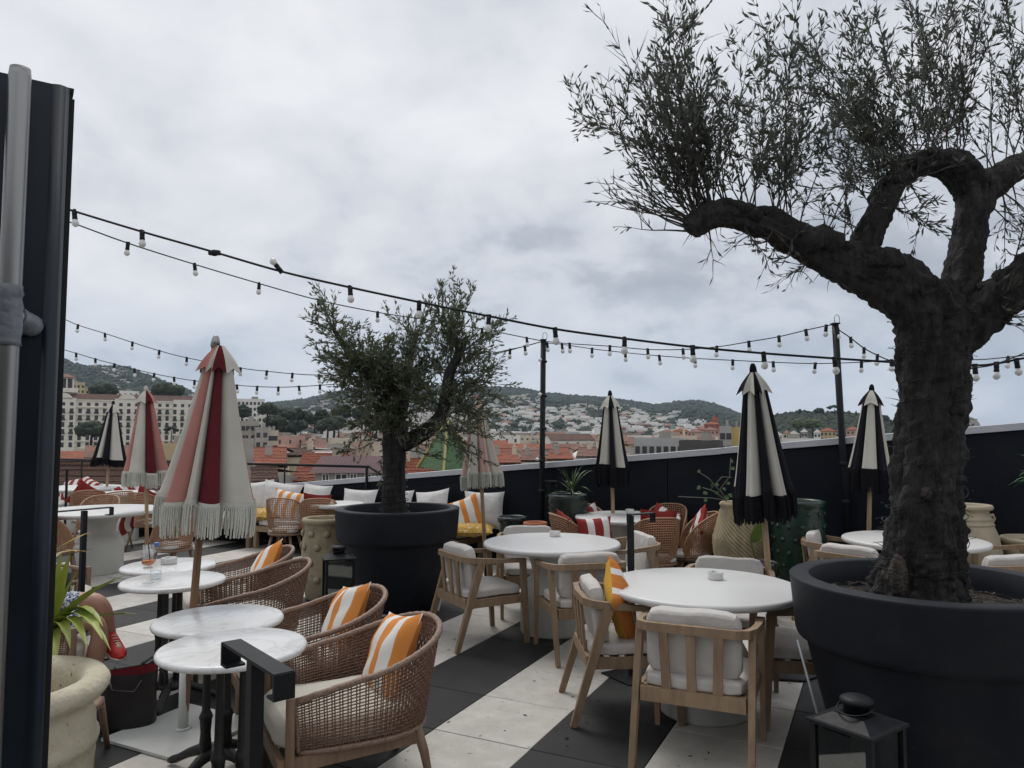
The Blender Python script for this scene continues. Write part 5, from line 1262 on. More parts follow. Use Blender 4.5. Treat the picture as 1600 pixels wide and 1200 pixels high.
    for heel, toe, up in ((L(0.395, 0.13, 0.05), L(0.63, 0.142, 0.05), Vector((0, 0, 1))), (L(0.495, -0.055, 0.37), L(0.572, 0.155, 0.315), Vector((0, 0, 1)))):
        d = (toe - heel).normalized(); sd = d.cross(up).normalized(); u = sd.cross(d)
        P = []; Q = []; S = []; n = 12
        for i in range(n + 1):
            k = i / n; ww = 0.036 + 0.012 * math.sin(k * 2.6) - 0.03 * max(0, k - 0.86) / 0.14 - 0.012 * max(0, 0.1 - k) / 0.1
            hh = 0.085 if k < 0.25 else 0.085 - 0.045 * min(1, (k - 0.25) / 0.6); hh *= 1 - 0.55 * max(0, k - 0.88) / 0.12
            c_ = heel - d * 0.02 + (toe - heel + d * 0.03) * k
            for j in range(9):
                a = math.pi * j / 8
                P.append(c_ + sd * math.cos(a) * ww + u * (-0.03 + math.sin(a) ** 0.8 * hh))
            S += [c_ + sd * ww * 1.07 - u * 0.03, c_ - sd * ww * 1.07 - u * 0.03, c_ - sd * ww * 1.07 - u * 0.048, c_ + sd * ww * 1.07 - u * 0.048]
        b = MB(); b.grid(P, 9, n + 1); b.add(P[:9], [list(range(8, -1, -1))]); b.add(P[-9:], [list(range(9))]); so = b.build('shoe', m_redshoe, t)
        b = MB(); b.grid(S, 4, n + 1, wrap=True); b.add(S[:4], [(3, 2, 1, 0)]); b.add(S[-4:], [(0, 1, 2, 3)]); b.build('sole', m_sole, so)
        b = MB()
        for k in (0.34, 0.44, 0.54, 0.64):
            c_ = heel + (toe - heel) * k; hh = -0.03 + 0.083 - 0.042 * (k - 0.25) / 0.6
            b.bar(c_ - sd * 0.016 + u * (hh + 0.001), c_ + sd * 0.016 + u * (hh + 0.002), 0.006, 0.003)
        b.build('lace', m_sole, so)
build_person()

# ================================================================== OLIVE TREES
def limb_mesh(b, pts, n=18, rough=0.10, sub=5, burl=0.0, seed=0.0):
    """pts: (Vector, radius) control points, smoothed and made knotty"""
    P = []; Rr = []
    k = len(pts)
    for i in range(k - 1):
        p0, p1, p2, p3 = pts[max(0, i - 1)], pts[i], pts[i + 1], pts[min(k - 1, i + 2)]
        for j in range(sub):
            t = j / sub
            q = 0.5 * ((2 * p1[0]) + (p2[0] - p0[0]) * t + (2 * p0[0] - 5 * p1[0] + 4 * p2[0] - p3[0]) * t * t + (3 * p1[0] - p0[0] - 3 * p2[0] + p3[0]) * t ** 3)
            P.append(q); Rr.append(p1[1] + (p2[1] - p1[1]) * t)
    P.append(pts[-1][0]); Rr.append(pts[-1][1])
    def fn(p, q, i, j):
        r = Rr[i]
        g_ = mnoise.noise(Vector((q.x * 3.4, q.y * 3.4, q.z * 3.4)) + p * 0.9 + Vector((seed * 2, 0, 0)))
        f_ = mnoise.noise(Vector((q.x * 9, q.y * 9, q.z * 9)) + p * 2.2)
        e = mnoise.noise(Vector((q.x * 1.6, q.y * 1.6, p.z * 1.2 + seed)) + p * 1.5) * rough * 1.5
        e += mnoise.noise(p * 9 + q * 2.6 + Vector((seed, 0, 0))) * rough
        e += abs(mnoise.noise(p * 20 + q * 5)) * rough * 0.9 - 0.06
        e += -rough * 2.4 * max(0, 0.35 - abs(g_)) - rough * 0.8 * max(0, 0.25 - abs(f_)) + 0.5 * rough * mnoise.noise(p * 38 + q * 12)
        if burl and q.z > 0.2: e += burl * max(0, mnoise.noise(p * 11 + Vector((3, seed, 1)))) * q.z
        return 1 + e
    v0 = len(b.v); b.tube(P, Rr, n, fn=fn)
    for i in range(len(P)):                      # keep every ring at its surveyed girth
        ring = [Vector(b.v[v0 + i * n + j]) - P[i] for j in range(n)]; m = sum(r.length for r in ring) / n
        k = Rr[i] * (1 + 0.2 * max(-0.6, min(0.6, m / max(1e-4, Rr[i]) - 1))) / max(1e-4, m)
        for j in range(n): b.v[v0 + i * n + j] = tuple(P[i] + ring[j] * k)
    return P, Rr

class Foliage:
    def __init__(s, seed): s.tw = MB(); s.V = []; s.R = random.Random(seed); s.big = []
    def leaf(s, p, d, L, w):
        R = s.R
        side = d.cross(Vector((R.uniform(-1, 1), R.uniform(-1, 1), R.uniform(-1, 1))))
        if side.length < 1e-3: return
        side.normalize(); side *= w / 2
        mid = p + d * L * 0.5 + Vector((0, 0, -L * 0.04))
        s.V.append((p, mid - side, p + d * L, mid + side))
    def spray(s, p, d, L, leafL, leafW, dens, bend=0.15, r0=0.004):
        R = s.R; n = max(3, int(L / 0.05)); st = L / n; P = [p.copy()]; q = p.copy(); d = d.normalized()
        for i in range(n):
            d = (d + Vector((R.uniform(-bend, bend), R.uniform(-bend, bend), R.uniform(-bend, bend * 1.1)))).normalized()
            q = q + d * st; P.append(q.copy())
        s.tw.tube(P, [r0 * (1 - 0.8 * i / n) for i in range(n + 1)], 3, cap=False)
        return P
    def shoot(s, p, d, L, leafL=0.05, leafW=0.009, dens=1.0, r0=0.006, twig=0.22, bare=0.12, depth=1, bend=0.13):
        R = s.R
        P = s.spray(p, d, L, leafL, leafW, dens, bend, r0)
        n = len(P) - 1
        for i in range(1, n + 1):
            k = i / n; dd = (P[i] - P[i - 1]).normalized()
            if depth > 0 and k > bare and R.random() < 0.85:
                for _ in range(1 if R.random() < 0.6 else 2):
                    o = Vector((R.uniform(-1, 1), R.uniform(-1, 1), R.uniform(-0.5, 1)))
                    t = (dd * 0.8 + o * 0.75).normalized()
                    s.shoot(P[i], t, twig * R.uniform(0.4, 1.15) * (1.15 - 0.6 * k), leafL, leafW, dens, r0 * 0.5, twig * 0.5, 0.0, depth - 1, bend * 1.3)
            if k > bare * 1.5:
                m = dens * (2 if depth == 0 else 1.2)
                c = int(m) + (1 if R.random() < m - int(m) else 0)
                for _ in range(c):
                    o = Vector((R.uniform(-1, 1), R.uniform(-1, 1), R.uniform(-1, 1))).normalized()
                    s.leaf(P[i] - dd * R.uniform(0, 0.04), (dd * 0.9 + o * 0.6).normalized(), leafL * R.uniform(0.65, 1.2), leafW * R.uniform(0.7, 1.2))
    def finish(s, tree, m_leafm, nbig, m_big, bigname='leaf'):
        if s.tw.v: tag(s.tw.build('twigs', m_twig, tree), kind='stuff')
        big = [];
        if nbig:
            R = s.R
            vis = [i for i in range(len(s.V)) if -20 < pix(s.V[i][0])[0] < 1620 and pix(s.V[i][0])[1] > -20]
            scr = sorted(vis, key=lambda i: -(Vector(pix(s.V[i][0])) - Vector(pix(s.V[i][2]))).length)[:nbig]
            big = set(scr)
        small = [q for i, q in enumerate(s.V) if i not in big] if nbig else s.V
        arr = np.array([[tuple(c) for c in q] for q in small], dtype=np.float32).reshape(-1, 3)
        me = bpy.data.meshes.new('foliage'); nq = len(small)
        me.vertices.add(nq * 4); me.vertices.foreach_set('co', arr.ravel())
        me.loops.add(nq * 4); me.loops.foreach_set('vertex_index', np.arange(nq * 4, dtype=np.int32))
        me.polygons.add(nq); me.polygons.foreach_set('loop_start', np.arange(0, nq * 4, 4, dtype=np.int32)); me.polygons.foreach_set('loop_total', np.full(nq, 4, dtype=np.int32))
        me.update(calc_edges=True); me.materials.append(m_leafm)
        tag(obj('foliage', me, tree), kind='stuff')
        if nbig:
            b = MB(); b.add([(0, 0, 0), (0.0, -0.5, 0.35), (0.04, -0.42, 0.75), (0, 0, 1), (0.04, 0.42, 0.75), (0.0, 0.5, 0.35), (-0.06, 0, 0.5)], [(0, 1, 6), (1, 2, 6), (2, 3, 6), (3, 4, 6), (4, 5, 6), (5, 0, 6)])
            lm = b.mesh('leaf', m_big)
            for i in scr:
                p0, a, p1, c = s.V[i]; d = p1 - p0; L_ = d.length; w = (c - a).length
                z = d.normalized(); y = (c - a).normalized(); y = (y - z * y.dot(z)).normalized(); x = y.cross(z)
                o = obj(bigname, lm, tree)
                o.matrix_basis = Matrix.Translation(p0) @ Matrix(((x.x * L_, y.x * w, z.x * L_, 0), (x.y * L_, y.y * w, z.y * L_, 0), (x.z * L_, y.z * w, z.z * L_, 0), (0, 0, 0, 1)))

def pts_of(L, o): return [(atd(x, y, d) - o, r) for x, y, d, r in L]
def near_olive():
    o = NEAR_P + Vector((0, 0, 0.80))
    t = thing('olive_tree', 'old thick trunked olive tree with sparse silvery shoots in the near planter', 'olive tree', o)
    Lt = [(1432, 975, 3.72, .250), (1436, 925, 3.72, .225), (1440, 880, 3.72, .200), (1445, 810, 3.72, .182), (1450, 740, 3.72, .168), (1455, 660, 3.72, .160), (1458, 590, 3.72, .160), (1458, 540, 3.72, .172), (1455, 490, 3.72, .185), (1442, 445, 3.72, .150)]
    LL = [(1466, 545, 3.72, .10), (1444, 493, 3.72, .165), (1400, 448, 3.70, .165), (1350, 425, 3.68, .135), (1290, 400, 3.65, .100), (1240, 372, 3.60, .088), (1195, 350, 3.55, .080), (1150, 336, 3.5, .070), (1115, 336, 3.45, .070), (1094, 347, 3.42, .070), (1084, 362, 3.40, .046)]
    LU = [(1466, 545, 3.72, .08), (1484, 490, 3.76, .120), (1502, 430, 3.80, .102), (1516, 360, 3.85, .090), (1522, 308, 3.90, .098), (1503, 272, 3.90, .098), (1465, 252, 3.86, .085), (1425, 262, 3.82, .075), (1395, 285, 3.78, .066), (1368, 318, 3.74, .05)]
    LR = [(1522, 318, 3.90, .085), (1560, 280, 3.95, .085), (1610, 252, 4.00, .075), (1680, 222, 4.1, .06), (1750, 170, 4.2, .035)]
    LS = [(1474, 575, 3.72, .07), (1505, 520, 3.70, .120), (1538, 487, 3.68, .118), (1572, 458, 3.62, .112), (1612, 425, 3.56, .105), (1670, 395, 3.5, .085), (1740, 350, 3.45, .05)]
    LP = [(1338, 415, 3.68, .07), (1350, 380, 3.66, .076), (1366, 345, 3.66, .070), (1384, 310, 3.70, .066), (1400, 285, 3.75, .05)]
    b = MB(); paths = {}
    for nm, LL_, n, burl in (('t', Lt, 72, 0), ('l', LL, 44, 1.1), ('u', LU, 40, 0.35), ('r', LR, 36, 0.25), ('s', LS, 40, 0.35), ('p', LP, 32, 0.15)):
        paths[nm] = limb_mesh(b, [(q_, r_ * (0.93 if nm == 't' else 0.86)) for q_, r_ in pts_of(LL_, o)], n, 0.16 if nm != 't' else 0.15, 18, burl, ord(nm) * 0.7)
    R0 = random.Random(31)
    for nm, a_, c_, cnt, rr in (('l', 0.22, 0.50, 16, 0.075), ('l', 0.5, 0.98, 16, 0.045), ('u', 0.45, 0.98, 12, 0.05), ('s', 0.15, 0.6, 8, 0.05), ('t', 0.05, 0.95, 14, 0.05)):
        P_, R_ = paths[nm]
        for _ in range(cnt):
            i = int((len(P_) - 1) * R0.uniform(a_, c_)); d = Vector((R0.uniform(-.7, .7), R0.uniform(-1, .3), R0.uniform(0.1, 1) if nm != 't' else R0.uniform(-.5, .5))).normalized()
            b.blob(P_[i] + d * R_[i] * 0.82, rr * R0.uniform(0.5, 1.1), 0, 2, 0.22, R0.randint(0, 9999), (1, 1, 0.8))
    # root flare
    for k in range(7):
        a = k * 0.9 + 0.3; c = Vector((NEAR_P.x + 0.0, NEAR_P.y, 0)) - Vector((o.x, o.y, 0))
        c += Vector((-0.0, 0, 0)); p0 = paths['t'][0][0]
        limb_mesh(b, [(p0 + Vector((math.cos(a) * 0.33, math.sin(a) * 0.33, -0.05)), 0.03), (p0 + Vector((math.cos(a) * 0.22, math.sin(a) * 0.22, 0.04)), 0.06), (p0 + Vector((math.cos(a) * 0.13, math.sin(a) * 0.13, 0.22)), 0.055), (p0 + Vector((math.cos(a) * 0.10, math.sin(a) * 0.10, 0.5)), 0.03)], 9, 0.15, 4, 0, k)
    b.build('trunk', m_bark, t)
    m_scar = M('pale_scar_wood', (0.10, 0.083, 0.070), 0.95, (0.030, 0.026, 0.024), 38, bump=1.0, bscale=70, bdist=0.03)
    for px_, py_, d_, rx, rz_ in ((1474, 768, 3.585, 0.034, 0.062), (1447, 771, 3.572, 0.022, 0.032), (1404, 900, 3.565, 0.042, 0.10)):
        sb = MB(); sb.blob(atd(px_, py_, d_) - o, 1.0, 0, 3, 0.16, int(px_), (rx, 0.030, rz_)); sb.build('branch_scar', m_scar, t)
    F = Foliage(5); R = F.R
    def along(nm, a, c):
        P, Rr = paths[nm]; i = int((len(P) - 1) * (a + (c - a) * R.random())); return P[i], Rr[i], i
    def from_limb(nm, a, c, n, dirf, L, **kw):
        for _ in range(n):
            p, r, i = along(nm, a, c)
            d = Vector(dirf()).normalized(); q = p + d * r * 0.8
            k2 = dict(kw); k2['dens'] = kw.get('dens', 1.0) * R.choice((0.35, 0.8, 1.2, 1.7))
            if R.random() < 0.22 and L[1] > 0.5: k2['depth'] = 2; k2['dens'] *= 0.6; k2['twig'] = 0.26
            F.shoot(q, d, R.uniform(*L), **k2)
    U = R.uniform
    kw = dict(leafL=0.050, leafW=0.0125, dens=0.72, bare=0.08, twig=0.20, bend=0.20, r0=0.0045)
    # tip of the left limb: a fan from flat left to upright
    from_limb('l', 0.88, 0.99, 11, lambda: (U(-1.1, -0.5), U(-.4, .4), U(0.0, 0.55)), (0.22, 0.46), leafL=.05, leafW=.010, dens=0.35, bare=0.35)
    from_limb('l', 0.80, 0.98, 20, lambda: (U(-0.6, 0.05), U(-.5, .5), U(0.6, 1.3)), (0.35, 0.80), **kw)
    from_limb('l', 0.86, 0.99, 9, lambda: (U(-0.6, -0.2), U(-.4, .4), U(0.8, 1.1)), (0.62, 0.86), bend=0.12, **{k_: v_ for k_, v_ in kw.items() if k_ != 'bend'})
    from_limb('l', 0.70, 0.92, 8, lambda: (U(-0.75, -0.2), U(-.4, .4), U(0.8, 1.1)), (0.7, 1.1), **kw)
    from_limb('l', 0.50, 0.85, 20, lambda: (U(-0.35, 0.25), U(-.5, .5), U(0.9, 1.3)), (0.5, 1.15), **kw)
    from_limb('l', 0.30, 0.60, 9, lambda: (U(-0.3, 0.3), U(-.6, .5), U(0.8, 1.2)), (0.25, 0.8), **kw)
    from_limb('l', 0.40, 0.99, 9, lambda: (U(-0.8, 0.3), U(-.6, .2), U(-1, -0.1)), (0.08, 0.22), leafL=.05, leafW=.010, dens=0.5)
    from_limb('u', 0.72, 0.99, 24, lambda: (U(-0.8, 0.2), U(-.6, .5), U(0.35, 1.3)), (0.4, 1.1), **kw)
    from_limb('u', 0.55, 0.75, 19, lambda: (U(-0.35, 0.45), U(-.5, .5), U(0.8, 1.3)), (0.6, 1.3), **kw)
    from_limb('u', 0.70, 0.99, 14, lambda: (U(-0.8, 0.3), U(-.7, -.1), U(-0.9, 0.3)), (0.15, 0.4), leafL=.055, leafW=.011, dens=0.9)
    from_limb('p', 0.3, 0.99, 10, lambda: (U(-0.9, 0.2), U(-.6, .3), U(0.2, 1.2)), (0.3, 0.7), **kw)
    from_limb('r', 0.1, 0.98, 20, lambda: (U(-0.45, 0.5), U(-.5, .5), U(0.6, 1.3)), (0.5, 1.3), **kw)
    from_limb('r', 0.1, 0.9, 8, lambda: (U(-0.3, 0.6), U(-.6, .3), U(-1, -0.2)), (0.15, 0.4), leafL=.055, leafW=.011, dens=0.8)
    from_limb('s', 0.55, 0.98, 16, lambda: (U(-0.1, 0.8), U(-.5, .5), U(0.4, 1.3)), (0.4, 1.0), **kw)
    from_limb('s', 0.25, 0.6, 8, lambda: (U(0, 0.8), U(-.8, -.2), U(-0.6, 0.8)), (0.06, 0.18), leafL=.045, leafW=.010, dens=0.6)
    # bare snags, dead twigs and stubs on the trunk
    for _ in range(70):
        p, r, i = along('t', 0.05, 0.95); a = U(0, 6.28); d = Vector((math.cos(a), math.sin(a), U(-.4, .5)))
        F.spray(p + d * r * 0.95, d, U(0.02, 0.10), 0, 0, 0, 0.25, 0.003)
    for _ in range(60):
        p, r, i = along('l', 0.2, 0.95); a = U(0, 6.28); d = Vector((math.cos(a) * 0.6, math.sin(a) * 0.6, U(-1, .3)))
        F.spray(p + d.normalized() * r * 0.9, d, U(0.03, 0.10), 0, 0, 0, 0.25, 0.003)
    F.finish(t, m_leaf, 290, m_leaf)
    # fairy light wire wound round the trunk
    fl = thing('fairy_lights', 'thin dark fairy light wire wound round the thick olive trunk', 'fairy lights', o)
    P, Rr = paths['t']; w = []; nb = MB()
    n = 420
    for i in range(n):
        k = i / (n - 1) * (len(P) - 6) + 2; j = int(k); q = P[j].lerp(P[min(j + 1, len(P) - 1)], k - j); r = Rr[j] * 1.06 + 0.006 + 0.008 * mnoise.noise(Vector((i * 0.3, 0, 0)))
        a = i * 0.215 + 0.5 * math.sin(i * 0.045)
        w.append(q + Vector((math.cos(a) * r, math.sin(a) * r, 0.03 * math.sin(i * 0.11) + 0.01 * math.sin(i * 0.7))))
    b = MB(); b.tube(w, 0.0022, 4, cap=False); b.build('wire', m_black, fl)
    R2 = random.Random(8); led = MB()
    for i in range(0, n, 3):
        d = Vector((R2.uniform(-1, 1), R2.uniform(-1, 1), R2.uniform(-1, 1))).normalized()
        q = w[i]; ax = P[min(len(P) - 1, int(i / n * len(P)))]; out = (q - ax); out.z = 0; out.normalize()
        e = q + (d * 0.5 + out).normalized() * R2.uniform(0.012, 0.035); led.tube([q, e], 0.0013, 3, cap=False); led.blob(e, 0.0028, 1, 1, 0)
    tag(led.build('led', [m_black, M('clear_led', (0.10, 0.10, 0.10), 0.2)], fl), kind='stuff')
    return t
near_olive()
def mid_olive():
    o = MID_P + Vector((0, 0, 0.80))
    t = thing('olive_tree', 'bushy olive tree with a forked trunk in the middle planter', 'olive tree', o)
    D_ = 7.25
    Lt = [(617, 812, D_, .135), (616, 780, D_, .118), (616, 740, D_, .110), (616, 700, D_, .118), (617, 670, D_, .13), (614, 650, D_, .10)]
    LL = [(620, 700, D_, .09), (612, 665, D_, .115), (600, 635, D_, .100), (586, 605, 7.2, .082), (572, 583, 7.15, .066), (556, 562, 7.1, .048), (535, 535, 7.0, .028), (515, 505, 6.95, .012)]
    LM = [(612, 690, D_, .08), (622, 655, 7.3, .080), (629, 628, 7.35, .070), (633, 600, 7.4, .058), (640, 560, 7.45, .038), (652, 520, 7.5, .02)]
    LR = [(612, 700, D_, .085), (632, 692, 7.22, .090), (655, 680, 7.18, .082), (678, 664, 7.12, .073), (692, 642, 7.08, .062), (697, 612, 7.05, .058), (703, 583, 7.02, .053), (715, 560, 7.0, .036), (730, 525, 7.0, .018)]
    b = MB(); paths = {}
    for nm, L_, n in (('t', Lt, 16), ('l', LL, 12), ('m', LM, 12), ('r', LR, 12)): paths[nm] = limb_mesh(b, pts_of(L_, o), n, 0.09, 5, 0.1, ord(nm))
    # cable wound round the lower trunk
    P, Rr = paths['t']
    b.build('trunk', m_bark, t)
    F = Foliage(21); R = F.R; U = R.uniform
    kw = dict(leafL=0.058, leafW=0.016, dens=1.5, r0=0.006, twig=0.26)
    def fl(nm, a, c, n, dirf, L, **k):
        P, Rr = paths[nm]
        for _ in range(n):
            i = int((len(P) - 1) * U(a, c)); d = Vector(dirf()).normalized(); F.shoot(P[i] + d * Rr[i] * 0.6, d, U(*L), **{**kw, **k})
    fl('l', 0.30, 1.0, 48, lambda: (U(-0.9, 0.5), U(-.8, .8), U(-0.1, 0.85)), (0.22, 0.50))
    fl('l', 0.1, 0.6, 22, lambda: (U(-0.5, 0.8), U(-1, 0), U(-0.2, 1.0)), (0.25, 0.5))
    fl('m', 0.0, 0.5, 18, lambda: (U(-0.8, 0.8), U(-1, 0), U(-0.3, 0.9)), (0.25, 0.45))
    fl('l', 0.25, 0.9, 16, lambda: (U(-1, 0.1), U(-.8, .8), U(-0.7, 0.2)), (0.25, 0.6))
    fl('m', 0.35, 1.0, 34, lambda: (U(-0.7, 0.7), U(-.8, .8), U(0.0, 1.0)), (0.25, 0.52))
    fl('r', 0.45, 0.95, 34, lambda: (U(-0.7, 1), U(-.8, .8), U(-0.1, 1.0)), (0.25, 0.6))
    fl('r', 0.70, 0.92, 7, lambda: (U(-0.25, 0.15), U(-.2, .2), 1.0), (0.60, 0.85), bend=0.07, twig=0.16, dens=1.1)
    fl('r', 0.35, 0.8, 18, lambda: (U(0, 1), U(-.9, .5), U(-0.8, 0.5)), (0.3, 0.65), dens=1.1)
    fl('r', 0.3, 0.6, 8, lambda: (U(0.4, 1), U(-.7, -.1), U(-0.7, 0.1)), (0.5, 0.75), dens=0.9)
    fl('t', 0.6, 0.98, 12, lambda: (U(-1, 1), U(-.9, .3), U(-0.5, 0.5)), (0.2, 0.45), dens=1.0)
    F.finish(t, m_leaf2, 0, m_leaf2)
    fl_ = thing('fairy_lights', 'dark cable wound round the trunk of the middle olive tree', 'fairy lights', o)
    w = []; n = 220
    for i in range(n):
        k = i / (n - 1) * (len(P) * 0.62) + 1; j = int(k); q = P[j].lerp(P[min(j + 1, len(P) - 1)], k - j); r = Rr[j] * 1.08 + 0.006; a = i * 0.36
        w.append(q + Vector((math.cos(a) * r, math.sin(a) * r, 0)))
    b = MB(); b.tube(w, 0.0035, 4, cap=False); b.build('wire', m_black, fl_)
mid_olive()

# ================================================================== LIGHT POLES AND FESTOON STRINGS
def light_pole(label, base, top, r=0.035):
    t = thing('light_pole', label, 'pole', base, 0, 'black poles carrying the festoon lights')
    v = Vector(top) - Vector(base); b = MB(); b.tube([(0, 0, 0.004), v * 0.5, v], r, 14); b.build('pole', m_black, t)
    b = MB(); b.box(v + Vector((0, 0, 0.008)), (r * 2.2, r * 2.2, 0.014)); b.build('cap', m_black, t)
    b = MB(); b.tube([v + Vector((0.02 + 0.028 * math.cos(a), 0, 0.055 + 0.05 * math.sin(a))) for a in [2 * math.pi * i / 16 for i in range(16)]], 0.004, 5, closed=True); b.build('hook_ring', m_steel, t)
    for z in (0.9, 1.3): 
        b = MB(); b.lathe([(r + 0.001, z), (r + 0.008, z + 0.004), (r + 0.008, z + 0.05), (r + 0.001, z + 0.054)], 14)
        k = z / v.z; b.v = [(x + v.x * k, y + v.y * k, zz) for x, y, zz in b.v]; b.build('clamp', m_black, t)
    return t
PA = atd(849, 532, 9.35); PB = atd(1305, 507, 7.85)
light_pole('black light pole right of the blush parasol, against the low part of the wall', ground(845, 9.38), PA)
light_pole('black light pole between the two black and ecru parasols', ground(1321, 7.9), PB)
_sock = MB(); _sock.lathe([(0.0165, -0.002), (0.0165, -0.030), (0.0145, -0.033), (0.0165, -0.036), (0.0175, -0.056), (0.016, -0.058), (0.001, -0.058)], 12); _sock.box((0, 0, 0.004), (0.030, 0.018, 0.016))
_bulb = MB(); _bulb.lathe([(0.014, -0.0585), (0.019, -0.068), (0.0235, -0.080), (0.0235, -0.090), (0.018, -0.102), (0.009, -0.109), (0.001, -0.111)], 14)
me_sock = _sock.mesh('socket', m_black); me_bulb = _bulb.mesh('bulb', m_bulb)
def festoon(label, pts, bulbs, r=0.006, scale=1.0, seed=0, side=()):
    """pts: (px, py, distance) of the cable; bulbs: indices of pts that carry a lamp"""
    rnd = random.Random(seed)
    W = [atd(x, y, d) for x, y, d in pts]; o = W[0]
    t = thing('festoon_light_string', label, 'string lights', o, 0, 'festoon light strings')
    Q = []
    k = len(W)
    for i in range(k - 1):
        p0, p1, p2, p3 = W[max(0, i - 1)], W[i], W[i + 1], W[min(k - 1, i + 2)]
        for j in range(6):
            u = j / 6
            Q.append(0.5 * ((2 * p1) + (p2 - p0) * u + (2 * p0 - 5 * p1 + 4 * p2 - p3) * u * u + (3 * p1 - p0 - 3 * p2 + p3) * u ** 3) - o)
    Q.append(W[-1] - o)
    b = MB(); b.tube(Q, r, 6); b.build('cable', m_black, t)
    for i in bulbs:
        s = obj('socket', me_sock, t, W[i] - o, (rnd.uniform(-.12, .12), rnd.uniform(-.12, .12), rnd.uniform(0, 3.1)))
        if i in side: s.rotation_euler = (0.2, 2.5, 0.4)
        s.scale = (scale,) * 3
        obj('bulb', me_bulb, s)
    return t
def D2(P, d0, d1):
    x0, x1 = P[0][0], P[-1][0]
    return [(x, y, d0 + (d1 - d0) * (x - x0) / (x1 - x0)) for x, y in P]
S1 = [(60, 312), (116, 330), (222, 362), (335, 394), (439, 424), (547, 449), (655, 472), (764, 494), (867, 514), (976, 529), (1082, 542), (1193, 552), (1304, 560), (1395, 566), (1440, 570), (1523, 571), (1557, 568), (1588, 562), (1640, 552)]
festoon('thick nearest light string running across the whole picture', D2(S1, 5.0, 5.0), [1, 2, 4, 5, 6, 7, 8, 9, 10, 11, 12, 15, 16, 17], 0.0085, 1.0, 1, (4,))
j = MB(); j.blob(atd(335, 395, 5.0), 0.026, 0, 2, 0.05, sq=(1.2, 1, 0.9)); j.box(atd(335, 395, 5.0), (0.075, 0.03, 0.03)); tag(j.build('cable_joint', m_black), 'black cable joint on the thick light string at upper left', 'cable joint')
S2 = [(60, 333), (112, 348), (200, 380), (304, 413), (405, 443), (498, 469), (590, 488), (675, 501), (753, 514), (823, 528), (849, 533)]
festoon('light string from the door top down to the middle pole', D2(S2, 6.0, 9.35), [2, 3, 4, 5, 6, 7, 8, 9], 0.006, 1.05, 2)
S3 = [(849, 533), (890, 537), (953, 541), (1012, 546), (1067, 546), (1120, 542), (1170, 534), (1217, 526), (1259, 516), (1291, 509), (1305, 507)]
festoon('light string sagging between the two poles', D2(S3, 9.35, 7.85), [1, 2, 3, 4, 5, 6, 7, 8, 9], 0.006, 1.1, 3)
S4 = [(849, 533), (855, 536), (878, 538), (925, 545), (977, 551), (1030, 556), (1086, 560), (1145, 563), (1208, 566), (1274, 568), (1346, 566), (1393, 563), (1450, 562), (1526, 562), (1575, 558), (1650, 550)]
festoon('lowest light string from the middle pole past the thick trunk', D2(S4, 9.35, 7.2), [1, 2, 3, 4, 5, 6, 7, 8, 9, 10, 11, 14], 0.0055, 1.05, 4)
S5 = [(1305, 507), (1309, 514), (1329, 528), (1350, 544), (1371, 555), (1394, 564), (1450, 575), (1530, 574), (1580, 560), (1650, 530)]
festoon('short light string dropping from the right pole to the trunk', D2(S5, 7.85, 6.6), [1, 2, 3, 4, 5], 0.006, 1.0, 5)
S6 = [(60, 488), (98, 498), (122, 508), (164, 521), (207, 535), (249, 548), (292, 559), (376, 575), (417, 580), (457, 584), (498, 586), (560, 585), (640, 577), (700, 567), (740, 559), (765, 553), (797, 546), (820, 541), (849, 533)]
festoon('upper of the two thin light strings at left, ending at the middle pole', D2(S6, 11.5, 9.35), [2, 3, 4, 5, 6, 7, 8, 9, 10, 14, 15, 16, 17], 0.0065, 1.1, 6)
S7 = [(60, 536), (98, 546), (119, 552), (149, 561), (179, 569), (210, 577), (241, 584), (272, 590), (304, 595), (336, 599), (370, 602), (402, 604), (435, 605), (467, 604), (500, 602), (580, 595), (660, 582), (730, 565), (790, 549), (849, 533)]
festoon('lower of the two thin light strings at left, above the hotel', D2(S7, 12.0, 9.35), [2, 3, 4, 5, 6, 7, 8, 9, 10, 11, 12, 13, 14], 0.0065, 1.1, 7)
# bulbs of the string that runs down the middle pole
o = ground(846, 9.3); t = thing('festoon_light_string', 'lights hanging down along the middle pole', 'string lights', o, 0, 'festoon light strings')
b = MB(); P = [atd(849 + (4 if i % 2 else 1) - 5 * i / 8, 535 + i * 24, 9.28) - o for i in range(9)]; b.tube(P, 0.006, 5); b.build('cable', m_black, t)
for x, y in ((853, 565), (853, 619), (847, 670), (849, 721)):
    s = obj('socket', me_sock, t, atd(x, y, 9.27) - o, (0.5, 1.9 if x > 848 else -1.7, 0)); obj('bulb', me_bulb, s)
# things along the top of the wall
t = thing('satellite_dish', 'pale dish peeping over the coping beside the thick trunk', 'dish', atd(1513, 668, 8.2))
b = MB(); b.lathe([(0.001, 0), (0.05, 0.006), (0.09, 0.02), (0.115, 0.04)], 24); b.v = [tuple(Matrix.Rotation(math.radians(68), 3, 'X') @ Vector(p)) for p in b.v]; b.build('reflector', M('pale_dish', (0.42, 0.39, 0.37), 0.6), t)
b = MB(); b.tube([(0, 0, 0), (0.03, -0.06, 0.04)], 0.006, 5); b.tube([(0, 0.02, 0), (0, 0.05, -0.35)], 0.014, 6); b.build('arm', m_black, t)
HAZE = True
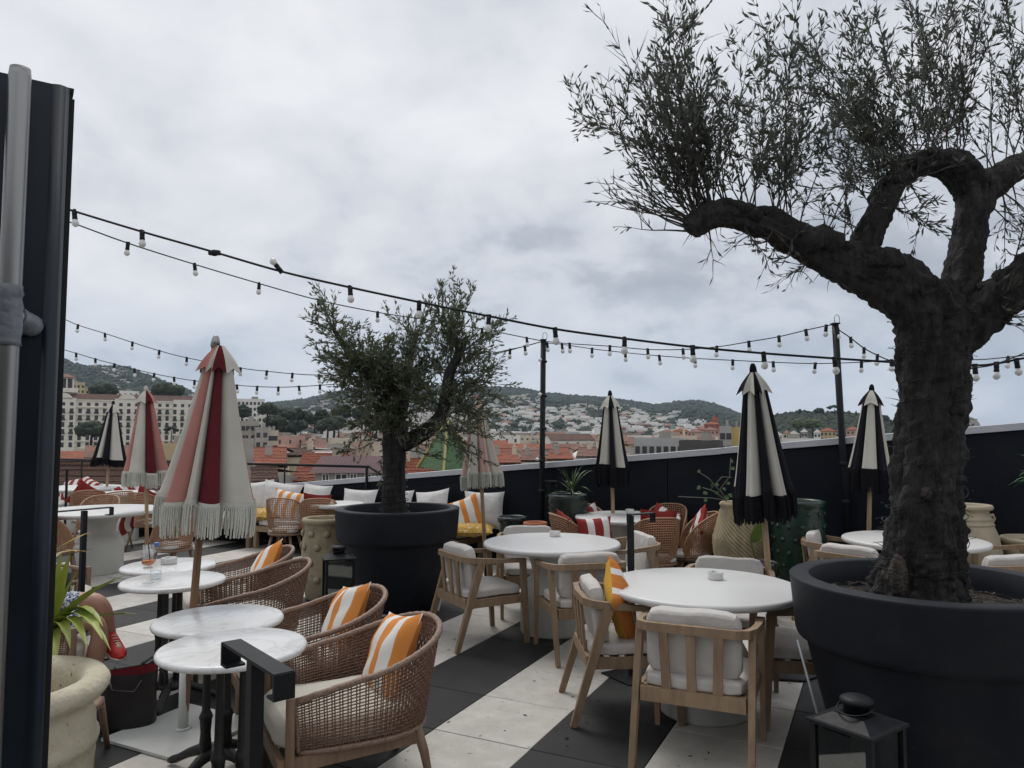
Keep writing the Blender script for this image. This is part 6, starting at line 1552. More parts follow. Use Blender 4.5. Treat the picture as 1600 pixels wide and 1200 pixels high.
# ================================================================== THE CITY, THE HILLS AND THE AIR
def G(name, col, col2=None, scale=0.15, rough=0.9, **k): return M(name, col, rough, col2, scale, **k)
m_ground = G('city_ground', (0.20, 0.19, 0.17), (0.12, 0.12, 0.105), 0.02)
m_forest = M('hill_wood', (0.040, 0.052, 0.030), 0.95, (0.020, 0.030, 0.018), 0.012, 0.35, 0.65, spots=((0.16, 0.14, 0.11), 0.02, 0.68))
m_crown = M('dark_pine_foliage', (0.036, 0.052, 0.026), 0.9, (0.016, 0.026, 0.015), 0.08, 0.3, 0.7, bump=0.6, bscale=0.9)
m_crown_l = M('light_green_foliage', (0.085, 0.12, 0.045), 0.9, (0.04, 0.065, 0.025), 0.2, 0.3, 0.7, bump=0.6, bscale=0.9)
WALLS = [G('cream_plaster', (0.66, 0.58, 0.46), (0.55, 0.48, 0.38)), G('white_plaster_wall', (0.80, 0.77, 0.72), (0.70, 0.675, 0.63)), G('ochre_plaster', (0.58, 0.43, 0.24), (0.48, 0.35, 0.20)),
         G('grey_plaster', (0.44, 0.41, 0.37), (0.34, 0.32, 0.29)), G('pink_plaster', (0.58, 0.37, 0.28), (0.48, 0.30, 0.23))]
def roof_mat(name, col, col2, period=0.45):
    """tiled roof: rows and weathering on the built slope"""
    m = M(name, col, 0.85, col2, 0.35, 0.35, 0.68, spots=((0.16, 0.10, 0.075), 0.9, 0.66))
    nt = m.node_tree; N, L = nt.nodes.new, nt.links.new; b = nt.nodes['Principled BSDF']
    tc = N('ShaderNodeTexCoord'); sp = N('ShaderNodeSeparateXYZ'); L(tc.outputs['Object'], sp.inputs[0])
    w = N('ShaderNodeMath'); w.operation = 'MULTIPLY'; L(sp.outputs[2], w.inputs[0]); w.inputs[1].default_value = 6.2832 / period * 2.2
    s_ = N('ShaderNodeMath'); s_.operation = 'SINE'; L(w.outputs[0], s_.inputs[0])
    x = N('ShaderNodeMath'); x.operation = 'MULTIPLY'; L(sp.outputs[0], x.inputs[0]); x.inputs[1].default_value = 6.2832 / 0.35
    s2 = N('ShaderNodeMath'); s2.operation = 'SINE'; L(x.outputs[0], s2.inputs[0])
    a = N('ShaderNodeMath'); a.operation = 'ADD'; L(s_.outputs[0], a.inputs[0]); L(s2.outputs[0], a.inputs[1])
    bp = N('ShaderNodeBump'); bp.inputs['Strength'].default_value = 0.8; bp.inputs['Distance'].default_value = 0.08
    L(a.outputs[0], bp.inputs['Height']); L(bp.outputs[0], b.inputs['Normal'])
    return m
ROOFS = [roof_mat('terracotta_roof_tiles', (0.42, 0.135, 0.072), (0.27, 0.09, 0.052)), roof_mat('faded_pink_roof_tiles', (0.33, 0.18, 0.135), (0.23, 0.12, 0.09)),
         roof_mat('brown_roof_tiles', (0.185, 0.10, 0.075), (0.12, 0.065, 0.05)), G('flat_gravel_roof', (0.40, 0.37, 0.33), (0.28, 0.26, 0.23))]
m_window = M('dark_window', (0.045, 0.045, 0.045), 0.3, (0.03, 0.03, 0.032), 0.5)
m_shutter = M('pale_shutter', (0.36, 0.37, 0.34), 0.7)
BASE_Z = -22.0

def between(px):
    for x_, w_ in ((60, 'beyond the door'), (160, 'above the hotel'), (230, 'over the far left parasols'), (330, 'left of the big pink parasol'), (450, 'right of the big pink parasol'), (600, 'left of the middle olive trunk'), (720, 'right of the middle olive trunk'), (790, 'right of the blush parasol'), (850, 'left of the black pole'), (900, 'right of the black pole'), (955, 'left of the slim parasol'), (1010, 'right of the slim parasol'), (1070, 'over the grey building'), (1170, 'left of the large parasol')):
        if px < x_: return w_
    return 'by the right-hand hill'
def where(p):
    return ('high on the slope ' if p[1] < 640 else 'halfway up the slope ' if p[1] < 657 else 'low on the slope ') + between(p[0])
# ---- ground sheet
t = MB(); t.box((0, 3000, BASE_Z - 0.3), (16000, 16000, 0.6)); tag(t.build('ground', m_ground), kind='structure')

# ---- hills
def profile(pts, x):
    if x <= pts[0][0]: return pts[0][1]
    for (a, b), (c, d) in zip(pts[:-1], pts[1:]):
        if x <= c: return b + (d - b) * (x - a) / (c - a)
    return pts[-1][1]
def zof(py, d): return EYE + (677 - py) / FPX * d
class Hill:
    def __init__(s, name, prof, r0, r1, foot_y, mat, x0, x1, power=1.15, rough=0.06, seed=0, nx=170, nr=26):
        s.prof, s.r0, s.r1, s.fy, s.p, s.rough, s.seed = prof, r0, r1, foot_y, power, rough, seed
        P = []
        for j in range(nr + 7):
            k = j / (nr - 1)
            for i in range(nx):
                px = x0 + (x1 - x0) * i / (nx - 1)
                P.append(s.at(px, k))
        b = MB(); b.grid(P, nx, nr + 7); s.o = tag(b.build(name, mat), kind='structure')
    def at(s, px, k):
        """k: 0 foot .. 1 ridge .. beyond"""
        kk = min(k, 1.0); d = s.r0 + (s.r1 - s.r0) * k
        zr = zof(profile(s.prof, px), s.r1)
        z0 = BASE_Z
        e = mnoise.noise(Vector((px * 0.012, k * 4.0, s.seed))) * 0.6 + mnoise.noise(Vector((px * 0.035, k * 9.0, s.seed + 5))) * 0.35
        z = z0 + (zr - z0) * (kk ** s.p) * (1 + s.rough * e * (1 - kk) * 4 * kk)
        if k > 1: z -= (k - 1) * (zr - z0) * 1.6
        return Vector(((px - 800) / FPX * d, d, z))
mid_prof = [(300, 652), (380, 634), (440, 630), (480, 625), (520, 615), (560, 609), (600, 606), (650, 605), (700, 604), (750, 606), (810, 608), (850, 615), (900, 620), (950, 623), (1000, 631), (1030, 634), (1060, 629), (1090, 628), (1120, 634), (1150, 646), (1175, 655), (1215, 668), (1260, 676), (1320, 679)]
left_prof = [(-2200, 640), (-1500, 600), (-900, 560), (-260, 520), (-100, 540), (60, 552), (97, 560), (112, 570), (140, 574), (170, 573), (200, 575), (225, 585), (250, 595), (275, 605), (302, 615), (340, 626), (380, 634), (430, 646), (500, 662), (560, 676), (600, 680)]
right_prof = [(1100, 680), (1150, 676), (1195, 657), (1220, 651), (1250, 648), (1290, 647), (1330, 648), (1360, 655), (1400, 664), (1440, 670), (1500, 678), (1540, 681)]
H_MID = Hill('wooded_hill', mid_prof, 900, 3000, 688, m_forest, 280, 1330, 1.0, 0.10, 1)
H_LEFT = Hill('wooded_hill', left_prof, 700, 2200, 690, m_forest, -2200, 610, 1.2, 0.08, 2, 320)
H_RIGHT = Hill('wooded_hill', right_prof, 520, 860, 690, m_forest, 1090, 1545, 0.9, 0.05, 3, 90, 20)
rnd = random.Random(77)
def wood(name, label, hill, n, size, x0, x1, k0, k1, mat, keep=None, seed=0, flat=0.85):
    R = np.random.RandomState(seed); V, F = ICO[1]; V = np.array(V); F = np.array(F)
    P = []; S = []
    R2 = random.Random(seed); tries = 0
    while len(P) < n and tries < n * 6:
        tries += 1
        px = R2.uniform(x0, x1); k = R2.uniform(k0, k1)
        if keep and not keep(px, k, R2): continue
        p = hill.at(px, k); s_ = size * R2.uniform(0.5, 1.25)
        P.append((p.x, p.y, p.z + s_ * 0.35)); S.append(s_)
    P = np.array(P); S = np.array(S); m = len(P)
    jit = 1 + 0.35 * (R.rand(m, 12, 1) - 0.5) * 2
    vv = V[None] * jit * S[:, None, None] * np.array([1, 1, flat]) + P[:, None, :]
    ff = (F[None] + (np.arange(m) * 12)[:, None, None]).reshape(-1, 3)
    me = bpy.data.meshes.new(name); me.vertices.add(m * 12); me.vertices.foreach_set('co', vv.astype(np.float32).ravel())
    me.loops.add(ff.size); me.loops.foreach_set('vertex_index', ff.astype(np.int32).ravel())
    me.polygons.add(len(ff)); me.polygons.foreach_set('loop_start', np.arange(0, ff.size, 3, dtype=np.int32)); me.polygons.foreach_set('loop_total', np.full(len(ff), 3, dtype=np.int32))
    me.update(calc_edges=True); me.materials.append(mat)
    return tag(obj(name, me), label, 'woods', kind='stuff')
def open_mid(px, k, R):          # the slope between town and forest belt is built up
    z = H_MID.at(px, k); y = pix(z)[1]; top = profile(mid_prof, px)
    built = 0.68 if (y > top + 17 and 740 < px < 1180) else (0.7 if y > top + 14 else 0.0)
    return R.random() > built
wood('hill_trees', 'wooded belt along the crest of the middle hill', H_MID, 10500, 8.0, 380, 1240, 0.02, 1.02, m_crown, open_mid, 1)
wood('hill_trees', 'woods covering the hill behind the long white hotel', H_LEFT, 12000, 6.5, -300, 560, 0.05, 1.02, m_crown, None, 2)
wood('hill_trees', 'dense pine wood on the low hill at the right', H_RIGHT, 4200, 3.6, 1150, 1500, 0.02, 1.03, m_crown, None, 3)
wood('hill_trees', 'lighter green trees at the foot of the right-hand hill', H_RIGHT, 240, 4.4, 1195, 1420, 0.0, 0.30, m_crown_l, None, 4)

# ---- single trees one can tell apart on the skylines
def far_tree(name, label, px, py_base, d, h, w, mat, kind='round', seed=0, group='trees on the skylines', n=46):
    p = atd(px, py_base, d); t = thing(name, label, 'tree', p, 0, group); R = random.Random(seed)
    b = MB(); b.tube([(0, 0, -2), (0.2, 0, h * 0.4), (0, 0.1, h * 0.75)], [w * 0.045, w * 0.035, w * 0.02], 6); b.build('trunk', m_bark, t)
    b = MB()
    for i in range(n):
        if kind == 'umbrella': q_ = R.uniform(-.5, .5); c = (q_ * w, R.uniform(-.35, .35) * w, h * (0.72 + 0.2 * (1 - 4 * q_ * q_) + R.uniform(-.04, .04))); r = w * R.uniform(0.08, 0.15); sq = (1.2, 1.2, 0.75)
        elif kind == 'cypress': k = i / n; c = (R.uniform(-.1, .1) * w, R.uniform(-.1, .1) * w, h * (0.15 + 0.8 * k)); r = w * 0.42 * (1 - 0.75 * k); sq = (1, 1, 1.7)
        else:
            a, e = R.uniform(0, 6.28), R.uniform(-0.6, 1.3); c = (math.cos(a) * math.cos(e) * w * 0.32, math.sin(a) * math.cos(e) * w * 0.32, h * 0.62 + math.sin(e) * h * 0.24); r = w * R.uniform(0.09, 0.17); sq = (1, 1, 0.8)
        b.blob(c, r, 0, 2, 0.34, seed * 50 + i, sq)
    b.build('crown', mat, t)
    return t
for args in (('umbrella_pine', 'spreading umbrella pine standing out on the right hill skyline', 1304, 650, 840, 12, 13, m_crown, 'umbrella', 1), ('pine_tree', 'rounded pine on the crest of the right hill, left of the umbrella pine', 1280, 650, 830, 9, 12, m_crown, 'round', 2),
             ('pine_tree', 'small pine poking up over the middle of the right hill', 1250, 651, 830, 9.5, 5, m_crown, 'round', 3), ('cypress_tree', 'dark cypress at the right shoulder of the right hill', 1338, 656, 820, 10, 4, m_crown, 'cypress', 4),
             ('pine_tree', 'pine clump beside the right black and ecru parasol', 1381, 664, 800, 11, 12, m_crown, 'round', 5), ('cypress_tree', 'small cypress just left of the thick trunk', 1393, 664, 800, 6, 3, m_crown, 'cypress', 6)):
    far_tree(*args)
far_tree('light_green_tree', 'light green rounded tree at the foot of the right hill', 1247, 677, 560, 11, 12, m_crown_l, 'round', 7, n=60)
far_tree('light_green_tree', 'olive green spreading tree right of the light green one', 1270, 677, 570, 11, 14, m_crown_l, 'round', 8, n=60)
far_tree('pine_tree', 'dark rounded tree in front of the flats right of the big parasol', 377, 664, 320, 9, 9, m_crown, 'round', 9, n=60)
far_tree('pine_tree', 'dark rounded pine right of the flats', 417, 660, 330, 9, 10, m_crown, 'round', 10, n=60)
far_tree('garden_tree', 'dark green tree before the hotel garden wall', 142, 694, 300, 9, 13, m_crown, 'round', 11, n=60)
far_tree('garden_tree', 'dark tree above the hotel roof beside the pavilion', 161, 630, 450, 12, 18, m_crown, 'round', 12, n=60)
far_tree('garden_tree', 'clump of dark trees above the right end of the hotel', 262, 628, 460, 11, 22, m_crown, 'round', 13, n=70)
far_tree('palm_tree', 'palm in front of the right end of the hotel', 267, 688, 330, 6, 5, m_crown, 'umbrella', 14)
R3 = random.Random(9)
for i in range(26):                       # dark pines massed on the spur right of the flats
    far_tree('pine_tree', 'dark pine massed with others on the spur behind the red roofs', R3.uniform(412, 610), R3.uniform(664, 688), R3.uniform(380, 520), R3.uniform(9, 13), R3.uniform(10, 16), m_crown, 'round', 100 + i, group='pines massed on the spur', n=40)

# ---- buildings
def shell_box(b, w, d, z0, z1, mat=0): b.box((0, 0, (z0 + z1) / 2), (w, d, z1 - z0), mat)
_wm = MB(); _wm.box((0, 0, 0), (1, 0.12, 1)); me_win = _wm.mesh('window', m_window)
_sm = MB(); _sm.box((0, 0, 0), (1, 0.10, 1)); me_shut = _sm.mesh('shutter', m_shutter)
def windows(t, xs, zs, w, h, y, frame=None, shutters=False, jitter=0):
    for z in zs:
        for x in xs:
            o = obj('window', me_win, t, (x, y, z)); o.scale = (w, 1, h)
def gable(b, w, d, z, h, mat=0, over=0.5, hip=False):
    W, D = w / 2 + over, d / 2 + over
    if hip:
        r = max(0.1, W - D * 0.9)
        V = [(-W, -D, z), (W, -D, z), (W, D, z), (-W, D, z), (-r, 0, z + h), (r, 0, z + h)]
        b.add(V + [(x, y, zz - 0.25) for x, y, zz in V[:4]], [(0, 1, 5, 4), (1, 2, 5), (2, 3, 4, 5), (3, 0, 4), (6, 9, 8, 7), (0, 6, 7, 1), (1, 7, 8, 2), (2, 8, 9, 3), (3, 9, 6, 0)], mat)
    else:
        V = [(-W, -D, z), (W, -D, z), (W, D, z), (-W, D, z), (-W, 0, z + h), (W, 0, z + h)]
        b.add(V + [(x, y, zz - 0.25) for x, y, zz in V], [(0, 1, 5, 4), (2, 3, 4, 5), (6, 10, 11, 7), (8, 11, 10, 9), (0, 6, 7, 1), (2, 8, 9, 3), (0, 4, 10, 6), (3, 9, 10, 4), (1, 7, 11, 5), (2, 5, 11, 8)], mat)
def house(name, label, px, d, w, dep, ztop, rh, wall, roof, rz=0.0, kind='gable', cat='house', group=None, chim=0, win=None, base=None, seed=0):
    x = (px - 800) / FPX * d
    base = BASE_Z if base is None else base
    t = thing(name, label, cat, (x, d, base), rz + math.atan2(-x, d) * 1.0, group); R = random.Random(seed); H = ztop - base
    b = MB(); shell_box(b, w, dep, 0, H)
    if kind == 'gable':
        for s in (-1, 1): b.add([(s * w / 2, -dep / 2, H), (s * w / 2, dep / 2, H), (s * w / 2, 0, H + rh * dep / (dep + 1.0))], [(0, 1, 2) if s > 0 else (0, 2, 1)])
    if kind == 'flat':
        for s in (-1, 1):
            b.box((s * (w / 2 - 0.15), 0, H + 0.35), (0.3, dep, 0.7)); b.box((0, s * (dep / 2 - 0.15), H + 0.35), (w - 0.6, 0.3, 0.7))
    b.build('wall', wall, t)
    b = MB()
    if kind == 'flat': b.box((0, 0, H + 0.06), (w - 0.61, dep - 0.61, 0.1)); b.box((R.uniform(-.2, .2) * w, 0.1 * dep, H + 1.2), (w * 0.25, dep * 0.3, 2.1))
    else: gable(b, w, dep, H, rh, hip=(kind == 'hip'))
    rf = b.build('roof', roof, t)
    for i in range(chim):
        b = MB(); cx, cy = R.uniform(-.35, .35) * w, R.uniform(-.3, .3) * dep; b.box((cx, cy, H + rh * 0.7), (0.9, 0.6, rh * 0.9 + 1.3)); b.box((cx, cy, H + rh * 1.15 + 0.72), (1.1, 0.75, 0.15))
        b.build('chimney', wall, rf)
    if win:
        cols, rows = win; xs = [w * ((i + 0.5) / cols - 0.5) for i in range(cols)]; zs = [H - 1.9 - 3.1 * j for j in range(rows)]
        windows(t, xs, zs, 1.05, 1.7, -dep / 2 - 0.02)
    return t

# the long white hotel
def hotel():
    d = 385.0; x = (195 - 800) / FPX * d; zt = zof(628, d)
    base = BASE_Z
    t = thing('hotel', 'long white grand hotel with rows of balconied windows on the left', 'hotel', (x, d, base), math.atan2(-x, d)); H = zt - base
    W = 86.0; D_ = 16.0
    b = MB(); shell_box(b, W, D_, 0, H)
    for cx, w in ((-27.5, 12), (1.0, 11), (27, 9)): b.box((cx, -D_ / 2 - 0.7, H / 2 + 0.6), (w, 1.4, H + 1.2))
    b.build('wall', G('hotel_white', (0.80, 0.75, 0.64), (0.70, 0.655, 0.56), 0.3), t)
    b = MB()
    for z in (H - 3.3, H - 6.9, H - 20.2, H - 23.8): b.box((0, -D_ / 2 - 0.35, z), (W + 0.6, 0.7, 0.35))
    b.box((0, 0, H + 0.25), (W + 1.0, D_ + 1.0, 0.5)); b.build('cornice', MATS['hotel_white'], t)
    b = MB(); V = [(-W / 2, -D_ / 2, H + 0.5), (W / 2, -D_ / 2, H + 0.5), (W / 2, D_ / 2, H + 0.5), (-W / 2, D_ / 2, H + 0.5), (-W / 2 + 3, -3, H + 3.6), (W / 2 - 3, -3, H + 3.6), (W / 2 - 3, 3, H + 3.6), (-W / 2 + 3, 3, H + 3.6)]
    b.add(V, [(0, 1, 5, 4), (1, 2, 6, 5), (2, 3, 7, 6), (3, 0, 4, 7), (4, 5, 6, 7)]); b.build('roof', ROOFS[2], t)
    cols = 24; xs = [W * ((i + 0.5) / cols - 0.5) for i in range(cols)]
    for j, z in enumerate((H - 1.8, H - 5.2, H - 8.6, H - 12.0, H - 15.4, H - 18.6, H - 22.0)):
        for x_ in xs:
            front = any(abs(x_ - cx) < w / 2 for cx, w in ((-27.5, 12), (1.0, 11), (27, 9)))
            o = obj('window', me_win, t, (x_, -D_ / 2 - (1.42 if front else 0.02), z)); o.scale = (1.55, 1, 1.6 if j == 0 else 2.4)
    _b = MB(); _b.box((0, 0, 0), (2.1, 0.8, 0.16)); _b.box((0, -0.37, 0.45), (2.1, 0.06, 0.75)); mb = _b.mesh('balcony', m_window)
    for j, z in enumerate((H - 6.4, H - 9.8, H - 13.2, H - 16.6)):
        for i, x_ in enumerate(xs):
            if (i + j) % 3 == 0: continue
            front = any(abs(x_ - cx) < w / 2 for cx, w in ((-27.5, 12), (1.0, 11), (27, 9)))
            obj('balcony', mb, t, (x_, -D_ / 2 - (1.8 if front else 0.4), z))
    # arched gables over the projecting bays
    for cx, w in ((-27.5, 9), (1.0, 8)):
        b = MB(); P = [(cx + math.cos(a) * w / 2, H + 0.5 + math.sin(a) * 3.2) for a in [math.pi * i / 10 for i in range(11)]]
        b.add([(p, -D_ / 2 - 1.4, z) for p, z in P] + [(p, -D_ / 2 + 1.0, z) for p, z in P], [list(range(10, -1, -1))] + [(i, i + 1, 12 + i, 11 + i) for i in range(10)]); b.build('gable', MATS['hotel_white'], t)
    b = MB(); b.box((-27.5, 0, H + 5.2), (12, 9, 2.2)); b.box((-27.5, 0, H + 11.4), (10.5, 8, 0.5)); b.build('pavilion_floor', MATS['hotel_white'], t)
    b = MB(); b.box((-27.5, 0, H + 8.6), (7, 5, 5.0)); b.build('pavilion_glazing', m_window, t)
    for sx in (-1, -0.33, 0.33, 1):
        b = MB(); b.box((-27.5 + sx * 4.2, -3.2, H + 8.7), (0.6, 0.6, 5.2)); b.build('pavilion_column', MATS['hotel_white'], t)
    b = MB(); gable(b, 10, 8, H + 11.7, 2.0, hip=True); b.v = [(x_ - 27.5, y_, z_) for x_, y_, z_ in b.v]; b.build('pavilion_roof', ROOFS[1], t)
hotel()
def block(name, label, px0, px1, py_top, d, dep, wall, rows, cols, flat=True, base=None, roof=None, wh=1.6, ww=1.2, step=3.2, cat='apartment building', balc=False, group=None):
    w = (px1 - px0) / FPX * d; px = (px0 + px1) / 2
    t = house(name, label, px, d, w, dep, zof(py_top, d), 2.2, wall, roof or ROOFS[3], kind='flat' if flat else 'hip', cat=cat, base=base, group=group)
    H = zof(py_top, d) - (BASE_Z if base is None else base)
    windows(t, [w * ((i + 0.5) / cols - 0.5) for i in range(cols)], [H - 1.9 - step * j for j in range(rows)], ww, wh, -dep / 2 - 0.02)
    if balc:
        for j in range(rows):
            b = MB(); b.box((0, -dep / 2 - 0.7, H - 3.2 - step * j), (w * 0.96, 1.4, 0.2)); b.box((0, -dep / 2 - 1.35, H - 2.75 - step * j), (w * 0.96, 0.08, 0.8)); b.build('balcony', WALLS[1], t)
    return t
cw = WALLS
block('apartment_building', 'cream apartment tower stepping up behind the left end of the hotel', 88, 128, 600, 470, 18, G('warm_cream', (0.66, 0.54, 0.33), (0.47, 0.39, 0.25)), 8, 7)
block('apartment_building', 'lower cream wing beside the cream tower behind the hotel', 127, 138, 609, 475, 16, G('warm_cream', (0.66, 0.54, 0.33)), 5, 2)
block('villa', 'modern white villa with flat terraces above the hotel roof', 176, 214, 613, 520, 12, cw[1], 2, 5, cat='villa', balc=True)
block('apartment_building', 'pale block of flats right of the big pink parasol', 372, 412, 626, 420, 14, cw[1], 9, 7)
block('apartment_building', 'ornate stone fronted block just right of the big parasol', 372, 404, 661, 260, 12, G('grey_stone', (0.42, 0.40, 0.33), (0.33, 0.31, 0.26)), 7, 5)
block('apartment_building', 'narrow white block between the flats and the dark pines', 404, 421, 651, 400, 12, cw[1], 5, 3)
block('villa', 'white villa with pitched roof below the dark pines', 410, 438, 654, 430, 12, cw[1], 3, 4, False, cat='villa')
block('villa', 'white villa behind the pitched roof one, near the pines', 437, 454, 655, 440, 12, cw[1], 3, 2, cat='villa')
block('apartment_building', 'grey concrete block with blank side wall, low behind the fringe', 400, 420, 671, 250, 10, cw[3], 2, 2)
block('apartment_building', 'light beige flats left of the dark wood', 418, 434, 676, 255, 10, cw[0], 4, 3)
block('office_building', 'grey blank-walled block at the parasol fringe, with a pipe', 380, 397, 692, 120, 8, cw[3], 0, 1)
for i, (x0, x1, y, dd) in enumerate(((505, 560, 648, 700), (560, 610, 640, 760), (575, 660, 655, 640), (585, 655, 668, 560), (655, 730, 645, 820))):
    block('apartment_building', ['long white terraced flats left of the olive trunk', 'white flats stepping up the slope behind the olive leaves', 'white balconied flats behind the olive trunk', 'long balconied flats just above the red roofs', 'white flats behind the right fork of the olive'][i], x0, x1, y, dd, 14, cw[1], 4, max(4, int((x1 - x0) / 7)), balc=True)
# right side
block('office_building', 'modern grey white flat roofed building above the coping', 992, 1065, 689, 170, 14, G('pale_concrete', (0.46, 0.46, 0.44), (0.38, 0.38, 0.365)), 2, 7, ww=1.0)
block('office_building', 'flat black roofed building beside the modern grey one', 1062, 1126, 693, 150, 12, G('dark_roofing', (0.10, 0.095, 0.085), (0.07, 0.065, 0.06)), 0, 1)
block('tower_block', 'grey and yellow tower just left of the large black parasol', 1124, 1142, 670, 190, 6, cw[3], 2, 2, cat='tower')
block('tower_block', 'yellow rendered side of the tower by the large black parasol', 1141, 1156, 672, 191, 6, G('yellow_render', (0.60, 0.45, 0.17), (0.52, 0.38, 0.14)), 0, 1, cat='tower')
block('apartment_building', 'long cream block behind the black light pole', 860, 920, 684, 420, 14, G('warm_cream', (0.66, 0.54, 0.33)), 3, 12)
block('apartment_building', 'beige flats left of the black light pole', 760, 845, 682, 440, 14, cw[0], 2, 10)
block('office_building', 'bluish white office block beyond the black light pole', 830, 905, 676, 560, 16, G('bluish_white', (0.50, 0.54, 0.58), (0.42, 0.46, 0.5)), 2, 9)
block('church', 'rose red church tower group on the rise at the right', 1100, 1124, 663, 620, 12, G('rose_render', (0.44, 0.17, 0.14), (0.36, 0.13, 0.11)), 2, 3, False, cat='church', roof=ROOFS[0])
t = MB()
tt = house('church_tower', 'slim rose red bell tower left of the large black parasol', 1116, 622, 5, 5, zof(657, 622), 5.0, MATS['rose_render'], ROOFS[0], kind='hip', cat='tower')
tt = house('bell_tower', 'small pale bell tower with green cap among the pink houses', 1051, 610, 4.5, 4.5, zof(669, 610), 3.5, cw[1], G('green_copper', (0.16, 0.26, 0.22)), kind='hip', cat='tower')
for i, (x0, x1, y, dd, wl) in enumerate(((1030, 1052, 675, 560, 4), (1052, 1075, 673, 570, 2), (1074, 1098, 675, 550, 4), (1088, 1102, 671, 600, 2), (1098, 1122, 672, 560, 4), (1030, 1075, 683, 470, 1), (1075, 1125, 684, 480, 0))):
    block('townhouse', ['pink houses left of the bell tower', 'ochre house by the bell tower', 'pink house with a red roof below the church', 'ochre house beside the church', 'rose house under the church tower', 'white fronted row below the pink houses', 'cream row under the rose church'][i], x0, x1, y, dd, 12, cw[wl], 3, max(3, int((x1 - x0) / 6)), False, roof=ROOFS[0 if i % 2 else 1], cat='house')
for i, (x0, x1, y, wl, rf) in enumerate(((1208, 1222, 680, 1, 3), (1232, 1247, 678, 1, 3), (1251, 1260, 675, 3, 3), (1271, 1281, 676, 1, 3), (1281, 1304, 673.5, 2, 0), (1304, 1318, 675, 1, 2), (1322, 1340, 671.5, 4, 0), (1345, 1356, 672, 1, 1), (1224, 1232, 677, 0, 1))):
    block('house', ['white house at the left foot of the right hill', 'pale house below the light green trees', 'small grey house under the light green tree', 'low white house right of the light green tree', 'orange ochre house at the foot of the right hill', 'white house beside the orange one', 'pink red roofed house right of the right light pole', 'pale house half behind the right parasol', 'cream cottage between two pale houses'][i], x0, x1, y, 470, 10, cw[wl], 2, max(2, int((x1 - x0) / 5)), rf < 0, roof=ROOFS[rf], cat='house')

# near roofs just below the terrace
def slope_roof(name, label, px0, px1, y_eave, y_ridge, d0, d1, wall, roof, chim=0, seed=0, tile_rows=0, group='roofs just below the terrace', end=0.0):
    """one roof slope facing us: eave at distance d0, ridge at d1, with real tile courses"""
    a0, a1 = atd(px0, y_eave, d0), atd(px1, y_eave, d0); b0, b1 = atd(px0 + end, y_ridge, d1), atd(px1 - end, y_ridge, d1)
    o = Vector((a0.x, a0.y, BASE_Z)); t = thing(name, label, 'house', o, 0, group); R = random.Random(seed)
    A0, A1, B0, B1 = a0 - o, a1 - o, b0 - o, b1 - o
    # matching back slope
    C0, C1 = B0 + Vector((0, d1 - d0, -(B0.z - A0.z))), B1 + Vector((0, d1 - d0, -(B1.z - A1.z)))
    b = MB(); g = Vector((0, 0, -0.35)); q = Vector((0, 0.5, 0))
    F0, F1 = A0 + q + g, A1 + q + g; E0, E1 = C0 - q + g, C1 - q + g
    z = lambda v: Vector((v.x, v.y, 0)); b.add([z(F0), z(F1), F1, F0, z(E0), z(E1), E1, E0, B0 + g, B1 + g], [(0, 1, 2, 3), (5, 4, 7, 6), (0, 3, 8, 7, 4), (1, 5, 6, 9, 2)]); b.build('wall', wall, t)
    b = MB(); n = tile_rows or 1
    for i in range(n):
        p0, p1 = A0.lerp(B0, i / n), A1.lerp(B1, i / n); r0, r1 = A0.lerp(B0, (i + 1.12) / n if n > 1 else 1), A1.lerp(B1, (i + 1.12) / n if n > 1 else 1)
        up = Vector((0, 0, 0.09 if n > 1 else 0.0)); wob = R.uniform(-.03, .03); seg = 14
        V = []
        for j in range(seg + 1):
            u = j / seg; e = Vector((0, 0, 0.05 * mnoise.noise(Vector((j * 0.9, i * 0.7, seed)))))
            lo = p0.lerp(p1, u) + up + e; hi = r0.lerp(r1, u) + e; V += [lo - Vector((0, 0, 0.14)), lo, hi]
        b.add(V, [f for j in range(seg) for f in ((j * 3, j * 3 + 3, j * 3 + 4, j * 3 + 1), (j * 3 + 1, j * 3 + 4, j * 3 + 5, j * 3 + 2))])
    b.add([B0, B1, C1, C0], [(0, 1, 2, 3)])
    rf = b.build('roof', roof, t)
    b = MB(); b.tube([B0 + Vector((0, 0, 0.05)), B1 + Vector((0, 0, 0.05))], 0.14, 6); b.build('ridge_tiles', roof, rf)
    for i in range(chim):
        u = R.uniform(0.1, 0.9); v = R.uniform(0.3, 0.9); p = A0.lerp(A1, u).lerp(B0.lerp(B1, u), v)
        b = MB(); b.box(p + Vector((0, 0, 0.5)), (0.8, 0.6, 1.6)); b.box(p + Vector((0, 0, 1.35)), (0.95, 0.75, 0.12)); b.box(p + Vector((0, 0, 1.6)), (0.3, 0.3, 0.4)); b.build('chimney', cw[R.choice((0, 3))], rf)
    return t
slope_roof('tiled_house', 'large brown tiled roof just below the railing at the far left', -60, 268, 775, 722, 40, 58, cw[3], ROOFS[2], 3, 1, 22)
slope_roof('tiled_house', 'terracotta roof with a lit dormer right of the ornate block', 397, 448, 727, 700, 95, 108, cw[0], ROOFS[0], 1, 2, 12)
slope_roof('tiled_house', 'dark brown roof low beside the big parasol fringe', 392, 434, 752, 732, 52, 58, cw[3], ROOFS[2], 0, 3, 8)
slope_roof('tiled_house', 'beige gabled house with a brown roof behind the railing', 446, 492, 711, 701, 105, 120, cw[0], ROOFS[2], 1, 4, 6)
slope_roof('tiled_house', 'house with a whitish corrugated roof left of the olive trunk', 488, 524, 719, 706, 102, 112, cw[1], G('whitewashed_roof', (0.56, 0.52, 0.49), (0.45, 0.42, 0.39)), 0, 5, 5)
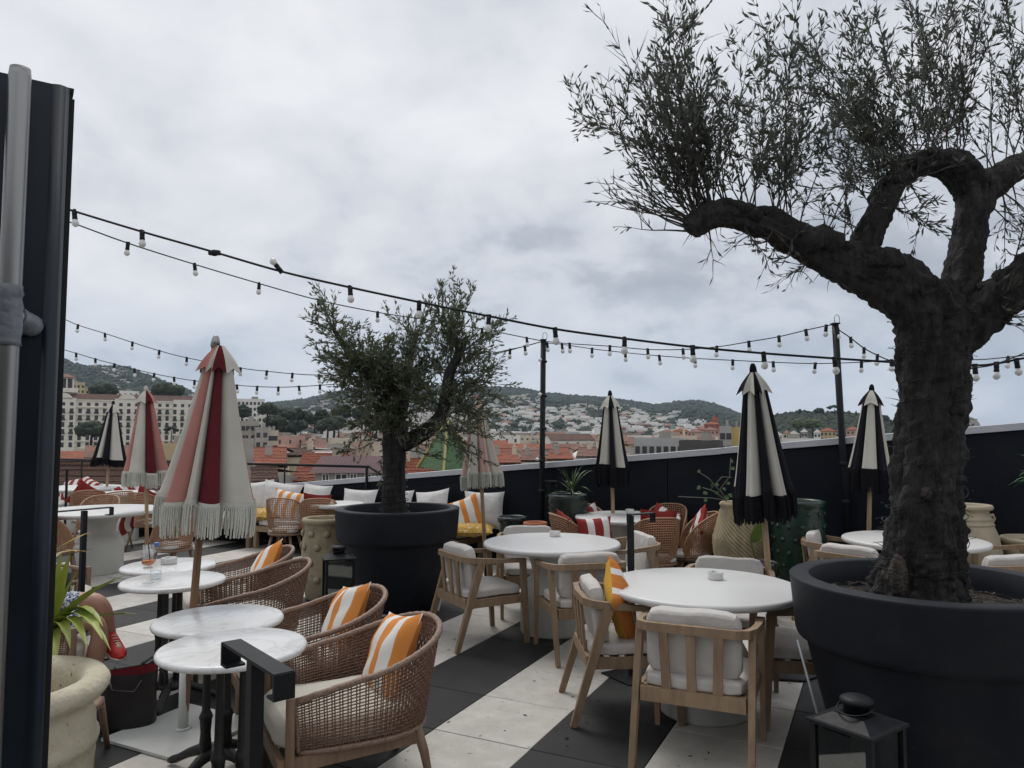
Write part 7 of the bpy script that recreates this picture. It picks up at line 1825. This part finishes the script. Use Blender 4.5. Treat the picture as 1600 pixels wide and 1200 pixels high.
slope_roof('tiled_house', 'bright terracotta roof slope left of the olive trunk', 455, 560, 752, 710, 62, 78, cw[0], ROOFS[0], 1, 6, 20, end=18)
slope_roof('tiled_house', 'terracotta roof right of the olive trunk beside the green spire', 615, 690, 740, 718, 66, 76, cw[0], ROOFS[0], 1, 8, 12)
slope_roof('tiled_house', 'red brown roof with skylights left of the black light pole', 766, 815, 723, 702, 118, 135, cw[0], ROOFS[0], 2, 9, 10, end=11)
slope_roof('tiled_house', 'brownish roof just left of the black light pole', 812, 850, 719, 704, 128, 140, cw[1], ROOFS[1], 1, 19, 8, end=3)
slope_roof('tiled_house', 'red roof right of the black light pole', 853, 897, 717, 700, 125, 140, cw[0], ROOFS[0], 2, 10, 9, end=10)
slope_roof('tiled_house', 'red roof just left of the slim black and ecru parasol', 900, 936, 713, 700, 135, 150, cw[1], ROOFS[1], 1, 11, 8, end=4)
slope_roof('tiled_house', 'faded pink roof behind the blush parasol', 700, 762, 712, 697, 160, 178, cw[0], ROOFS[1], 2, 12, 8, end=5)
# purple brown attic storey with windows
def attic():
    d = 60.0; a = atd(492, 741, d); b_ = atd(606, 735, d); o = Vector((a.x, a.y, BASE_Z))
    t = thing('attic_house', 'attic storey with a row of windows under a purple brown roof', 'house', o, 0, 'roofs just below the terrace')
    L_ = (b_ - a).length; H = a.z - BASE_Z; R = Matrix.Rotation(math.atan2(b_.y - a.y, b_.x - a.x), 3, 'Z')
    m_attic = G('purple_brown_roof', (0.16, 0.095, 0.10), (0.11, 0.065, 0.07))
    b = MB(); b.box((L_ / 2, 4, H / 2 - 0.0), (L_, 8, H + 0.1)); b.build('wall', cw[3], t)
    for i, (u0, u1) in enumerate(((0.10, 0.20), (0.28, 0.45), (0.48, 0.58), (0.68, 0.78), (0.82, 0.97))):
        b = MB(); w = (u1 - u0) * L_; c = (u0 + u1) / 2 * L_
        for z in (-0.95, 0.02): b.box((c, -0.05, H + z), (w, 0.12, 0.08))
        for x in (-w / 2 + .04, 0, w / 2 - .04): b.box((c + x, -0.05, H - 0.46), (0.08, 0.12, 0.88))
        f = b.build('window', cw[1], t); b = MB(); b.box((c, -0.02, H - 0.46), (w - 0.1, 0.05, 0.9)); b.build('pane', m_window, f)
    b = MB(); n = 44
    P = []
    for i in range(n + 1):
        x = -0.3 + (L_ + 0.6) * i / n; e = 0.05 * (i % 2)
        P += [(x, -0.6, H + 0.10 + e), (x, 3.2, H + 1.35 + e)]
    b.grid(P, 2, n + 1, smooth=False); b.box((L_ / 2, 3.6, H + 0.6), (L_ + 0.6, 0.8, 1.3)); b.build('roof', m_attic, t)
attic()
# green tiled spire
def spire():
    d = 70.0; o = Vector(((700 - 800) / FPX * d, d, BASE_Z)); t = thing('green_spire_house', 'steep pyramid roof of glazed green tiles with a yellow hip behind the olive', 'house', o, 0.75, None)
    H = zof(748, d) - BASE_Z; h = zof(655, d) - BASE_Z - H; W = 2.45
    b = MB(); b.box((0, 0, H / 2), (2 * W - 0.3, 2 * W - 0.3, H)); b.build('wall', cw[0], t)
    b = MB(); n = 34
    for i in range(n):
        k0, k1 = i / n, (i + 1.15) / n; w0, w1 = W * (1 - k0) + 0.05, W * max(0.0, 1 - k1)
        V = [(-w0, -w0, H + h * k0), (w0, -w0, H + h * k0), (w0, w0, H + h * k0), (-w0, w0, H + h * k0), (-w1, -w1, H + h * k1), (w1, -w1, H + h * k1), (w1, w1, H + h * k1), (-w1, w1, H + h * k1)]
        b.add(V, [(0, 1, 5, 4), (1, 2, 6, 5), (2, 3, 7, 6), (3, 0, 4, 7)])
    b.build('roof', M('green_glazed_tiles', (0.10, 0.20, 0.075), 0.35, (0.04, 0.10, 0.035), 9, 0.4, 0.6), t)
    for sx, sy in ((-1, -1), (1, -1), (-1, 1), (1, 1)):
        b = MB(); b.tube([(sx * W * (1 - k) * 1.03, sy * W * (1 - k) * 1.03, H + h * k + 0.05) for k in [i / 20 for i in range(21)]], [0.11 + 0.02 * (i % 2) for i in range(21)], 6); b.build('hip_tiles', M('yellow_glazed_tiles', (0.48, 0.42, 0.15), 0.4, (0.36, 0.30, 0.10), 5), t)
spire()
# big beige stair head and ducts by the olive trunk
block('roof_structure', 'beige rooftop stair head left of the olive trunk', 559, 580, 697, 90, 4, G('beige_render', (0.46, 0.38, 0.30), (0.40, 0.33, 0.26)), 0, 1, cat='rooftop')
block('roof_structure', 'long pale parapet rooftop just right of the stair head', 577, 612, 703, 91, 5, cw[0], 0, 1, cat='rooftop')
block('apartment_building', 'sand coloured wall block behind the smaller pink parasol', 255, 290, 698, 150, 10, G('warm_ochre', (0.50, 0.40, 0.24), (0.44, 0.35, 0.21)), 0, 1)

# the mass of town houses
R4 = random.Random(41)
LAB = {(0, 0): 'cream town house with a terracotta roof', (0, 1): 'cream town house with a faded pink roof', (0, 2): 'cream town house with a brown roof', (0, 3): 'flat roofed cream house'}
WN = ['cream', 'white', 'ochre', 'grey', 'pink']; RN = ['terracotta roof', 'faded pink roof', 'brown roof', 'flat roof']
cnt = 0
for d in (84, 112, 145, 185, 230, 285, 345, 415, 500, 600, 720, 860):
    sp = 13.0 + d * 0.010
    x = (60 - 800) / FPX * d
    xe = (1215 - 800) / FPX * d
    while x < xe:
        w = sp * R4.uniform(0.75, 1.25); px = 800 + (x + w / 2) / d * FPX
        x += w * 1.02
        dd = d * R4.uniform(0.94, 1.06)
        if d < 120 and (px < 300 or 440 < px < 640 or px > 760): continue
        if d < 260 and (980 < px < 1160): continue
        if d < 200 and 640 < px < 740: continue
        if 280 < d < 420 and px < 330: continue
        if d > 420 and px < 330: continue
        wl = R4.choices((0, 1, 2, 3, 4), (5, 4, 1.5, 2, 1.5))[0]; rf = R4.choices((0, 1, 2, 3), (4, 4, 2, 2.2) if d < 300 else (2.2, 3, 1.5, 5))[0]
        zt = -5.6 + R4.uniform(-1.6, 1.8) + (d - 84) / 900.0 * 2.5 * R4.random() - (1.0 if d < 150 else 0) + (R4.uniform(0, 4.5) if d > 300 else 0)
        kind = 'flat' if rf == 3 else R4.choice(('gable', 'gable', 'hip'))
        dep = R4.uniform(9, 13)
        win = (R4.randint(2, 4), 1 if d > 300 else 2) if d < 470 else None
        house('town_house', '%s house with %s %s, %s' % (WN[wl], RN[rf], 'in the near rows' if d < 200 else 'in the middle rows' if d < 420 else 'in the far rows', between(px)), px, dd, w, dep, zt, R4.uniform(1.6, 3.0), cw[wl], ROOFS[rf], R4.choice((0, 0.35, -0.3, 1.2, 0.8)), kind, 'house', 'town houses under the hills', R4.choice((0, 0, 1, 1, 2)) if d < 420 else 0, win, seed=cnt)
        cnt += 1

# white villas scattered over the hill slopes
_v = MB(); _v.box((0, 0, 0.2), (1, 0.75, 1.0)); _v.box((0, 0, 0.76), (0.6, 0.5, 0.35)); 
_v.box((-0.22, -0.40, 0.22), (0.18, 0.06, 0.30), 1); _v.box((0.2, -0.40, 0.22), (0.18, 0.06, 0.30), 1); me_v1 = _v.mesh('villa', [cw[1], m_window])
_v = MB(); _v.box((0, 0, 0.1), (1, 0.8, 0.9)); gable(_v, 1.0, 0.8, 0.55, 0.28, 2, 0.05, True); _v.box((0.0, -0.43, 0.15), (0.5, 0.06, 0.28), 1); me_v2 = _v.mesh('villa', [cw[0], m_window, ROOFS[1]])
_v = MB(); _v.box((0, 0, 0.15), (1.6, 0.7, 0.9)); _v.box((0.1, 0.1, 0.7), (1.0, 0.5, 0.4)); _v.box((0, -0.37, 0.2), (1.3, 0.06, 0.18), 1); _v.box((0, -0.37, -0.1), (1.3, 0.06, 0.16), 1); me_v3 = _v.mesh('villa', [cw[1], m_window])
LV = {0: 'white flat roofed villa ', 1: 'cream tiled villa ', 2: 'long white villa block '}
spots = []
R5 = random.Random(15)
def try_villas(hill, n, x0, x1, k0, k1, ok, size):
    c = 0; tries = 0
    while c < n and tries < n * 30:
        tries += 1
        px, k = R5.uniform(x0, x1), R5.uniform(k0, k1)
        p = hill.at(px, k); y = pix(p)[1]
        if not ok(px, y): continue
        spots.append((p, R5.uniform(*size), R5.choices((0, 1, 2), (6, 2, 2.4))[0])); c += 1
try_villas(H_MID, 640, 740, 1180, 0.02, 0.92, lambda px, y: y > profile(mid_prof, px) + 15 + (22 if 1060 < px else 0) + 14 * mnoise.noise(Vector((px * 0.02, y * 0.06, 1))) and mnoise.noise(Vector((px * 0.018, y * 0.05, 4))) > -0.32, (9, 19))
try_villas(H_MID, 330, 400, 740, 0.02, 0.85, lambda px, y: y > profile(mid_prof, px) + 12, (9, 18))
try_villas(H_MID, 14, 780, 1180, 0.80, 1.0, lambda px, y: True, (9, 14))
try_villas(H_LEFT, 190, 110, 330, 0.45, 0.98, lambda px, y: mnoise.noise(Vector((px * 0.02, y * 0.05, 9))) > -0.12 and px > 150 + (600 - y) * 0.3, (7, 12))
try_villas(H_LEFT, 30, 300, 520, 0.1, 0.9, lambda px, y: True, (8, 14))
spots.sort(key=lambda s_: -s_[1] / s_[0].length)
rest = MB()
for i, (p, s_, k) in enumerate(spots):
    rz = math.atan2(-p.x, p.y) + R5.uniform(-0.6, 0.6)
    me = (me_v1, me_v2, me_v3)[k]; z = p + Vector((0, 0, s_ * 0.10))
    if i < 296:
        o = obj('villa', me, None, z, (0, 0, rz)); o.scale = (s_, s_, s_ * R5.uniform(0.55, 0.8)); tag(o, LV[k] + where(pix(z)), 'villa', 'villas on the hillsides')
    else:
        b = (_v); R_ = Matrix.Rotation(rz, 3, 'Z')
        rest.box(z + Vector((0, 0, s_ * 0.1)), (s_, s_ * 0.8, s_ * 0.8), R5.choice((0, 0, 1)), R_)
        rest.box(z + R_ @ Vector((0, -s_ * 0.41, s_ * 0.12)), (s_ * 0.5, s_ * 0.05, s_ * 0.2), 2, R_)
tag(rest.build('villas', [cw[1], cw[0], m_window]), 'the remaining tiny villas dotted over the far slopes', 'villas', 'villas on the hillsides', 'stuff')

# ---- the air: far slopes fade towards blue grey
def haze():
    b = MB(); x0, x1, y0, y1, z0, z1 = -3600, 2600, -80, 4300, BASE_Z - 1.6, 420.0
    b.add([(x0, y0, z0), (x1, y0, z0), (x1, y1, z0), (x0, y1, z0), (x0, y0, z1), (x1, y0, z1), (x1, y1, z1), (x0, y1, z1)], [(0, 3, 2, 1), (4, 5, 6, 7), (0, 1, 5, 4), (1, 2, 6, 5), (2, 3, 7, 6), (3, 0, 4, 7)])
    m = bpy.data.materials.new('haze_air'); m.use_nodes = True; nt = m.node_tree
    nt.nodes.remove(nt.nodes['Principled BSDF'])
    v = nt.nodes.new('ShaderNodeVolumePrincipled'); v.inputs['Color'].default_value = (0.66, 0.80, 1.0, 1); v.inputs['Density'].default_value = 0.00007; v.inputs['Anisotropy'].default_value = 0.2
    nt.links.new(v.outputs[0], nt.nodes['Material Output'].inputs['Volume'])
    tag(b.build('haze', m), kind='stuff')
if HAZE: haze()
